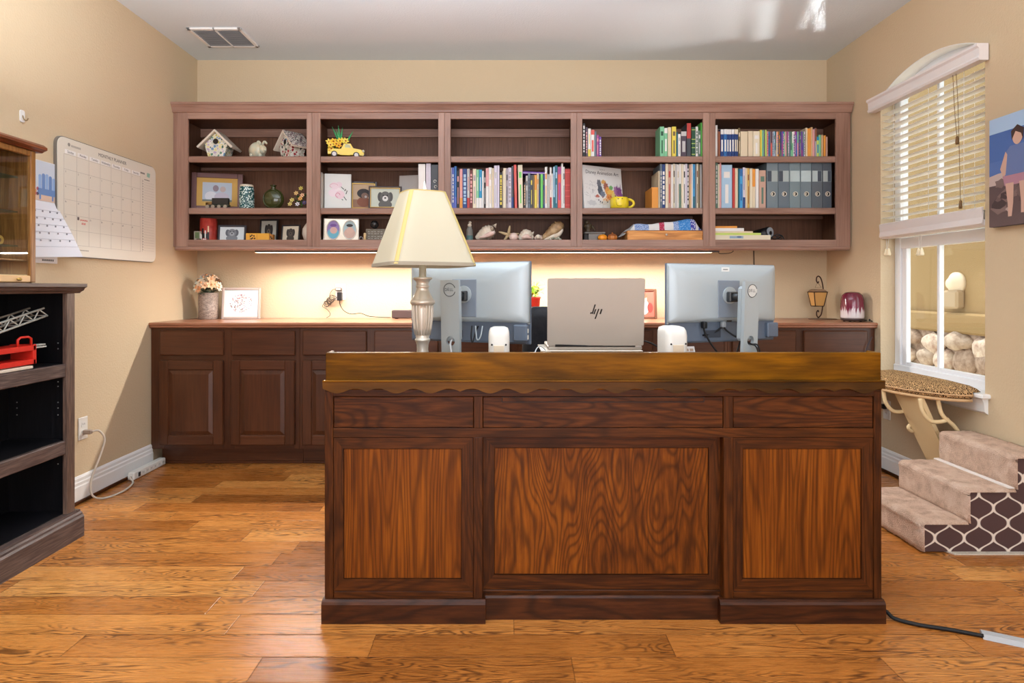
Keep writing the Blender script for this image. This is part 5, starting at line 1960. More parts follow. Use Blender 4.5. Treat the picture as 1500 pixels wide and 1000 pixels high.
b.part('dot_marks', t)
Y = 4.17
b = MB()
b.lathe([(0, 0), (.03, 0), (.034, .01), (.046, .05), (.044, .085), (.022, .12), (.012, .135), (.014, .15), (0, .15)], mat('pearl_glaze', (216, 204, 190), .2, .2), (PX(453, Y), Y, ZB), 24)
b.top('pearly_vase', 'small pearly vase half hidden by the divider of the first shelf unit', 'vase')

# ------------------------------------------------------------------ toy pickup planter
Y = 4.19
M_YEL = mat('yellow_enamel', (236, 200, 32), .25, coat=.5)
t = thing('toy_pickup_planter', 'yellow toy pickup truck planter full of yellow flowers and green spikes', 'toy truck', (PX(507, Y), Y, ZT))
T = TR(PX(506, Y), Y, ZT, 16)
s = F / Y
k = 1 / s
b = MB(T)
b.prism([(-25 * k, 5 * k), (-25 * k, 12 * k), (-6 * k, 13 * k), (-6 * k, 14 * k), (-2 * k, 21 * k), (7 * k, 21 * k), (11 * k, 14.5 * k), (22 * k, 13 * k), (26 * k, 10 * k), (26 * k, 4 * k), (-24 * k, 4 * k)], 'y', -.036, .036, M_YEL)
b.part('body', t)
for (px, w_) in ((-16, 7.5), (15, 8.5)):
    for q in (-1, 1):
        b = MB(T)
        pts = [(px * k + w_ * k * cos(radians(a)), 4 * k + w_ * k * .95 * sin(radians(a))) for a in range(0, 181, 20)]
        b.prism(pts, 'y', q * .036, q * .05, M_YEL)
        b.part('fender', t)
        b = MB(T)
        b.cyl((px * k, q * .044, 4.2 * k), (px * k, q * .054, 4.2 * k), 4.4 * k, C(36, 32, 30), seg=20)
        b.cyl((px * k, q * .0535, 4.2 * k), (px * k, q * .056, 4.2 * k), 3.0 * k, C(214, 206, 200), seg=16)
        b.part('wheel', t)
b = MB(T)
b.poly([(-1 * k, 15 * k), (7.5 * k, 15 * k), (5.5 * k, 20 * k), (-.5 * k, 20 * k)], -.0368, C(196, 196, 150))
b.add([(11.2 * k, -.03, 15 * k), (11.2 * k, .03, 15 * k), (7.8 * k, .028, 20.4 * k), (7.8 * k, -.028, 20.4 * k)], [(0, 1, 2, 3)], C(120, 128, 96))
b.part('window', t)
b = MB(T)
b.box(25 * k, 28.5 * k, -.046, .046, 1.5 * k, 5 * k, C(50, 50, 48), .003)
b.box(25.8 * k, 26.8 * k, -.026, .026, 5.5 * k, 11 * k, C(150, 156, 156), .002)
b.part('bumper_and_grille', t)
for q in (-1, 1):
    b = MB(T)
    b.ball((25 * k, q * .038, 11 * k), .009, C(236, 230, 200), 10, 8)
    b.part('headlamp', t)
b = MB(T)
for kk in range(46):
    a = rg.uniform(0, 2 * pi)
    leaf(b, (rg.uniform(-22, -7) * k, rg.uniform(-.025, .025), 12 * k), (cos(a), sin(a), rg.uniform(.4, 1.6)), rg.uniform(.03, .055), .018, rg.choice([G1, G2, C(120, 150, 50)]))
b.part('leaves', t)
for (px, pz, c) in ((-13, 19, (236, 186, 50)), (-21, 17, (240, 206, 80)), (-17, 23, (238, 190, 40)), (-8, 24, (240, 206, 60)), (-23, 22, (240, 210, 90)), (-4, 25, (226, 200, 60)), (0, 24.5, (236, 214, 90)), (-10, 17, (240, 170, 50)), (-20, 12, (236, 190, 60))):
    b = MB(T)
    blossom(b, (px * k, -.034 + rg.uniform(-.008, .012), pz * k), .023, C(*c), C(170, 84, 40))
    b.part('blossom', t)
for (x0, z0, x1, z1) in ((-9, 24, -19, 46), (-8, 24, -10, 47), (-7, 24, -4, 45), (-8, 24, -13, 40), (-6, 24, -7, 38), (1, 23, 11, 41)):
    b = MB(T)
    d = Vector(((x1 - x0) * k, rg.uniform(-.02, .02), (z1 - z0) * k))
    b.tube([Vector((x0 * k, -.01, z0 * k)) + d * q for q in (0, .3, .65, 1)], [.005, .0065, .0045, .0008], G3, 8)
    b.part('spike_leaf', t)

# ------------------------------------------------------------------ plaque and small bits, second unit
Y = 4.18
t = thing('stone_plaque', 'grey engraved stone plaque topped by a dark ball, beside the lampshade', 'ornament', (PX(552, Y), Y, ZB))
b = MB()
b.box(PX(535.5, Y), PX(566, Y), Y, Y + .03, ZB, PZ(335, Y), noisy('grey_stone', (128, 118, 104), (104, 94, 82), 50, .7, .3), .004)
b.part('slab', t)
b = MB()
for k, py in enumerate((339, 342, 346, 349)):
    for j in range(5):
        b.rect(PX(539 + j * 4.6, Y), PX(539 + j * 4.6 + 2.4 + (k + j) % 2, Y), PZ(py + .8, Y), PZ(py - .4, Y), Y - .0004, C(160, 152, 140))
b.part('engraving', t)
b = MB()
b.ball((PX(548, Y), Y + .015, PZ(328.5, Y)), 6.2 / (F / Y), mat('dark_polished_stone', (40, 38, 38), .15), 20, 14)
b.part('ball', t, 'dark polished ball')
Y = 4.13
b = MB()
b.lathe([(0, 0), (.009, 0), (.009, .05), (.006, .055), (0, .056)], C(222, 190, 140), (PX(534.5, Y), Y, ZB), 12)
b.top('wooden_peg', 'small pale wooden peg in front of the stone plaque', 'peg')
b = MB()
for q in (0, .014):
    b.tube(spline([(PX(525, Y), Y + q, ZB + .006), (PX(528, Y), Y + q, ZB + .032), (PX(531, Y), Y + q + .006, ZB + .02), (PX(532, Y), Y + q, ZB + .004)]), .002, C(150, 146, 146), 6)
b.top('wire_clip', 'bent silver wire clip beside the double oval frame', 'wire')

# ------------------------------------------------------------------ sea shells, middle unit
M_SHELL = noisy('chalky_shell', (230, 218, 200), (204, 184, 162), 24, .6, .3, .006)
M_SHELLP = noisy('pink_shell', (232, 208, 196), (214, 176, 164), 20, .5, .3, .006)
M_SHELLB = noisy('brown_shell', (196, 164, 122), (134, 92, 56), 18, .45, .3, .006)
Y = 4.17
t = thing('little_bottle', 'tiny glass bottle of teal sand with a shell stopper', 'bottle', (PX(688, Y), Y, ZB))
b = MB()
s = F / Y
zz = PZ(336, Y) - ZB
b.lathe([(0, 0), (4.6 / s, 0), (4.8 / s, .006), (4.8 / s, zz * .5), (4.6 / s, zz * .5)], C(78, 108, 108), (PX(688, Y), Y, ZB), 18)
b.lathe([(4.6 / s, zz * .5), (4.8 / s, zz * .55), (4.6 / s, zz), (3.4 / s, zz + .008), (3.2 / s, zz + .018), (0, zz + .018)], C(120, 118, 112), (PX(688, Y), Y, ZB), 18)
b.part('bottle', t)
b = MB()
b.ball((PX(688, Y), Y, ZB + zz + .028), (.014, .014, .012), M_SHELL, 12, 8)
b.ball((PX(688.6, Y), Y, ZB + zz + .046), (.01, .01, .01), M_SHELL, 12, 8)
b.part('stopper', t)


def conch(name, lab, pts, rad, m, mo, Y, knobs=0, fold=None):
    """big shell: a tapering whorled body with a lip"""
    t = thing(name, lab, 'seashell', (PX(pts[len(pts) // 2][0], Y), Y, ZB), 'seashells on the bottom shelf')
    s = F / Y
    P = [Vector((PX(p, Y), Y + .02, PZ(q, Y))) for p, q in pts]
    cur = spline(P, 5)
    rr = []
    for i in range(len(cur)):
        q = i / (len(cur) - 1) * (len(rad) - 1)
        a = int(min(q, len(rad) - 2))
        rr.append((rad[a] + (rad[a + 1] - rad[a]) * (q - a)) / s * (1 + .07 * sin(i * 2.2)))
    b = MB()
    b.tube(cur, rr, m, 18)
    for kk in range(knobs):
        a = kk / max(knobs, 1) * 2 * pi
        i = int(len(cur) * .72)
        d = Vector((cos(a) * .6, sin(a), .8 * cos(a)))
        p = cur[i] + d.normalized() * rr[i] * .8
        b.tube([p, p + d.normalized() * rr[i] * .6], [rr[i] * .35, .001], m, 8)
    b.part('shell', t)
    if fold:
        b = MB()
        L = [Vector((PX(p, Y), Y - max(rad) / s + .012 + w, PZ(q, Y))) for p, q, w in fold]
        c = spline(L, 5)
        n = len(c)
        b.tube(c, [max(.0012, (.5 + 3.2 * sin(pi * i / (n - 1))) / s) for i in range(n)], mo, 10)
        b.part('lip', t)
    return t


conch('whelk_shell', 'large chalky white whelk shell beside the tiny bottle', [(697, 349), (704, 345), (712, 341), (719, 338), (724, 336)], [2.5, 7, 10.5, 9.5, 5], M_SHELL, M_SHELLP, Y, 5, [(702, 349, .0), (712, 346, -.004), (722, 342, .0), (725, 340, .01)])
t = thing('starfish', 'pale five-armed starfish standing on edge among the shells', 'starfish', (PX(745, Y), Y, ZB))
b = MB()
cx, cz = PX(744.5, Y), PZ(343.8, Y)
for k, (p, q) in enumerate(((747, 330.5), (760, 342.2), (752, 352), (738, 353), (730.5, 339.5))):
    tip = Vector((PX(p, Y), Y - .004, PZ(q, Y)))
    c0 = Vector((cx, Y, cz))
    b.tube([c0, c0.lerp(tip, .4), c0.lerp(tip, .75), tip], [.0125, .0095, .0075, .0035], noisy('sandy_starfish', (206, 182, 140), (180, 152, 112), 90, .8, .4, .004), 10)
b.ball((cx, Y, cz), (.014, .011, .014), mat('sandy_starfish'), 12, 8)
b.part('body', t)
Y = 4.14
t = thing('cockle_shell', 'small round ribbed shell in front of the starfish', 'seashell', (PX(753, Y), Y, ZB), 'seashells on the bottom shelf')
b = MB()
b.ball((PX(752.5, Y), Y, ZB + .028), (.03, .024, .028), M_SHELLP, 24, 12, n=lambda th, ph: 1 + .05 * cos(12 * ph))
b.part('shell', t)
Y = 4.16
conch('conch_shell', 'medium white conch with a pointed peak, beyond the starfish', [(760, 350), (766, 347), (771, 344), (776, 347), (781, 350)], [4, 7.5, 9, 7, 3], M_SHELL, M_SHELLP, Y, 4, [(764, 350, 0), (771, 347, -.004), (779, 350, 0)])
conch('conch_shell', 'small pinkish conch before the big brown shell', [(784, 350.5), (787, 348.5), (790, 348), (793, 350.5)], [2.6, 4, 4.4, 2.6], M_SHELLP, M_SHELL, 4.13, 3, [(785, 350, 0), (788, 347, -.003), (792, 350, 0)])
Y = 4.19
conch('triton_shell', 'big long brown and white triton shell pointing up beside the divider', [(793, 351), (802, 345), (811, 338), (819, 331), (824, 326)], [2.5, 6, 9, 9.5, 3.5], M_SHELLB, M_SHELL, Y, 0, [(796, 352, 0), (808, 348, -.004), (818, 344, -.006), (824, 336, 0)])
b = MB()
for kk in range(7):
    b.ball((PX(806 + kk * 2.4, 4.135), 4.135 + .008 * (kk % 2), ZB + .012 + .005 * (kk % 3)), (.011, .01, .009), noisy('speckled_shell', (206, 200, 180), (110, 112, 92), 120, .5, .2), 10, 8)
b.top('coral_cluster', 'speckled lump of small shells in front of the big brown shell', 'coral')

# ------------------------------------------------------------------ fourth unit
Y = 4.20
t = thing('art_book_on_display', 'large white art book standing face out with colourful cover', 'book', (PX(885, Y), Y, ZM))
W, H = .33, PZ(242.5, Y) - ZM + .0
T = TR(PX(885.5, Y), Y, ZM, 28, 6)
b = MB(T)
b.box(-W / 2, W / 2, 0, .022, 0, H, mat('glossy_white_cover', (232, 231, 230), .25), .002)
b.part('cover', t)
b = MB(T)
ink = C(48, 46, 50)
b.text('Disney Animation Art', .0345, ink, 0, H * .845, -.0006, sx=.9)
b.text('The Art of', .011, C(110, 108, 112), 0, H * .925, -.0006)
b.part('title', t)
b = MB(T)
rr2 = random.Random(11)
for kk in range(90):       # loose sketch strokes on the pale side, colour washes on the other
    x = rr2.uniform(-.46, -.02) * W
    z = rr2.uniform(.04, .62) * H
    L = rr2.uniform(.008, .03)
    a = rr2.uniform(0, pi)
    g_ = rr2.randint(150, 214)
    b.poly([(x, z), (x + L * cos(a), z + L * sin(a)), (x + L * cos(a) + .0012, z + L * sin(a) + .0012), (x + .0012, z + .0012)], -.0006 - kk * 2e-6, C(g_ // 10 * 10, g_ // 10 * 10, g_ // 10 * 10 + 4))
for kk, (x, z, rx, rz, c) in enumerate([(-.1, .6, .05, .09, (112, 114, 124)), (-.08, .45, .06, .1, (90, 96, 108)), (-.02, .36, .06, .07, (120, 130, 150)), (.02, .64, .06, .05, (224, 174, 104)), (.07, .54, .06, .09, (168, 106, 92)),
                                        (.13, .44, .09, .09, (228, 160, 84)), (.19, .4, .09, .08, (236, 190, 96)), (.2, .52, .05, .05, (120, 176, 112)), (.16, .3, .1, .07, (222, 142, 76)), (.27, .34, .07, .07, (226, 204, 120)),
                                        (.36, .44, .06, .12, (150, 92, 150)), (.42, .38, .06, .16, (132, 78, 136)), (.4, .28, .07, .08, (176, 98, 140)), (.3, .46, .03, .1, (172, 118, 164)), (.05, .22, .08, .05, (226, 190, 150)),
                                        (-.16, .3, .05, .03, (196, 120, 110)), (0, .16, .1, .05, (214, 208, 200)), (-.3, .14, .1, .06, (206, 206, 208)), (.36, .56, .012, .07, (110, 80, 130)), (.44, .56, .012, .09, (110, 76, 128))]):
    if kk >= 18:
        b.poly([(x * W - rx * W, z * H - rz * H), (x * W + rx * W, z * H - rz * H), (x * W, z * H + rz * H)], -.001 - kk * .00008, C(*c))
        continue
    ph = rr2.random() * 6
    pts = [(x * W + rx * W * cos(a * pi / 9) * (1 + .22 * sin(3 * a + ph)), z * H + rz * H * sin(a * pi / 9) * (1 + .22 * cos(2 * a + ph))) for a in range(18)]
    b.poly(pts, -.001 - kk * .00008, C(*c))
for kk in range(14):
    x, z = rr2.uniform(-.2, .3) * W, rr2.uniform(.14, .36) * H
    b.disc(x, z, .004, .006, -.003, C(*rr2.choice([(60, 50, 54), (150, 60, 54), (80, 84, 100), (190, 100, 60)])), 8)
b.part('cover_art', t)

Y = 4.14
M_MUGY = mat('yellow_glaze', (236, 210, 44), .2, coat=.4)
t = thing('yellow_mug', 'squat yellow mug with a simple drawn face in front of the art book', 'mug', (PX(909, Y), Y, ZM))
s = F / Y
R, hz = 13.6 / s, PZ(288.6, Y) - ZM
x = PX(908.5, Y)
b = MB()
b.lathe([(0, 0), (R * .86, 0), (R * .97, .006), (R, hz * .4), (R * .98, hz * .85), (R * .9, hz), (R * .84, hz), (R * .9, hz * .8), (R * .9, .01), (0, .008)], M_MUGY, (x, Y + .03, ZM), 36)
b.part('body', t)
b = MB()
b.tube([(x + R * .9 + 9 / s * sin(a * pi / 12), Y + .03, ZM + hz * .5 + hz * .36 * cos(a * pi / 12)) for a in range(13)], .0085, M_MUGY, 10)
b.part('handle', t)
b = MB()
for (ax, z, c) in ((-.3, .82, 1), (.12, .82, 1)):
    b.ball((x + R * ax, Y + .03 - R * sqrt(1 - ax * ax) - .0005, ZM + hz * z), (.004, .003, .003), M_BLACK, 8, 6)
fa = [(-.52 + .06 * i, .62 - .34 * sin(pi * min(i / 9, 1)) if i else .7) for i in range(14)]
b.tube([(x + R * q, Y + .03 - R * sqrt(1 - q * q) - .0006, ZM + hz * w) for q, w in [(-.5, .72), (-.52, .5), (-.46, .3), (-.3, .2), (-.1, .17), (.1, .2)]], .0012, C(110, 90, 20), 5)
b.part('face_drawing', t)

Y = 4.215
t = thing('owl_figurine', 'small dark brown figurine perched on a grey box', 'figurine', (PX(862, Y), Y, PZ(340, Y)))
M_FIG = noisy('dark_bronze', (64, 50, 36), (100, 84, 62), 60, .45, .3)
b = MB()
s = F / Y
x, z = PX(861, Y), PZ(340.2, Y)
b.lathe([(0, 0), (.022, 0), (.02, .008), (.016, .014), (.028, .03), (.03, .045), (.02, .06), (.0, .066)], M_FIG, (x, Y, z), 18)
b.ball((x - .006, Y, z + .068), (.017, .017, .015), M_FIG, 14, 10)
b.part('body', t)
b = MB()
b.tube(spline([(x + .02, Y, z + .05), (x + .034, Y - .004, z + .036), (x + .044, Y, z + .012)]), [.008] * 16 + [.003], M_FIG, 8)
b.part('wing', t)
t = thing('grey_keepsake_box', 'low grey box under the dark figurine', 'box', (PX(868, Y), Y, ZB))
b = MB()
zc = z - .0006
b.box(PX(861, Y), PX(884, Y), Y - .035, Y + .03, ZB, zc - .012, mat('grey_lacquer', (128, 120, 112), .4), .002)
b.box(PX(855, Y), PX(861, Y), Y - .02, Y + .03, ZB, zc - .012, C(44, 36, 30), .002)
b.part('base', t)
b = MB()
b.box(PX(855, Y), PX(886, Y), Y - .038, Y + .032, zc - .0118, zc, mat('grey_lacquer'), .004)
b.part('lid', t)
for (lab, px, w_, c, hh_, cap) in (('bright orange small pumpkin beside the grey box', 882.5, 6.8, (236, 146, 36), 343, False), ('brown orange lidded pumpkin box beside the wooden drawer box', 897, 7.2, (190, 116, 54), 342.6, True)):
    Y = 4.135
    s = F / Y
    t = thing('small_pumpkin', lab, 'pumpkin', (PX(px, Y), Y, ZB), 'little pumpkins')
    hz = PZ(hh_, Y) - ZB
    b = MB()
    b.ball((PX(px, Y), Y, ZB + hz * .48), (w_ / s, w_ / s, hz * .5), C(*c, rough=.35), 36, 12, n=lambda th, ph: 1 + .06 * cos(9 * ph) * sin(th))
    b.part('body', t)
    b = MB()
    if cap:
        b.lathe([(w_ * .9 / s, 0), (w_ * .95 / s, .004), (w_ * .6 / s, .012), (.006, .016), (.005, .024), (0, .026)], C(150, 84, 40), (PX(px, Y), Y, ZB + hz * .72), 20)
        b.part('lid', t)
    else:
        b.tube([(PX(px, Y), Y, ZB + hz * .9), (PX(px, Y) + .003, Y, ZB + hz * 1.06)], [.005, .003], C(110, 96, 50), 8)
        b.part('stem', t)

Y = 4.10
M_PINE = wood('honey_pine', [(176, 104, 44), (214, 146, 74), (232, 176, 104)], 'x', 6, 8, 3, .4, .4, .4, .3)
t = thing('wooden_drawer_box', 'shallow honey pine box with a little knob under the folded quilt', 'box', (PX(974, Y), Y, ZB))
b = MB()
z1 = PZ(337.6, Y)
xb0, xb1 = PX(919, Y), PX(1029.6, Y)
b.box(xb0, xb1, Y, Y + .24, ZB + .0003, z1, M_PINE, .002)
b.part('box_body', t)
b = MB()
b.box(xb0 + .008, xb1 - .008, Y - .003, Y, ZB + .006, z1 - .006, M_PINE, .001)
f = b.part('drawer_front', t)
b = MB()
b.lathe([(.004, 0), (.0035, .006), (.008, .011), (.0075, .017), (0, .019)], M_SILVER, seg=14, T=Matrix.Translation((PX(975.5, Y), Y - .003, PZ(344, Y))) @ Matrix.Rotation(radians(90), 4, 'X'))
b.part('knob', f)


def quilt():
    m = mat('white_quilt_cotton', (228, 224, 222), .9)
    cols = {'w': m, 'b': spots('blue_print_cotton', (172, 188, 220), (82, 112, 178), 160, .4, .9), 's': spots('sky_print_cotton', (64, 134, 204), (150, 190, 226), 120, .3, .9), 'r': spots('red_print_cotton', (186, 58, 86), (226, 190, 196), 130, .25, .9),
            'n': spots('navy_print_cotton', (70, 70, 160), (206, 208, 226), 110, .4, .9)}
    b = MB()
    nx, ny = 56, 14
    V, xs0_, xs1_ = [], PX(922, 4.12), PX(1029, 4.12)
    for layer in (0, 1):
        for j in range(ny + 1):
            for i in range(nx + 1):
                u, v = i / nx, j / ny
                x = xs0_ + (xs1_ - xs0_) * u
                y = 4.112 + .2 * v
                hgt = .026 + .042 * min(1, u * 1.5) ** .8 + .006 * sin(9 * u + 3 * v) + .005 * sin(17 * u)
                edge = min(1, u * 14, (1 - u) * 10) * (1 - (1 - min(1, v * 5)) ** 3)
                z = z1 + .003 + (hgt if layer else 0) * (edge if layer else 0)
                if layer:
                    y += .012 * (1 - min(1, v * 5)) - .006
                V.append((x, y, z))
    n1 = (nx + 1) * (ny + 1)
    pat = 'wwbbbbbbwwwwrrwwwwbbsssssnnwnn'
    for i in range(nx):
        for j in range(ny):
            a = j * (nx + 1) + i
            c = pat[min(int(i / nx * len(pat) + (.9 if j % 5 > 2 else 0)), len(pat) - 1)]
            b.add([V[n1 + a], V[n1 + a + 1], V[n1 + a + nx + 2], V[n1 + a + nx + 1]], [(0, 1, 2, 3)], cols[c], True)
            b.add([V[a], V[a + 1], V[a + nx + 2], V[a + nx + 1]], [(0, 1, 2, 3)], m, True)
    for j in range(ny):
        for i in (0, nx):
            a = j * (nx + 1) + i
            b.add([V[a], V[a + nx + 1], V[n1 + a + nx + 1], V[n1 + a]], [(0, 1, 2, 3)], m, True)
    for i in range(nx):
        for j in (0, ny):
            a = j * (nx + 1) + i
            b.add([V[a], V[a + 1], V[n1 + a + 1], V[n1 + a]], [(0, 1, 2, 3)], cols[pat[int(i / nx * len(pat))]], True)
    # hanging corner
    x0 = xs0_
    b.add([(x0 + .002, 4.115, z1 + .02), (x0 - .028, 4.15, z1 - .025), (x0 - .055, 4.17, z1 - .036), (x0 - .05, 4.25, z1 - .03), (x0 - .02, 4.28, z1), (x0 + .004, 4.28, z1 + .02)], [(0, 1, 2, 3, 4, 5)], m, True)
    b.top('folded_quilt', 'folded blue, white and red patchwork quilt on the pine box', 'quilt')


quilt()

# ------------------------------------------------------------------ things on the long worktop
Y = 4.27
s = F / Y
t = thing('flower_pot', 'tall cylindrical grey brown pot with pale silk flowers on the worktop corner', 'vase', (PX(305.5, Y), Y, ZCT))
M_POT = wood('weathered_wood_pot', [(92, 74, 64), (142, 122, 110), (190, 174, 160)], 'x', 14, 3, 3, .5, .5, .4, .3)
b = MB()
hz = PZ(428.5, Y) - ZCT
R = 13.6 / s
x = PX(305.5, Y)
b.lathe([(0, 0), (R * .98, 0), (R, .004), (R, hz), (R * .9, hz), (R * .9, hz - .02), (0, hz - .02)], M_POT, (x, Y, ZCT), 28)
b.part('pot', t)
b = MB()
rg = random.Random(9)
for k in range(60):
    a = rg.uniform(0, 2 * pi)
    el = rg.uniform(.0, 1.4)
    leaf(b, (x + .03 * cos(a), Y + .03 * sin(a), ZCT + hz - .01 + rg.uniform(0, .05)), (cos(a), sin(a), el), rg.uniform(.03, .055), .024, rg.choice([C(84, 100, 78), C(120, 134, 112), C(70, 84, 62)]))
b.part('leaves', t)
for k in range(46):
    a = rg.uniform(0, 2 * pi)
    el = rg.uniform(.05, 1.5)
    d = Vector((cos(a) * cos(el), sin(a) * cos(el), sin(el)))
    p = Vector((x, Y, ZCT + hz + .02)) + Vector((d.x * .078, d.y * .078, d.z * .098))
    b = MB()
    blossom(b, p, rg.uniform(.026, .036), C(*rg.choice([(236, 214, 186), (238, 224, 206), (232, 190, 150), (226, 206, 196), (214, 218, 206), (236, 176, 130)])), C(206, 150, 100), d, 7)
    b.part('blossom', t)


def art_round(b, w, h, zc, y):
    b.rect(-w, w, zc - h, zc + h, y, C(206, 220, 220))
    r2 = random.Random(4)
    for k in range(120):
        a, q = r2.uniform(0, 2 * pi), sqrt(r2.random())
        b.disc(w * .66 * q * cos(a), zc + h * .66 * q * sin(a), .004, .004, y - .0004, C(*r2.choice([(176, 130, 130), (206, 170, 160), (150, 110, 120), (190, 150, 170), (120, 100, 100), (214, 190, 180)])), 6)


frame('grey-pink square frame with a round mosaic of dots, on the worktop beside the flower pot', 325.5, 379, 421, 4.27, ZCT, 9, 8, .017, mat('grey_pink_wood', (176, 158, 148), .4), art_round)


def outlet(name, lab, T, holes=True, w=.07, h=.116):
    t = thing(name, lab, 'outlet', T.translation)
    b = MB(T)
    b.box(-w / 2, w / 2, -.006, 0, -h / 2, h / 2, M_PLAST_W, .003)
    b.part('cover_plate', t)
    for q in (-1, 1):
        b = MB(T)
        b.prism(rrect(-.016, .016, q * .02 - .014, q * .02 + .014, .008), 'y', -.0075, -.005, mat('socket_white', (226, 224, 218), .35))
        for k in (-1, 1):
            b.box(k * .006 - .001, k * .006 + .001, -.0079, -.0075, q * .02 - .002, q * .02 + .007, C(40, 40, 40))
        b.part('socket', t)
    return t


Y = YB
t = outlet('wall_outlet', 'white wall outlet with two dark plugs above the worktop', Matrix.Translation((PX(499, Y), Y - .0005, PZ(427.5, Y))))
Yp = Y - .03
x, z = PX(497.5, Yp), PZ(434, Yp)
t = thing('plug_adapter', 'black square plug adapter in the lower socket above the worktop, cable to soundbar', 'plug', (x, Yp, z))
b = MB()
b.box(x - .016, x + .016, Yp - .015, Y - .007, z - .03, z + .028, M_BLACK, .004)
b.part('body', t)
b = MB()
z0 = ZCT + .004
b.tube(spline([(x, Yp, z - .03), (x + .004, Yp, z - .06), (x + .03, Yp, z - .1), (x + .08, Yp, ZCT + .03), (x + .15, Yp - .004, ZCT + .035), (x + .22, Yp, ZCT + .012), (PX(573, Yp), Yp - .01, z0 + .002)]), .0026, M_DARK, 7)
b.part('cable', t)
x, z = PX(496, Yp), PZ(423.5, Yp)
t = thing('cable_plug', 'silver-grey flat plug in the upper socket with a tangled dark cord', 'plug', (x, Yp, z))
b = MB()
b.box(x - .026, x + .024, Yp - .006, Y - .007, z - .012, z + .012, mat('plug_silver', (120, 112, 104), .35, .3), .006)
b.box(x - .018, x + .014, Yp - .0075, Yp - .004, z - .006, z + .007, C(206, 200, 190), .002)
b.part('body', t)
b = MB()
cx, cz = PX(481, Yp), PZ(443, Yp)
pts = [(x - .026, Yp, z), (x - .045, Yp, z - .006), (x - .062, Yp, z - .04), (x - .058, Yp, z - .075)]
rg = random.Random(2)
for k in range(26):
    a = k * 1.9
    q = k / 26
    pts.append((cx + .03 - .05 * q + .028 * cos(a) * (1 - .2 * q), Yp + .012 * sin(a * 1.7), cz + .035 - .055 * q + .022 * sin(a)))
pts += [(cx - .012, Yp, cz - .045), (cx + .012, Yp, cz - .075), (cx + .008, Yp, cz - .095), (PX(478.5, Yp), Yp - .01, ZCT + .004)]
b.tube(spline(pts, 5), .0022, C(70, 60, 52), 6)
b.part('cord', t)
Y = 4.3
t = thing('soundbar', 'small dark brown rectangular speaker lying on the worktop behind the lamp', 'speaker', (PX(590, Y), Y, ZCT))
b = MB()
b.box(PX(573.5, Y), PX(612, Y), Y, Y + .06, ZCT + .004, PZ(454, Y), mat('dark_grille_cloth', (70, 54, 52), .6), .006)
b.part('body', t)
for p in (578, 606):
    MB().box(PX(p, Y), PX(p + 4, Y), Y + .01, Y + .05, ZCT, ZCT + .006, M_DARK).part('foot', t)

Y = 4.2
s = F / Y
x = PX(781, Y)
t = thing('potted_plant', 'bright yellow-green leafy plant in a red pot on the worktop between the screens', 'plant', (x, Y, ZCT))
b = MB()
zr_ = PZ(434.5, Y)
b.lathe([(0, 0), (.036, 0), (.048, zr_ - ZCT - .012), (.052, zr_ - ZCT - .012), (.053, zr_ - ZCT), (.046, zr_ - ZCT), (.044, zr_ - ZCT - .015), (0, zr_ - ZCT - .016)], mat('red_glazed_pot', (176, 46, 38), .35), (x, Y, ZCT), 28)
b.part('pot', t)
rg = random.Random(21)
b = MB()
for k in range(85):
    a = rg.uniform(0, 2 * pi)
    el = rg.uniform(.1, 1.5)
    hgt = rg.uniform(.0, .07)
    leaf(b, (x + .02 * cos(a), Y + .02 * sin(a), zr_ - .004 + hgt), (cos(a) * cos(el), sin(a) * cos(el), sin(el)), rg.uniform(.04, .082), .019, rg.choice([C(166, 190, 52), C(136, 172, 44), C(96, 138, 44), C(190, 204, 76)]), .35)
b.part('leaves', t)


def art_santa(b, w, h, zc, y):
    b.rect(-w, w, zc - h, zc + h, y, C(196, 96, 80))
    b.disc(-w * .1, zc - h * .25, w * .55, h * .6, y - .0004, C(226, 214, 208))
    b.disc(-w * .1, zc + h * .4, w * .34, h * .3, y - .0008, C(222, 168, 146))
    b.disc(w * .55, zc - h * .3, w * .3, h * .4, y - .001, C(176, 56, 50))
    b.disc(-w * .1, zc + h * .66, w * .36, h * .2, y - .0012, C(150, 96, 70))


frame('small brown framed family photo on the worktop, half hidden by the laptop', 928, 962.5, 423, 4.28, ZCT, -4, 7, .018, mat('brown_photo_frame', (104, 66, 46), .4), art_santa)

# wrought iron lantern
Y = 4.24
s = F / Y
x = PX(1200, Y)
t = thing('iron_lantern', 'small wrought iron hook lantern with amber panes in the worktop corner', 'lantern', (x, Y, ZCT))
M_IRON = mat('rusty_iron', (66, 40, 28), .5, .5)
P = lambda p, q, dy=0: (PX(p, Y), Y + dy, PZ(q, Y))
b = MB()
b.lathe([(0, 0), (.092, 0), (.094, .003), (.09, .005), (0, .006)], mat('iron_base_plate', (110, 84, 66), .4, .5), (PX(1205, Y), Y, ZCT), 28, sx=1.0, sy=.8)
b.part('base_plate', t)
b = MB()
b.tube(spline([P(1199, 465), P(1203, 460), P(1205, 448), P(1206, 430), P(1205.5, 420), P(1203, 409), P(1199.5, 404.5), P(1196.5, 406), P(1196, 411), P(1198, 414.5), P(1199, 412)], 6), .0042, M_IRON, 8)
b.tube(spline([P(1199, 465.5), P(1196.5, 462), P(1196.3, 457), P(1198.3, 454.5), P(1199, 457)], 6), .004, M_IRON, 8)
b.part('hook', t)
b = MB()
b.tube([P(1197.5, 413), P(1194, 421), P(1203, 421)], .0016, M_IRON, 6, closed=True)
zt_, zb_ = PZ(427.5, Y), PZ(448, Y)
rt, rb = 9.6 / s, 6.2 / s
xc = PX(1197.5, Y)
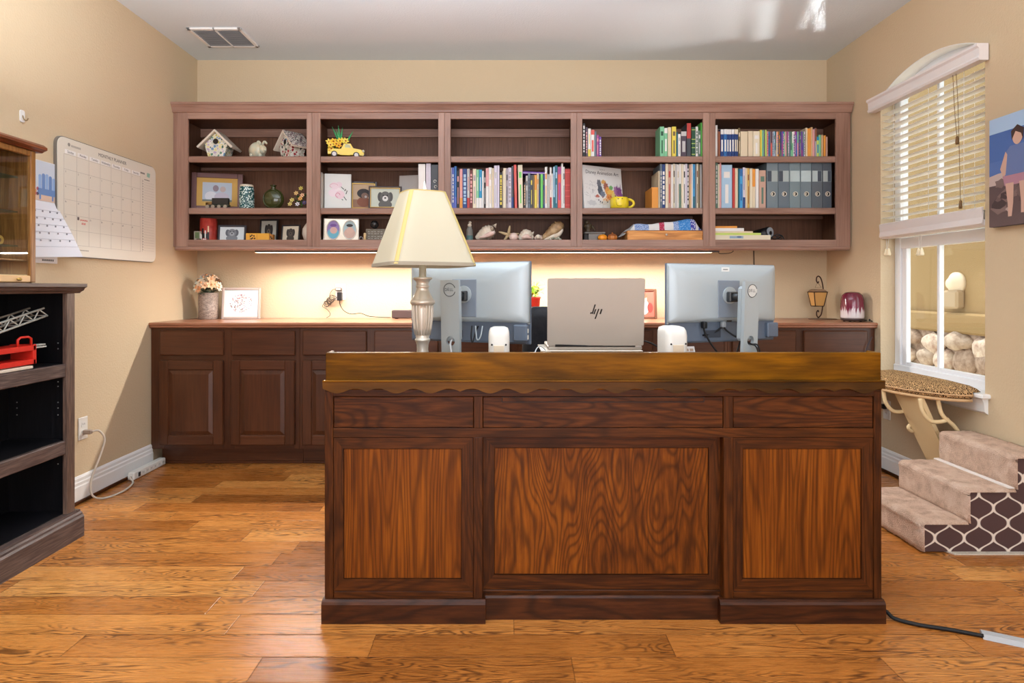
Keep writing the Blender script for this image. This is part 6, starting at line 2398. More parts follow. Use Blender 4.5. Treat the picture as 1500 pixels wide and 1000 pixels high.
b.prism([(xc - 11 * .9 / s, zt_), (xc + 11 * .9 / s, zt_), (xc + 8 / s, zt_ + .012), (xc + 4.5 / s, zt_ + .02), (xc - 4.5 / s, zt_ + .02), (xc - 8 / s, zt_ + .012)], 'y', Y - .04, Y + .04, mat('tarnished_tin', (150, 122, 96), .4, .4))
for qx in (-1, 1):
    for qy in (-1, 1):
        b.tube([(xc + qx * rt, Y + qy * rt, zt_), (xc + qx * rb, Y + qy * rb, zb_)], .0032, M_IRON, 6)
b.tube([(xc - rb, Y - rb, zb_), (xc + rb, Y - rb, zb_), (xc + rb, Y + rb, zb_), (xc - rb, Y + rb, zb_)], .0035, M_IRON, 6, closed=True)
b.tube([(xc - rt, Y - rt, zt_), (xc + rt, Y - rt, zt_), (xc + rt, Y + rt, zt_), (xc - rt, Y + rt, zt_)], .0035, M_IRON, 6, closed=True)
b.part('cage', t)
b = MB()
for qy in (-1, 1):
    b.add([(xc - rt, Y + qy * rt, zt_), (xc + rt, Y + qy * rt, zt_), (xc + rb, Y + qy * rb, zb_), (xc - rb, Y + qy * rb, zb_)], [(0, 1, 2, 3)], mat('amber_glass', (206, 158, 92), .3))
    b.add([(xc + qy * rt, Y - rt, zt_), (xc + qy * rt, Y + rt, zt_), (xc + qy * rb, Y + rb, zb_), (xc + qy * rb, Y - rb, zb_)], [(0, 1, 2, 3)], mat('amber_glass'))
b.part('pane', t)

# diffuser
Y = 3.95
s = F / Y
x = PX(1248.5, Y)


def drip():
    m = mat('burgundy_drip_glaze', (120, 40, 60), .15, coat=.4)
    q = NT(m)
    co = q.objco()
    sp_ = q.n('ShaderNodeSeparateXYZ', {0: co})
    n = q.noise(q.vmath('MULTIPLY', co, (95.0, 95.0, 5.0)), 1.0, 2.0, .5)
    h = q.math('ADD', sp_.outputs[2], q.math('MULTIPLY', n, -.17))
    q.set(q.b.inputs['Base Color'], q.ramp(q.math('MULTIPLY_ADD', h, 5.0, .55), [(.3, (214, 206, 206)), (.46, (206, 190, 194)), (.52, (120, 44, 66)), (.8, (104, 34, 52))]))
    return m


t = thing('aroma_diffuser', 'dome-shaped aroma diffuser in burgundy and white drip glaze', 'diffuser', (x, Y, ZCT))
R = 15.8 / s
hz = PZ(427, Y) - ZCT
b = MB()
b.lathe([(R * .97, .022), (R, .03), (R, hz * .5), (R * .97, hz * .72), (R * .86, hz * .88), (R * .6, hz * .97), (R * .2, hz), (R * .18, hz * .985), (0, hz * .985)], drip(), (x, Y, ZCT), 36)
b.part('dome', t)
b = MB()
b.lathe([(0, .006), (R * .9, .006), (R * .98, .01), (R * .98, .022), (R * .9, .024), (0, .024)], mat('dark_walnut_base', (58, 40, 36), .35), (x, Y, ZCT), 32)
b.part('base', t)
for k in range(4):
    a = pi / 4 + k * pi / 2
    MB().lathe([(.006, 0), (.007, .007)], M_DARK, (x + R * .7 * cos(a), Y + R * .7 * sin(a), ZCT), 10).part('foot', t)
Yk = 3.93
b = MB()
b.tube(spline([(x + R * .6, Y + R * .5, ZCT + .012), (PX(1266, Yk), Yk + .05, ZCT + .006), (PX(1271, Yk), Yk - .02, ZCT + .01), (PX(1268, Yk), Yk - .07, ZCT + .006), (PX(1274, Yk), Yk + .0, ZCT + .012), (PX(1276, Yk), Yk - .05, ZCT + .004)]), .003, M_DARK, 6)
b.ball((PX(1272, Yk), Yk - .03, ZCT + .012), (.014, .016, .011), M_BLACK, 10, 8)
b.part('cord', t)
Yk = 3.808
MB().tube([(PX(1277.5, Yk), Yk - .002, PZ(493, Yk)), (PX(1272, Yk), Yk - .003, PZ(503, Yk)), (PX(1269, Yk), Yk - .003, PZ(511, Yk)), (PX(1268.6, Yk), Yk - .002, PZ(540, Yk))], .0026, C(60, 52, 60), 6).top('thin_cord', 'thin dark cord hanging down the front of the cabinet below the diffuser', 'cord')

# ------------------------------------------------------------------ office chair behind the desk
Y = 3.12
x = PX(846, Y)
t = thing('office_chair', 'black upholstered office chair behind the desk, between monitor and laptop', 'chair', (x, Y, 0))
M_CHAIR = noisy('black_fabric', (24, 25, 30), (32, 33, 38), 30, .7, .3, .01)
b = MB()
rings = []
zt_ = PZ(446.5, Y - .05)
for i in range(9):
    q = i / 8
    z = .58 + (zt_ - .58) * q
    w = .235 + .045 * sin(pi * q * .8 + .3)
    yb = Y - .04 - .05 * q
    th = .05
    if i == 8:
        w *= .94
        th = .03
    ring = [(x + a, yb + c - .05 * (1 - (a / .28) ** 2) + .03 * 0, z - .012 * (a / .28) ** 2 * (i == 8)) for a, c in rrect(-w, w, -th, th, th * .9, 5)]
    rings.append(ring)
b.loft(rings, M_CHAIR, True)
b.part('backrest', t)
b = MB()
b.prism(rrect(x - .25, x + .25, Y - .02, Y + .46, .08), 'z', .44, .53, M_CHAIR)
b.part('seat', t)
b = MB()
b.cyl((x, Y + .22, .09), (x, Y + .22, .44), .028, M_BLACK)
b.box(x - .03, x + .03, Y - .06, Y + .22, .42, .44, M_BLACK, .004)
b.box(x - .03, x + .03, Y - .02, Y + .005, .42, .7, M_BLACK, .004)
b.part('column', t)
for k in range(5):
    a = radians(90 + 72 * k)
    b = MB()
    e = Vector((x + .28 * cos(a), Y + .22 + .28 * sin(a), .085))
    b.tube([(x, Y + .22, .11), e], [.026, .016], M_BLACK, 10)
    l = b.part('leg', t)
    b = MB()
    b.cyl(e + Vector((-.02, 0, -.055)), e + Vector((.02, 0, -.055)), .03, M_BLACK, seg=16)
    b.cyl(e, e + Vector((0, 0, -.05)), .008, M_BLACK, seg=8)
    b.part('caster', l)

# ------------------------------------------------------------------ calendar wall
YW = lambda px, x=XL: x * F / (px - CX)


def wallT(x, y, z, face=1):
    """local x runs along the wall toward the back of the room, local -y points into the room (from the calendar wall)"""
    return Matrix.Translation((x, y, z)) @ Matrix.Rotation(radians(90), 4, 'Z')


y0, y1 = YW(84, XL + .02), YW(228.5, XL + .02)
zb0, zt0 = 1.257, 1.848
t = thing('wall_planner', 'large white dry-erase monthly planner board with grey edge on the tan wall', 'planner board', (XL, (y0 + y1) / 2, zb0))
W, H = y1 - y0, zt0 - zb0
T = wallT(XL + .02, (y0 + y1) / 2, zb0)
b = MB(T)
b.prism(rrect(-W / 2, W / 2, 0, H, .045, 8), 'y', .004, .019, mat('grey_board_edge', (116, 108, 100), .5))
b.prism(rrect(-W / 2 + .004, W / 2 - .004, .004, H - .004, .042, 8), 'y', 0, .004, mat('board_white', (226, 220, 206), .4))
b.part('board', t)
b = MB(T)
ln = C(172, 166, 156)
tx = C(66, 62, 60)
gx0, gx1 = -W / 2 + .045, W / 2 - .165
cw = (gx1 - gx0) / 7
gz1, gz0 = H - .085, .06
rh = (gz1 - gz0) / 6
for i in range(8):
    b.rect(gx0 + i * cw - .0006, gx0 + i * cw + .0006, gz0, gz1, -.0004, ln)
for j in range(7):
    b.rect(gx0, gx1, gz0 + j * rh - .0006, gz0 + j * rh + .0006, -.0004, ln)
for i, dname in enumerate(['Sunday', 'Monday', 'Tuesday', 'Wednesday', 'Thursday', 'Friday', 'Saturday']):
    b.rect(gx0 + i * cw + .006, gx0 + (i + 1) * cw - .006, gz1 + .003, gz1 + .024, -.0003, mat('label_strip_white', (240, 238, 234), .5))
    b.text(dname, .0175, tx, gx0 + (i + .5) * cw, gz1 + .0135, -.0008, sx=.9)
b.text('MONTHLY PLANNER', .026, tx, 0.0, H - .036, -.0006)
dnum = 1
for k in range(6, 35):
    i, j = k % 7, k // 7
    b.text(str(k - 5), .0125, tx, gx0 + i * cw + .011, gz1 - j * rh - .012, -.0006)
b.rect(gx0 + cw + .004, gx0 + cw + .018, gz1 - 4 * rh - .02, gz1 - 4 * rh - .004, -.0005, C(110, 96, 96))
rd_ = C(206, 96, 86)
for k in range(7):
    b.rect(gx0 + cw + .026 + k * .008, gx0 + cw + .031 + k * .008, gz1 - 4 * rh - .022 + .002 * (k % 2), gz1 - 4 * rh - .014, -.0005, rd_)
for k in range(4):
    b.rect(gx0 + cw + .036 + k * .008, gx0 + cw + .041 + k * .008, gz1 - 4 * rh - .04, gz1 - 4 * rh - .031 + .002 * (k % 2), -.0005, rd_)
nx0, nx1 = gx1 + .02, W / 2 - .022
for k in range(27):
    z = gz1 - .025 - k * .0158
    b.rect(nx0 + .014, nx1, z - .0004, z + .0004, -.0004, ln)
    b.rect(nx0 + .002, nx0 + .008, z + .001, z + .007, -.0004, C(150, 144, 136))
b.rect(nx0 - .0005, nx0 + .0005, gz0, gz1 - .01, -.0004, ln)
for k in range(5):
    b.rect(nx0 + .02 + k * .011, nx0 + .029 + k * .011, gz1 - .012, gz1 - .007, -.0005, C(120, 114, 108))
    b.rect(nx0 - .02 + k * .009, nx0 - .013 + k * .009, gz1 + .02, gz1 + .03, -.0005, C(120, 114, 108))
b.poly([(nx0 + .045, gz1 + .012), (nx0 + .075, gz1 + .008), (nx0 + .08, gz1 + .034), (nx0 + .05, gz1 + .036)], -.0005, C(150, 190, 174))
b.disc(-W / 2 + .08, H - .034, .009, .009, -.0005, C(150, 144, 134), 14)
for k in range(8):
    b.rect(-W / 2 + .095 + k * .009, -W / 2 + .102 + k * .009, H - .042, H - .032, -.0005, C(176, 170, 160))
for k in range(7):
    b.rect(gx0 + .1 + k * .012, gx0 + .109 + k * .012, .034, .039, -.0005, C(160, 154, 144))
b.part('printed_grid', t)

# paper calendar, its lower leaf curling off the wall and over the board edge
ya, yb = 2.72, 3.02
t = thing('paper_calendar', 'paper wall calendar with a painted blue chair, lower page curling over the planner', 'calendar', (XL, 2.87, 1.22))
T = wallT(XL + .004, (ya + yb) / 2, 0)
w = (yb - ya) / 2
zc_, zt_, zb_ = 1.51, 1.70, 1.235
b = MB(T)
b.box(-w, w, -.003, .003, zc_, zt_, mat('calendar_paper', (228, 228, 234), .6))
e = -.0036
b.rect(-w, w, zc_ + .02, zt_ - .002, e, C(206, 214, 226))
b.rect(-w, w, zc_ + .002, zc_ + .03, e - .0003, C(222, 196, 176))
bc, bc2 = C(112, 146, 200), C(150, 180, 222)
for k in range(5):
    b.prism(rrect(.035 + k * .022, .054 + k * .022, zc_ + .045, zc_ + .125 + .008 * sin(k), .008, 4), 'y', e - .0006, e, bc if k % 2 else bc2)
b.rect(.03, .145, zc_ + .03, zc_ + .06, e - .001, bc)
b.rect(.04, .05, zc_ + .008, zc_ + .03, e - .001, bc)
b.rect(.12, .13, zc_ + .008, zc_ + .03, e - .001, bc)
for k in range(12):
    b.disc(-.02 + .012 * (k % 5), zc_ + .02 + .012 * (k // 3), .007, .008, e - .001, C(*[(196, 110, 120), (120, 96, 110), (214, 170, 130)][k % 3]), 10)
b.disc(-.07, zc_ + .11, .05, .06, e - .0005, C(190, 208, 226), 16)
b.part('picture_page', t)
b = MB(T)
vs = []
nn, mm_ = 10, 12
for j in range(mm_ + 1):
    q = j / mm_
    for i in range(nn + 1):
        u = i / nn
        curl = .095 * max(0, q) ** 1.3 * u ** 1.5
        vs.append((-w + 2 * w * u + .05 * q * u, -.004 - curl - .012 * sin(pi * q), zc_ - (zc_ - zb_) * q + .02 * q * u))
b.add(vs, [(j * (nn + 1) + i, j * (nn + 1) + i + 1, (j + 1) * (nn + 1) + i + 1, (j + 1) * (nn + 1) + i) for j in range(mm_) for i in range(nn)], mat('calendar_paper'), True)


def leafp(u, q, k=.0015):
    curl = .095 * q ** 1.3 * u ** 1.5
    return (-w + 2 * w * u + .05 * q * u, -.004 - curl - .012 * sin(pi * q) - k, zc_ - (zc_ - zb_) * q + .02 * q * u)


gl = C(170, 170, 182)
for j in range(6):
    q = .16 + j * .13
    b.tube([leafp(u / 10, q) for u in range(0, 11)], .0006, gl, 4)
for i in range(1, 7):
    for j in range(5):
        p = leafp(i / 7 + .03, .2 + j * .13)
        b.rect(p[0], p[0] + .009, p[2], p[2] + .008, p[1] - .001, C(140, 140, 150))
b.part('date_page', t)
b = MB(T)
b.box(-w, w + .01, -.002, .002, zb_ - .016, zb_ + .05, mat('calendar_paper'))
for k in range(6):
    b.rect(w - .09 + k * .013, w - .08 + k * .013, zb_ - .006, zb_ + .003, -.0026, C(90, 90, 96))
b.part('back_page', t)

Yh = YW(34, XL + .008)
zh = PZ(171, Yh)
t = thing('wall_hook', 'small white adhesive hook on the tan wall above the display case', 'hook', (XL, Yh, zh - .025))
T = wallT(XL + .0005, Yh, zh)
b = MB(T)
b.prism(rrect(-.013, .013, -.024, .03, .008), 'y', -.005, 0, M_WHITE)
b.part('plate', t)
b = MB(T)
b.tube(spline([(0, -.005, .006), (0, -.012, -.012), (0, -.024, -.016), (0, -.03, -.006)]), .003, mat('hook_metal', (150, 130, 100), .3, .7), 8)
b.part('prong', t)

# outlet, cord and power strip at the calendar wall
Yo = YW(120.5)
zo = PZ(627, Yo)
outlet('wall_outlet', 'white wall outlet above the baseboard beside the black bookcase', wallT(XL + .0005, Yo, zo))
t = thing('power_strip', 'white power strip lying along the baseboard, plugged in by a pale cord', 'power strip', (XL + .04, 3.78, 0))
ps0, ps1 = 3.55, 3.88
xs = XL + .03
b = MB()
b.box(xs, xs + .04, ps0, ps1, .001, .046, M_PLAST_W, .005)
b.part('housing', t)
for k in range(6):
    b = MB()
    yk = ps0 + .09 + k * .042
    b.box(xs + .0395, xs + .0412, yk - .013, yk + .013, .012, .036, mat('socket_white'), .0006)
    b.box(xs + .041, xs + .0416, yk - .006, yk - .004, .018, .03, C(60, 60, 60))
    b.box(xs + .041, xs + .0416, yk + .004, yk + .006, .018, .03, C(60, 60, 60))
    b.part('socket', t)
b = MB()
b.box(xs + .0395, xs + .043, ps0 + .04, ps0 + .06, .012, .036, C(24, 28, 40), .001)
b.part('switch', t, 'dark rocker switch')
b = MB()
zp = zo - .02
b.box(XL + .007, XL + .05, Yo - .011, Yo + .011, zp - .01, zp + .012, mat('taupe_plug', (168, 150, 136), .5), .004)
b.part('plug', t, 'taupe plug')
b = MB()
cpts = [(XL + .05, Yo + .002, zp + .002), (XL + .075, Yo + .02, zp + .002), (XL + .09, Yo + .04, zp - .05), (XL + .075, Yo + .02, zp - .14), (XL + .06, Yo - .02, zp - .24), (XL + .065, Yo - .02, zp - .32),
        (XL + .1, Yo + .02, .006), (XL + .13, Yo + .13, .006), (XL + .1, Yo + .27, .006), (xs + .03, ps0 - .02, .02), (xs + .02, ps0 + .002, .024)]
b.tube(spline(cpts), .0052, mat('pale_cord', (206, 196, 182), .5), 8)
b.part('cord', t)

# ------------------------------------------------------------------ black bookcase
BXF = -1.90
BY1 = 2.744
BY0 = 1.80
t = thing('black_bookcase', 'low black bookcase with espresso front edges against the tan wall', 'bookcase', (-2.04, 2.27, 0))
zt_ = 1.078
MB().box(XL + .002, BXF - .012, BY1 - .02, BY1 - .002, .02, zt_, M_BC_B).part('side_panel', t)
MB().box(XL + .002, BXF - .012, BY0 + .002, BY0 + .02, .02, zt_, M_BC_B).part('side_panel', t)
MB().box(XL + .002, XL + .012, BY0 + .02, BY1 - .02, .02, zt_, M_BC_B).part('back_panel', t)
for (a, c) in ((BY1 - .05, BY1), (BY0, BY0 + .05)):
    MB().box(BXF - .02, BXF, a, c, .118, zt_, M_BC_EZ, .002).part('front_stile', t)
b = MB()
b.prism([(XL + .002, zt_), (BXF + .002, zt_), (BXF + .006, zt_ + .006), (BXF + .018, zt_ + .012), (BXF + .024, zt_ + .022), (BXF + .034, zt_ + .028), (BXF + .034, zt_ + .042), (XL + .002, zt_ + .042)], 'y', BY0 - .03, BY1 + .03, M_BC_E)
b.part('top', t)
for (z1, z0) in ((.772, .716), (.44, .381)):
    b = MB()
    b.box(XL + .012, BXF - .026, BY0 + .021, BY1 - .021, z1 - .025, z1, M_BC_B)
    b.box(BXF - .026, BXF - .004, BY0 + .051, BY1 - .051, z0, z1, M_BC_E, .003)
    b.part('shelf', t)
b = MB()
b.box(XL + .012, BXF - .02, BY0 + .02, BY1 - .02, .10, .122, M_BC_B)
b.prism([(BXF - .02, 0), (BXF + .026, 0), (BXF + .026, .088), (BXF + .02, .096), (BXF + .018, .104), (BXF + .01, .11), (BXF + .008, .118), (BXF - .02, .12)], 'y', BY0 - .02, BY1 + .022, M_BC_E)
b.prism([(BY1, 0), (BY1 + .024, 0), (BY1 + .022, .088), (BY1 + .014, .104), (BY1 + .006, .118), (BY1, .12)], 'x', XL + .03, BXF + .01, M_BC_E)
b.part('base_moulding', t)
b = MB()
for z in (.86, .835, .60, .575, .545, .33, .67, .69):
    for (xx, yy, fx) in ((BXF - .06, BY1 - .0205, 0), (XL + .05, BY1 - .0205, 0)):
        b.cyl((xx, yy, z), (xx, yy - .001, z), .0028, C(150, 150, 150), seg=8)
b.part('peg_holes', t)

# red fire engine toy with a lattice ladder
zs = .773
t = thing('toy_fire_engine', 'red toy fire engine with a long grey lattice ladder on the black bookcase shelf', 'toy truck', (-2.02, 2.3, zs))
M_RED = mat('red_toy_plastic', (206, 44, 32), .3)
M_LAD = mat('grey_toy_plastic', (176, 178, 170), .4)
xq = -1.985
Q = lambda p, q: (xq, YW(p, xq), PZ(q, YW(p, xq)))
y_ = lambda p: YW(p, xq)
ye = y_(35)
b = MB()
zt1, zb1 = PZ(505, ye), PZ(531, ye)
b.box(xq - .05, xq + .05, 2.0, ye, zt1 - .022, zt1, M_RED, .002)
b.box(xq - .05, xq + .05, 2.0, ye, zb1 - .004, zb1 + .016, M_RED, .002)
b.box(xq - .05, xq + .05, ye - .014, ye + .004, zb1 - .004, zt1 + .003, M_RED, .002)
for yy in (2.12, 2.3):
    b.box(xq + .04, xq + .05, yy, yy + .008, zb1, zt1, M_RED)
b.box(xq - .05, xq - .044, 2.0, ye, zb1, zt1, M_BLACK)
b.part('chassis', t)
b = MB()
r_ = .005
b.tube([(xq + .045, ye - .02, zt1), (xq + .045, ye - .02, zt1 + .028), (xq + .045, ye - .035, zt1 + .036), (xq + .045, ye - .075, zt1 + .036), (xq + .045, ye - .09, zt1 + .028), (xq + .045, ye - .09, zt1)], r_, M_RED, 6)
b.part('hand_rail', t)
b = MB()
b.box(xq + .02, xq + .05, ye + .004, ye + .06, zt1 - .014, zt1 - .008, M_LAD, .001)
b.box(xq + .02, xq + .05, ye + .004, ye + .055, zt1 - .004, zt1 + .001, M_LAD, .001)
b.part('hose_bar', t)
b = MB()
b.box(xq - .06, xq + .062, 2.0, ye - .03, zs + .0005, zs + .012, C(214, 196, 176), .002)
b.part('base_plate', t)
for yy in (2.1, 2.27):
    b = MB()
    b.cyl((xq - .055, yy, zs + .034), (xq + .055, yy, zs + .034), .022, M_BLACK, seg=18)
    b.part('wheel', t)
b = MB()
# lattice boom: two rails each side with zigzag
pe, p0_ = Vector((xq + .0, y_(58), PZ(456, y_(58)))), Vector((xq, 1.95, PZ(456, y_(58)) - .155))
dv = pe - p0_
nrm = Vector((0, -dv.z, dv.y)).normalized()
if nrm.z < 0:
    nrm = -nrm
hgt = .036
for sx_ in (-.03, .03):
    o = Vector((sx_, 0, 0))
    for q in (-.5, .5):
        b.tube([p0_ + o + nrm * hgt * q, pe + o + nrm * hgt * q - dv.normalized() * (.012 if q > 0 else 0)], .0042, M_LAD, 6)
    n = 9
    for i in range(n):
        a, c = p0_ + dv * (i / n), p0_ + dv * ((i + .5) / n)
        e_ = p0_ + dv * ((i + 1) / n)
        b.tube([a + o - nrm * hgt * .5, c + o + nrm * hgt * .5], .0028, M_LAD, 5)
        b.tube([c + o + nrm * hgt * .5, e_ + o - nrm * hgt * .5], .0028, M_LAD, 5)
for i in range(10):
    a = p0_ + dv * (i / 9)
    b.tube([a + Vector((-.03, 0, 0)) - nrm * hgt * .5, a + Vector((.03, 0, 0)) - nrm * hgt * .5], .0026, M_LAD, 5)
b.part('ladder', t, 'grey lattice ladder')
b = MB()
b.tube([(xq, 2.02, zt1), (xq, 2.02, zt1 + .06)], .02, M_LAD, 10)
b.part('turntable', t)

# ------------------------------------------------------------------ glass display case on the bookcase
DX0, DX1 = XL + .03, -1.98
DY1 = 2.622
DY0 = 2.05
zb_, zt_ = 1.1205, 1.675
t = thing('display_case', 'honey oak glass-fronted display case standing on the black bookcase', 'display case', (-2.08, 2.33, zb_))
b = MB()
b.box(DX0, DX1 - .018, DY1 - .016, DY1, zb_, zt_, M_OAK)
b.box(DX0, DX1 - .018, DY0, DY0 + .016, zb_, zt_, M_OAK)
b.box(DX0, DX0 + .01, DY0 + .016, DY1 - .016, zb_, zt_, wood('grey_brown_veneer', [(96, 78, 60), (126, 106, 86), (146, 126, 104)], 'z', 6, 12, 2, .5, .6, .2, .3))
b.box(DX0, DX1 - .018, DY0, DY1, zb_, zb_ + .03, M_OAK)
b.box(DX0 + .01, DX1 - .018, DY0 + .016, DY1 - .016, zb_ + .03, zb_ + .035, mat('cream_lining', (226, 196, 150), .7))
b.box(DX0 + .01, DX1 - .018, DY0 + .016, DY1 - .016, zb_ + .093, zb_ + .099, M_OAK)
b.part('carcass', t)
b = MB()
b.prism([(DX0, zt_), (DX1 + .004, zt_), (DX1 + .012, zt_ + .006), (DX1 + .026, zt_ + .012), (DX1 + .026, zt_ + .022), (DX1 + .01, zt_ + .034), (DX0, zt_ + .036)], 'y', DY0 - .03, DY1 + .03, M_OAKD)
b.part('cornice', t)
b = MB()
b.box(DX1 - .018, DX1, DY1 - .028, DY1, zb_ + .004, zt_, M_OAK, .003)
b.box(DX1 - .018, DX1, DY0, DY0 + .028, zb_ + .004, zt_, M_OAK, .003)
b.box(DX1 - .017, DX1 - .001, DY0 + .028, DY1 - .028, zb_ + .004, zb_ + .032, mat('pale_oak_rail', (222, 178, 124), .4), .003)
b.box(DX1 - .017, DX1 - .001, DY0 + .028, DY1 - .028, zt_ - .024, zt_, M_OAK, .003)
d = b.part('door', t)
b = MB()
b.box(DX1 - .011, DX1 - .008, DY0 + .026, DY1 - .026, zb_ + .03, zt_ - .02, M_GLASS)
b.part('pane', d)
b = MB()
b.ball((DX1 + .008, DY1 - .1, zb_ + .016), (.007, .012, .007), M_GOLD, 12, 8)
b.part('knob', d)
SZ = (1.56, 1.417, 1.277)
for z in SZ:
    b = MB()
    b.box(DX0 + .012, DX1 - .03, DY0 + .02, DY1 - .06, z - .006, z, M_SHELFGLASS)
    s_ = b.part('glass_shelf', t)
    for yy in (DY0 + .05, DY1 - .085, DY1 - .14):
        b = MB()
        b.box(DX0 + .011, DX0 + .03, yy - .006, yy + .006, z - .028, z - .0062, mat('clear_bracket', (190, 200, 190), .2), .002)
        b.part('shelf_bracket', s_)
xi = -2.07
pt = lambda px: xi * F / (px - CX)
b = MB()
b.ball((xi, 2.43, SZ[0] + .0285), (.026, .045, .026), M_SHELL, 16, 10, n=lambda th, ph: 1 + .12 * sin(3 * ph) * sin(th))
b.top('white_mineral', 'white lumpy rock on the upper glass shelf of the display case', 'mineral')
t = thing('gilt_photo_frame', 'small gilt frame leaning inside the display case', 'picture frame', (xi, 2.5, SZ[1]))
T = TR(xi - .02, 2.485, SZ[1] + .0006, 68, 12)
b = MB(T)
for (a, c, d_, e_) in ((-.05, -.043, 0, .085), (.043, .05, 0, .085), (-.043, .043, 0, .007), (-.043, .043, .078, .085)):
    b.box(a, c, 0, .007, d_, e_, M_GOLD, .001)
b.part('frame', t)
b = MB(T)
b.rect(-.043, .043, .007, .078, .003, C(150, 138, 120))
b.disc(.01, .036, .022, .018, .0024, C(120, 108, 96), 14)
b.part('picture', t)
b = MB()
b.ball((xi, 2.42, SZ[1] + .0235), (.024, .034, .0205), M_SHELL, 14, 10, n=lambda th, ph: 1 + .14 * sin(2 * ph + th))
b.top('white_mineral', 'white rock on the middle glass shelf of the display case', 'mineral')
b = MB()
b.ball((xi + .03, 2.462, SZ[1] + .011), (.014, .018, .011), C(206, 180, 130), 12, 8)
b.top('tan_shell', 'small tan shell beside the gilt frame in the display case', 'seashell')
b = MB(TR(xi + .01, 2.53, SZ[2] + .0205, 75))
b.prism([(.018 * cos(a * pi / 12), .02 * sin(a * pi / 12)) for a in range(24)], 'y', 0, .005, M_GOLD)
b.disc(0, 0, .008, .009, -.0006, C(120, 84, 40), 14)
b.top('gold_medallion', 'oval gold medallion on the lower glass shelf of the display case', 'medallion')
b = MB()
b.ball((xi, 2.485, SZ[2] + .02), (.012, .016, .02), C(190, 168, 130), 12, 8)
b.tube([(xi, 2.485, SZ[2] + .036), (xi, 2.495, SZ[2] + .056)], .005, C(190, 168, 130), 8)
b.top('small_figurine', 'small tan figurine beside the gold medallion', 'figurine')
b = MB()
for k in range(6):
    b.tube([(xi + .01, 2.40 + k * .012, SZ[2] + .004), (xi + .015 - .006 * (k % 2), 2.415 + k * .012, SZ[2] + .022)], .0035, C(52, 48, 44), 6)
b.box(xi - .01, xi + .03, 2.385, 2.475, SZ[2] + .0003, SZ[2] + .005, C(60, 54, 48))
b.top('tiny_metal_model', 'tiny dark metal model on the lower glass shelf', 'model')
b = MB()
b.box(xi - .03, xi + .02, 2.33, 2.43, zb_ + .0995, zb_ + .135, C(232, 226, 214), .003)
b.top('white_gift_box', 'white box on the floor of the display case', 'box')

# ------------------------------------------------------------------ window side: canvas photo, cat perch, pet steps
XCV = XR - .032
yc1 = XCV * F / (1449.5 - CX)
yc0 = 2.18
zc0, zc1 = PZ(333.5, yc1), PZ(177, yc1)
t = thing('beach_canvas', 'canvas photo of a woman by the sea hanging on the window wall', 'canvas', (XR - .016, (yc0 + yc1) / 2, zc0))
T = Matrix.Translation((XCV, yc1, zc0)) @ Matrix.Rotation(radians(-90), 4, 'Z')       # local x runs toward the camera, -y into the room
W, H = yc1 - yc0, zc1 - zc0
b = MB(T)
b.box(0, W, 0, .03, 0, H, mat('canvas_edge', (88, 84, 96), .7), .002)
b.part('stretched_canvas', t)
b = MB(T)
e = -.0005
SKY = C(168, 196, 226)
b.rect(0, W, H * .86, H, e, SKY)
b.rect(0, W, H * .6, H * .86, e, C(76, 108, 170))
b.rect(0, W, H * .42, H * .6, e - .0001, C(86, 116, 176))
b.poly([(0, H * .47), (.05, H * .485), (.1, H * .49), (.16, H * .5), (W, H * .5), (W, H * .3), (0, H * .3)], e - .0004, C(196, 176, 170))
b.rect(0, W, .001, H * .38, e - .0006, C(96, 78, 78))
r5 = random.Random(6)
for k in range(46):
    x, z = r5.uniform(0, W), r5.uniform(.02, H * .44)
    rr_ = r5.uniform(.015, .05)
    ph = r5.random() * 6
    z = max(rr_ + .004, z)
    x = min(max(rr_ * 1.3, x), W - rr_ * 1.3)
    b.poly([(x + rr_ * 1.2 * cos(a * pi / 5) * (1 + .25 * sin(2 * a + ph)) * .8, z + rr_ * .6 * sin(a * pi / 5) * (1 + .2 * cos(3 * a + ph))) for a in range(10)], e - .0008 - k * 4e-6, C(*r5.choice([(86, 68, 68), (112, 92, 90), (128, 106, 102), (70, 56, 58), (176, 156, 150)])))
# seated woman in the picture
px_ = .15
sk = C(206, 168, 150)
b.poly([(px_ - .06, H * .44), (px_ + .05, H * .44), (px_ + .07, H * .66), (px_ + .045, H * .71), (px_ - .03, H * .71), (px_ - .055, H * .66)], e - .0014, C(104, 122, 168))
b.disc(px_ + .01, H * .79, .028, .04, e - .0018, sk, 20)
b.poly([(px_ - .02, H * .76), (px_ - .024, H * .84), (px_ + .01, H * .885), (px_ + .045, H * .84), (px_ + .04, H * .74), (px_ + .03, H * .8), (px_ + .0, H * .83)], e - .0022, C(70, 50, 46))
b.poly([(px_ - .055, H * .67), (px_ - .085, H * .52), (px_ - .07, H * .45), (px_ - .055, H * .46), (px_ - .045, H * .64)], e - .0018, sk)
b.poly([(px_ - .07, H * .45), (px_ + .06, H * .45), (px_ + .08, H * .36), (px_ - .06, H * .36)], e - .0022, C(176, 130, 146))
b.poly([(px_ - .055, H * .38), (px_ - .01, H * .38), (px_ - .012, H * .2), (px_ - .02, H * .08), (px_ - .04, H * .08), (px_ - .042, H * .2)], e - .0024, sk)
b.poly([(px_ + .02, H * .38), (px_ + .06, H * .38), (px_ + .056, H * .2), (px_ + .05, H * .1), (px_ + .03, H * .1), (px_ + .03, H * .2)], e - .0024, sk)
b.part('printed_photo', t)

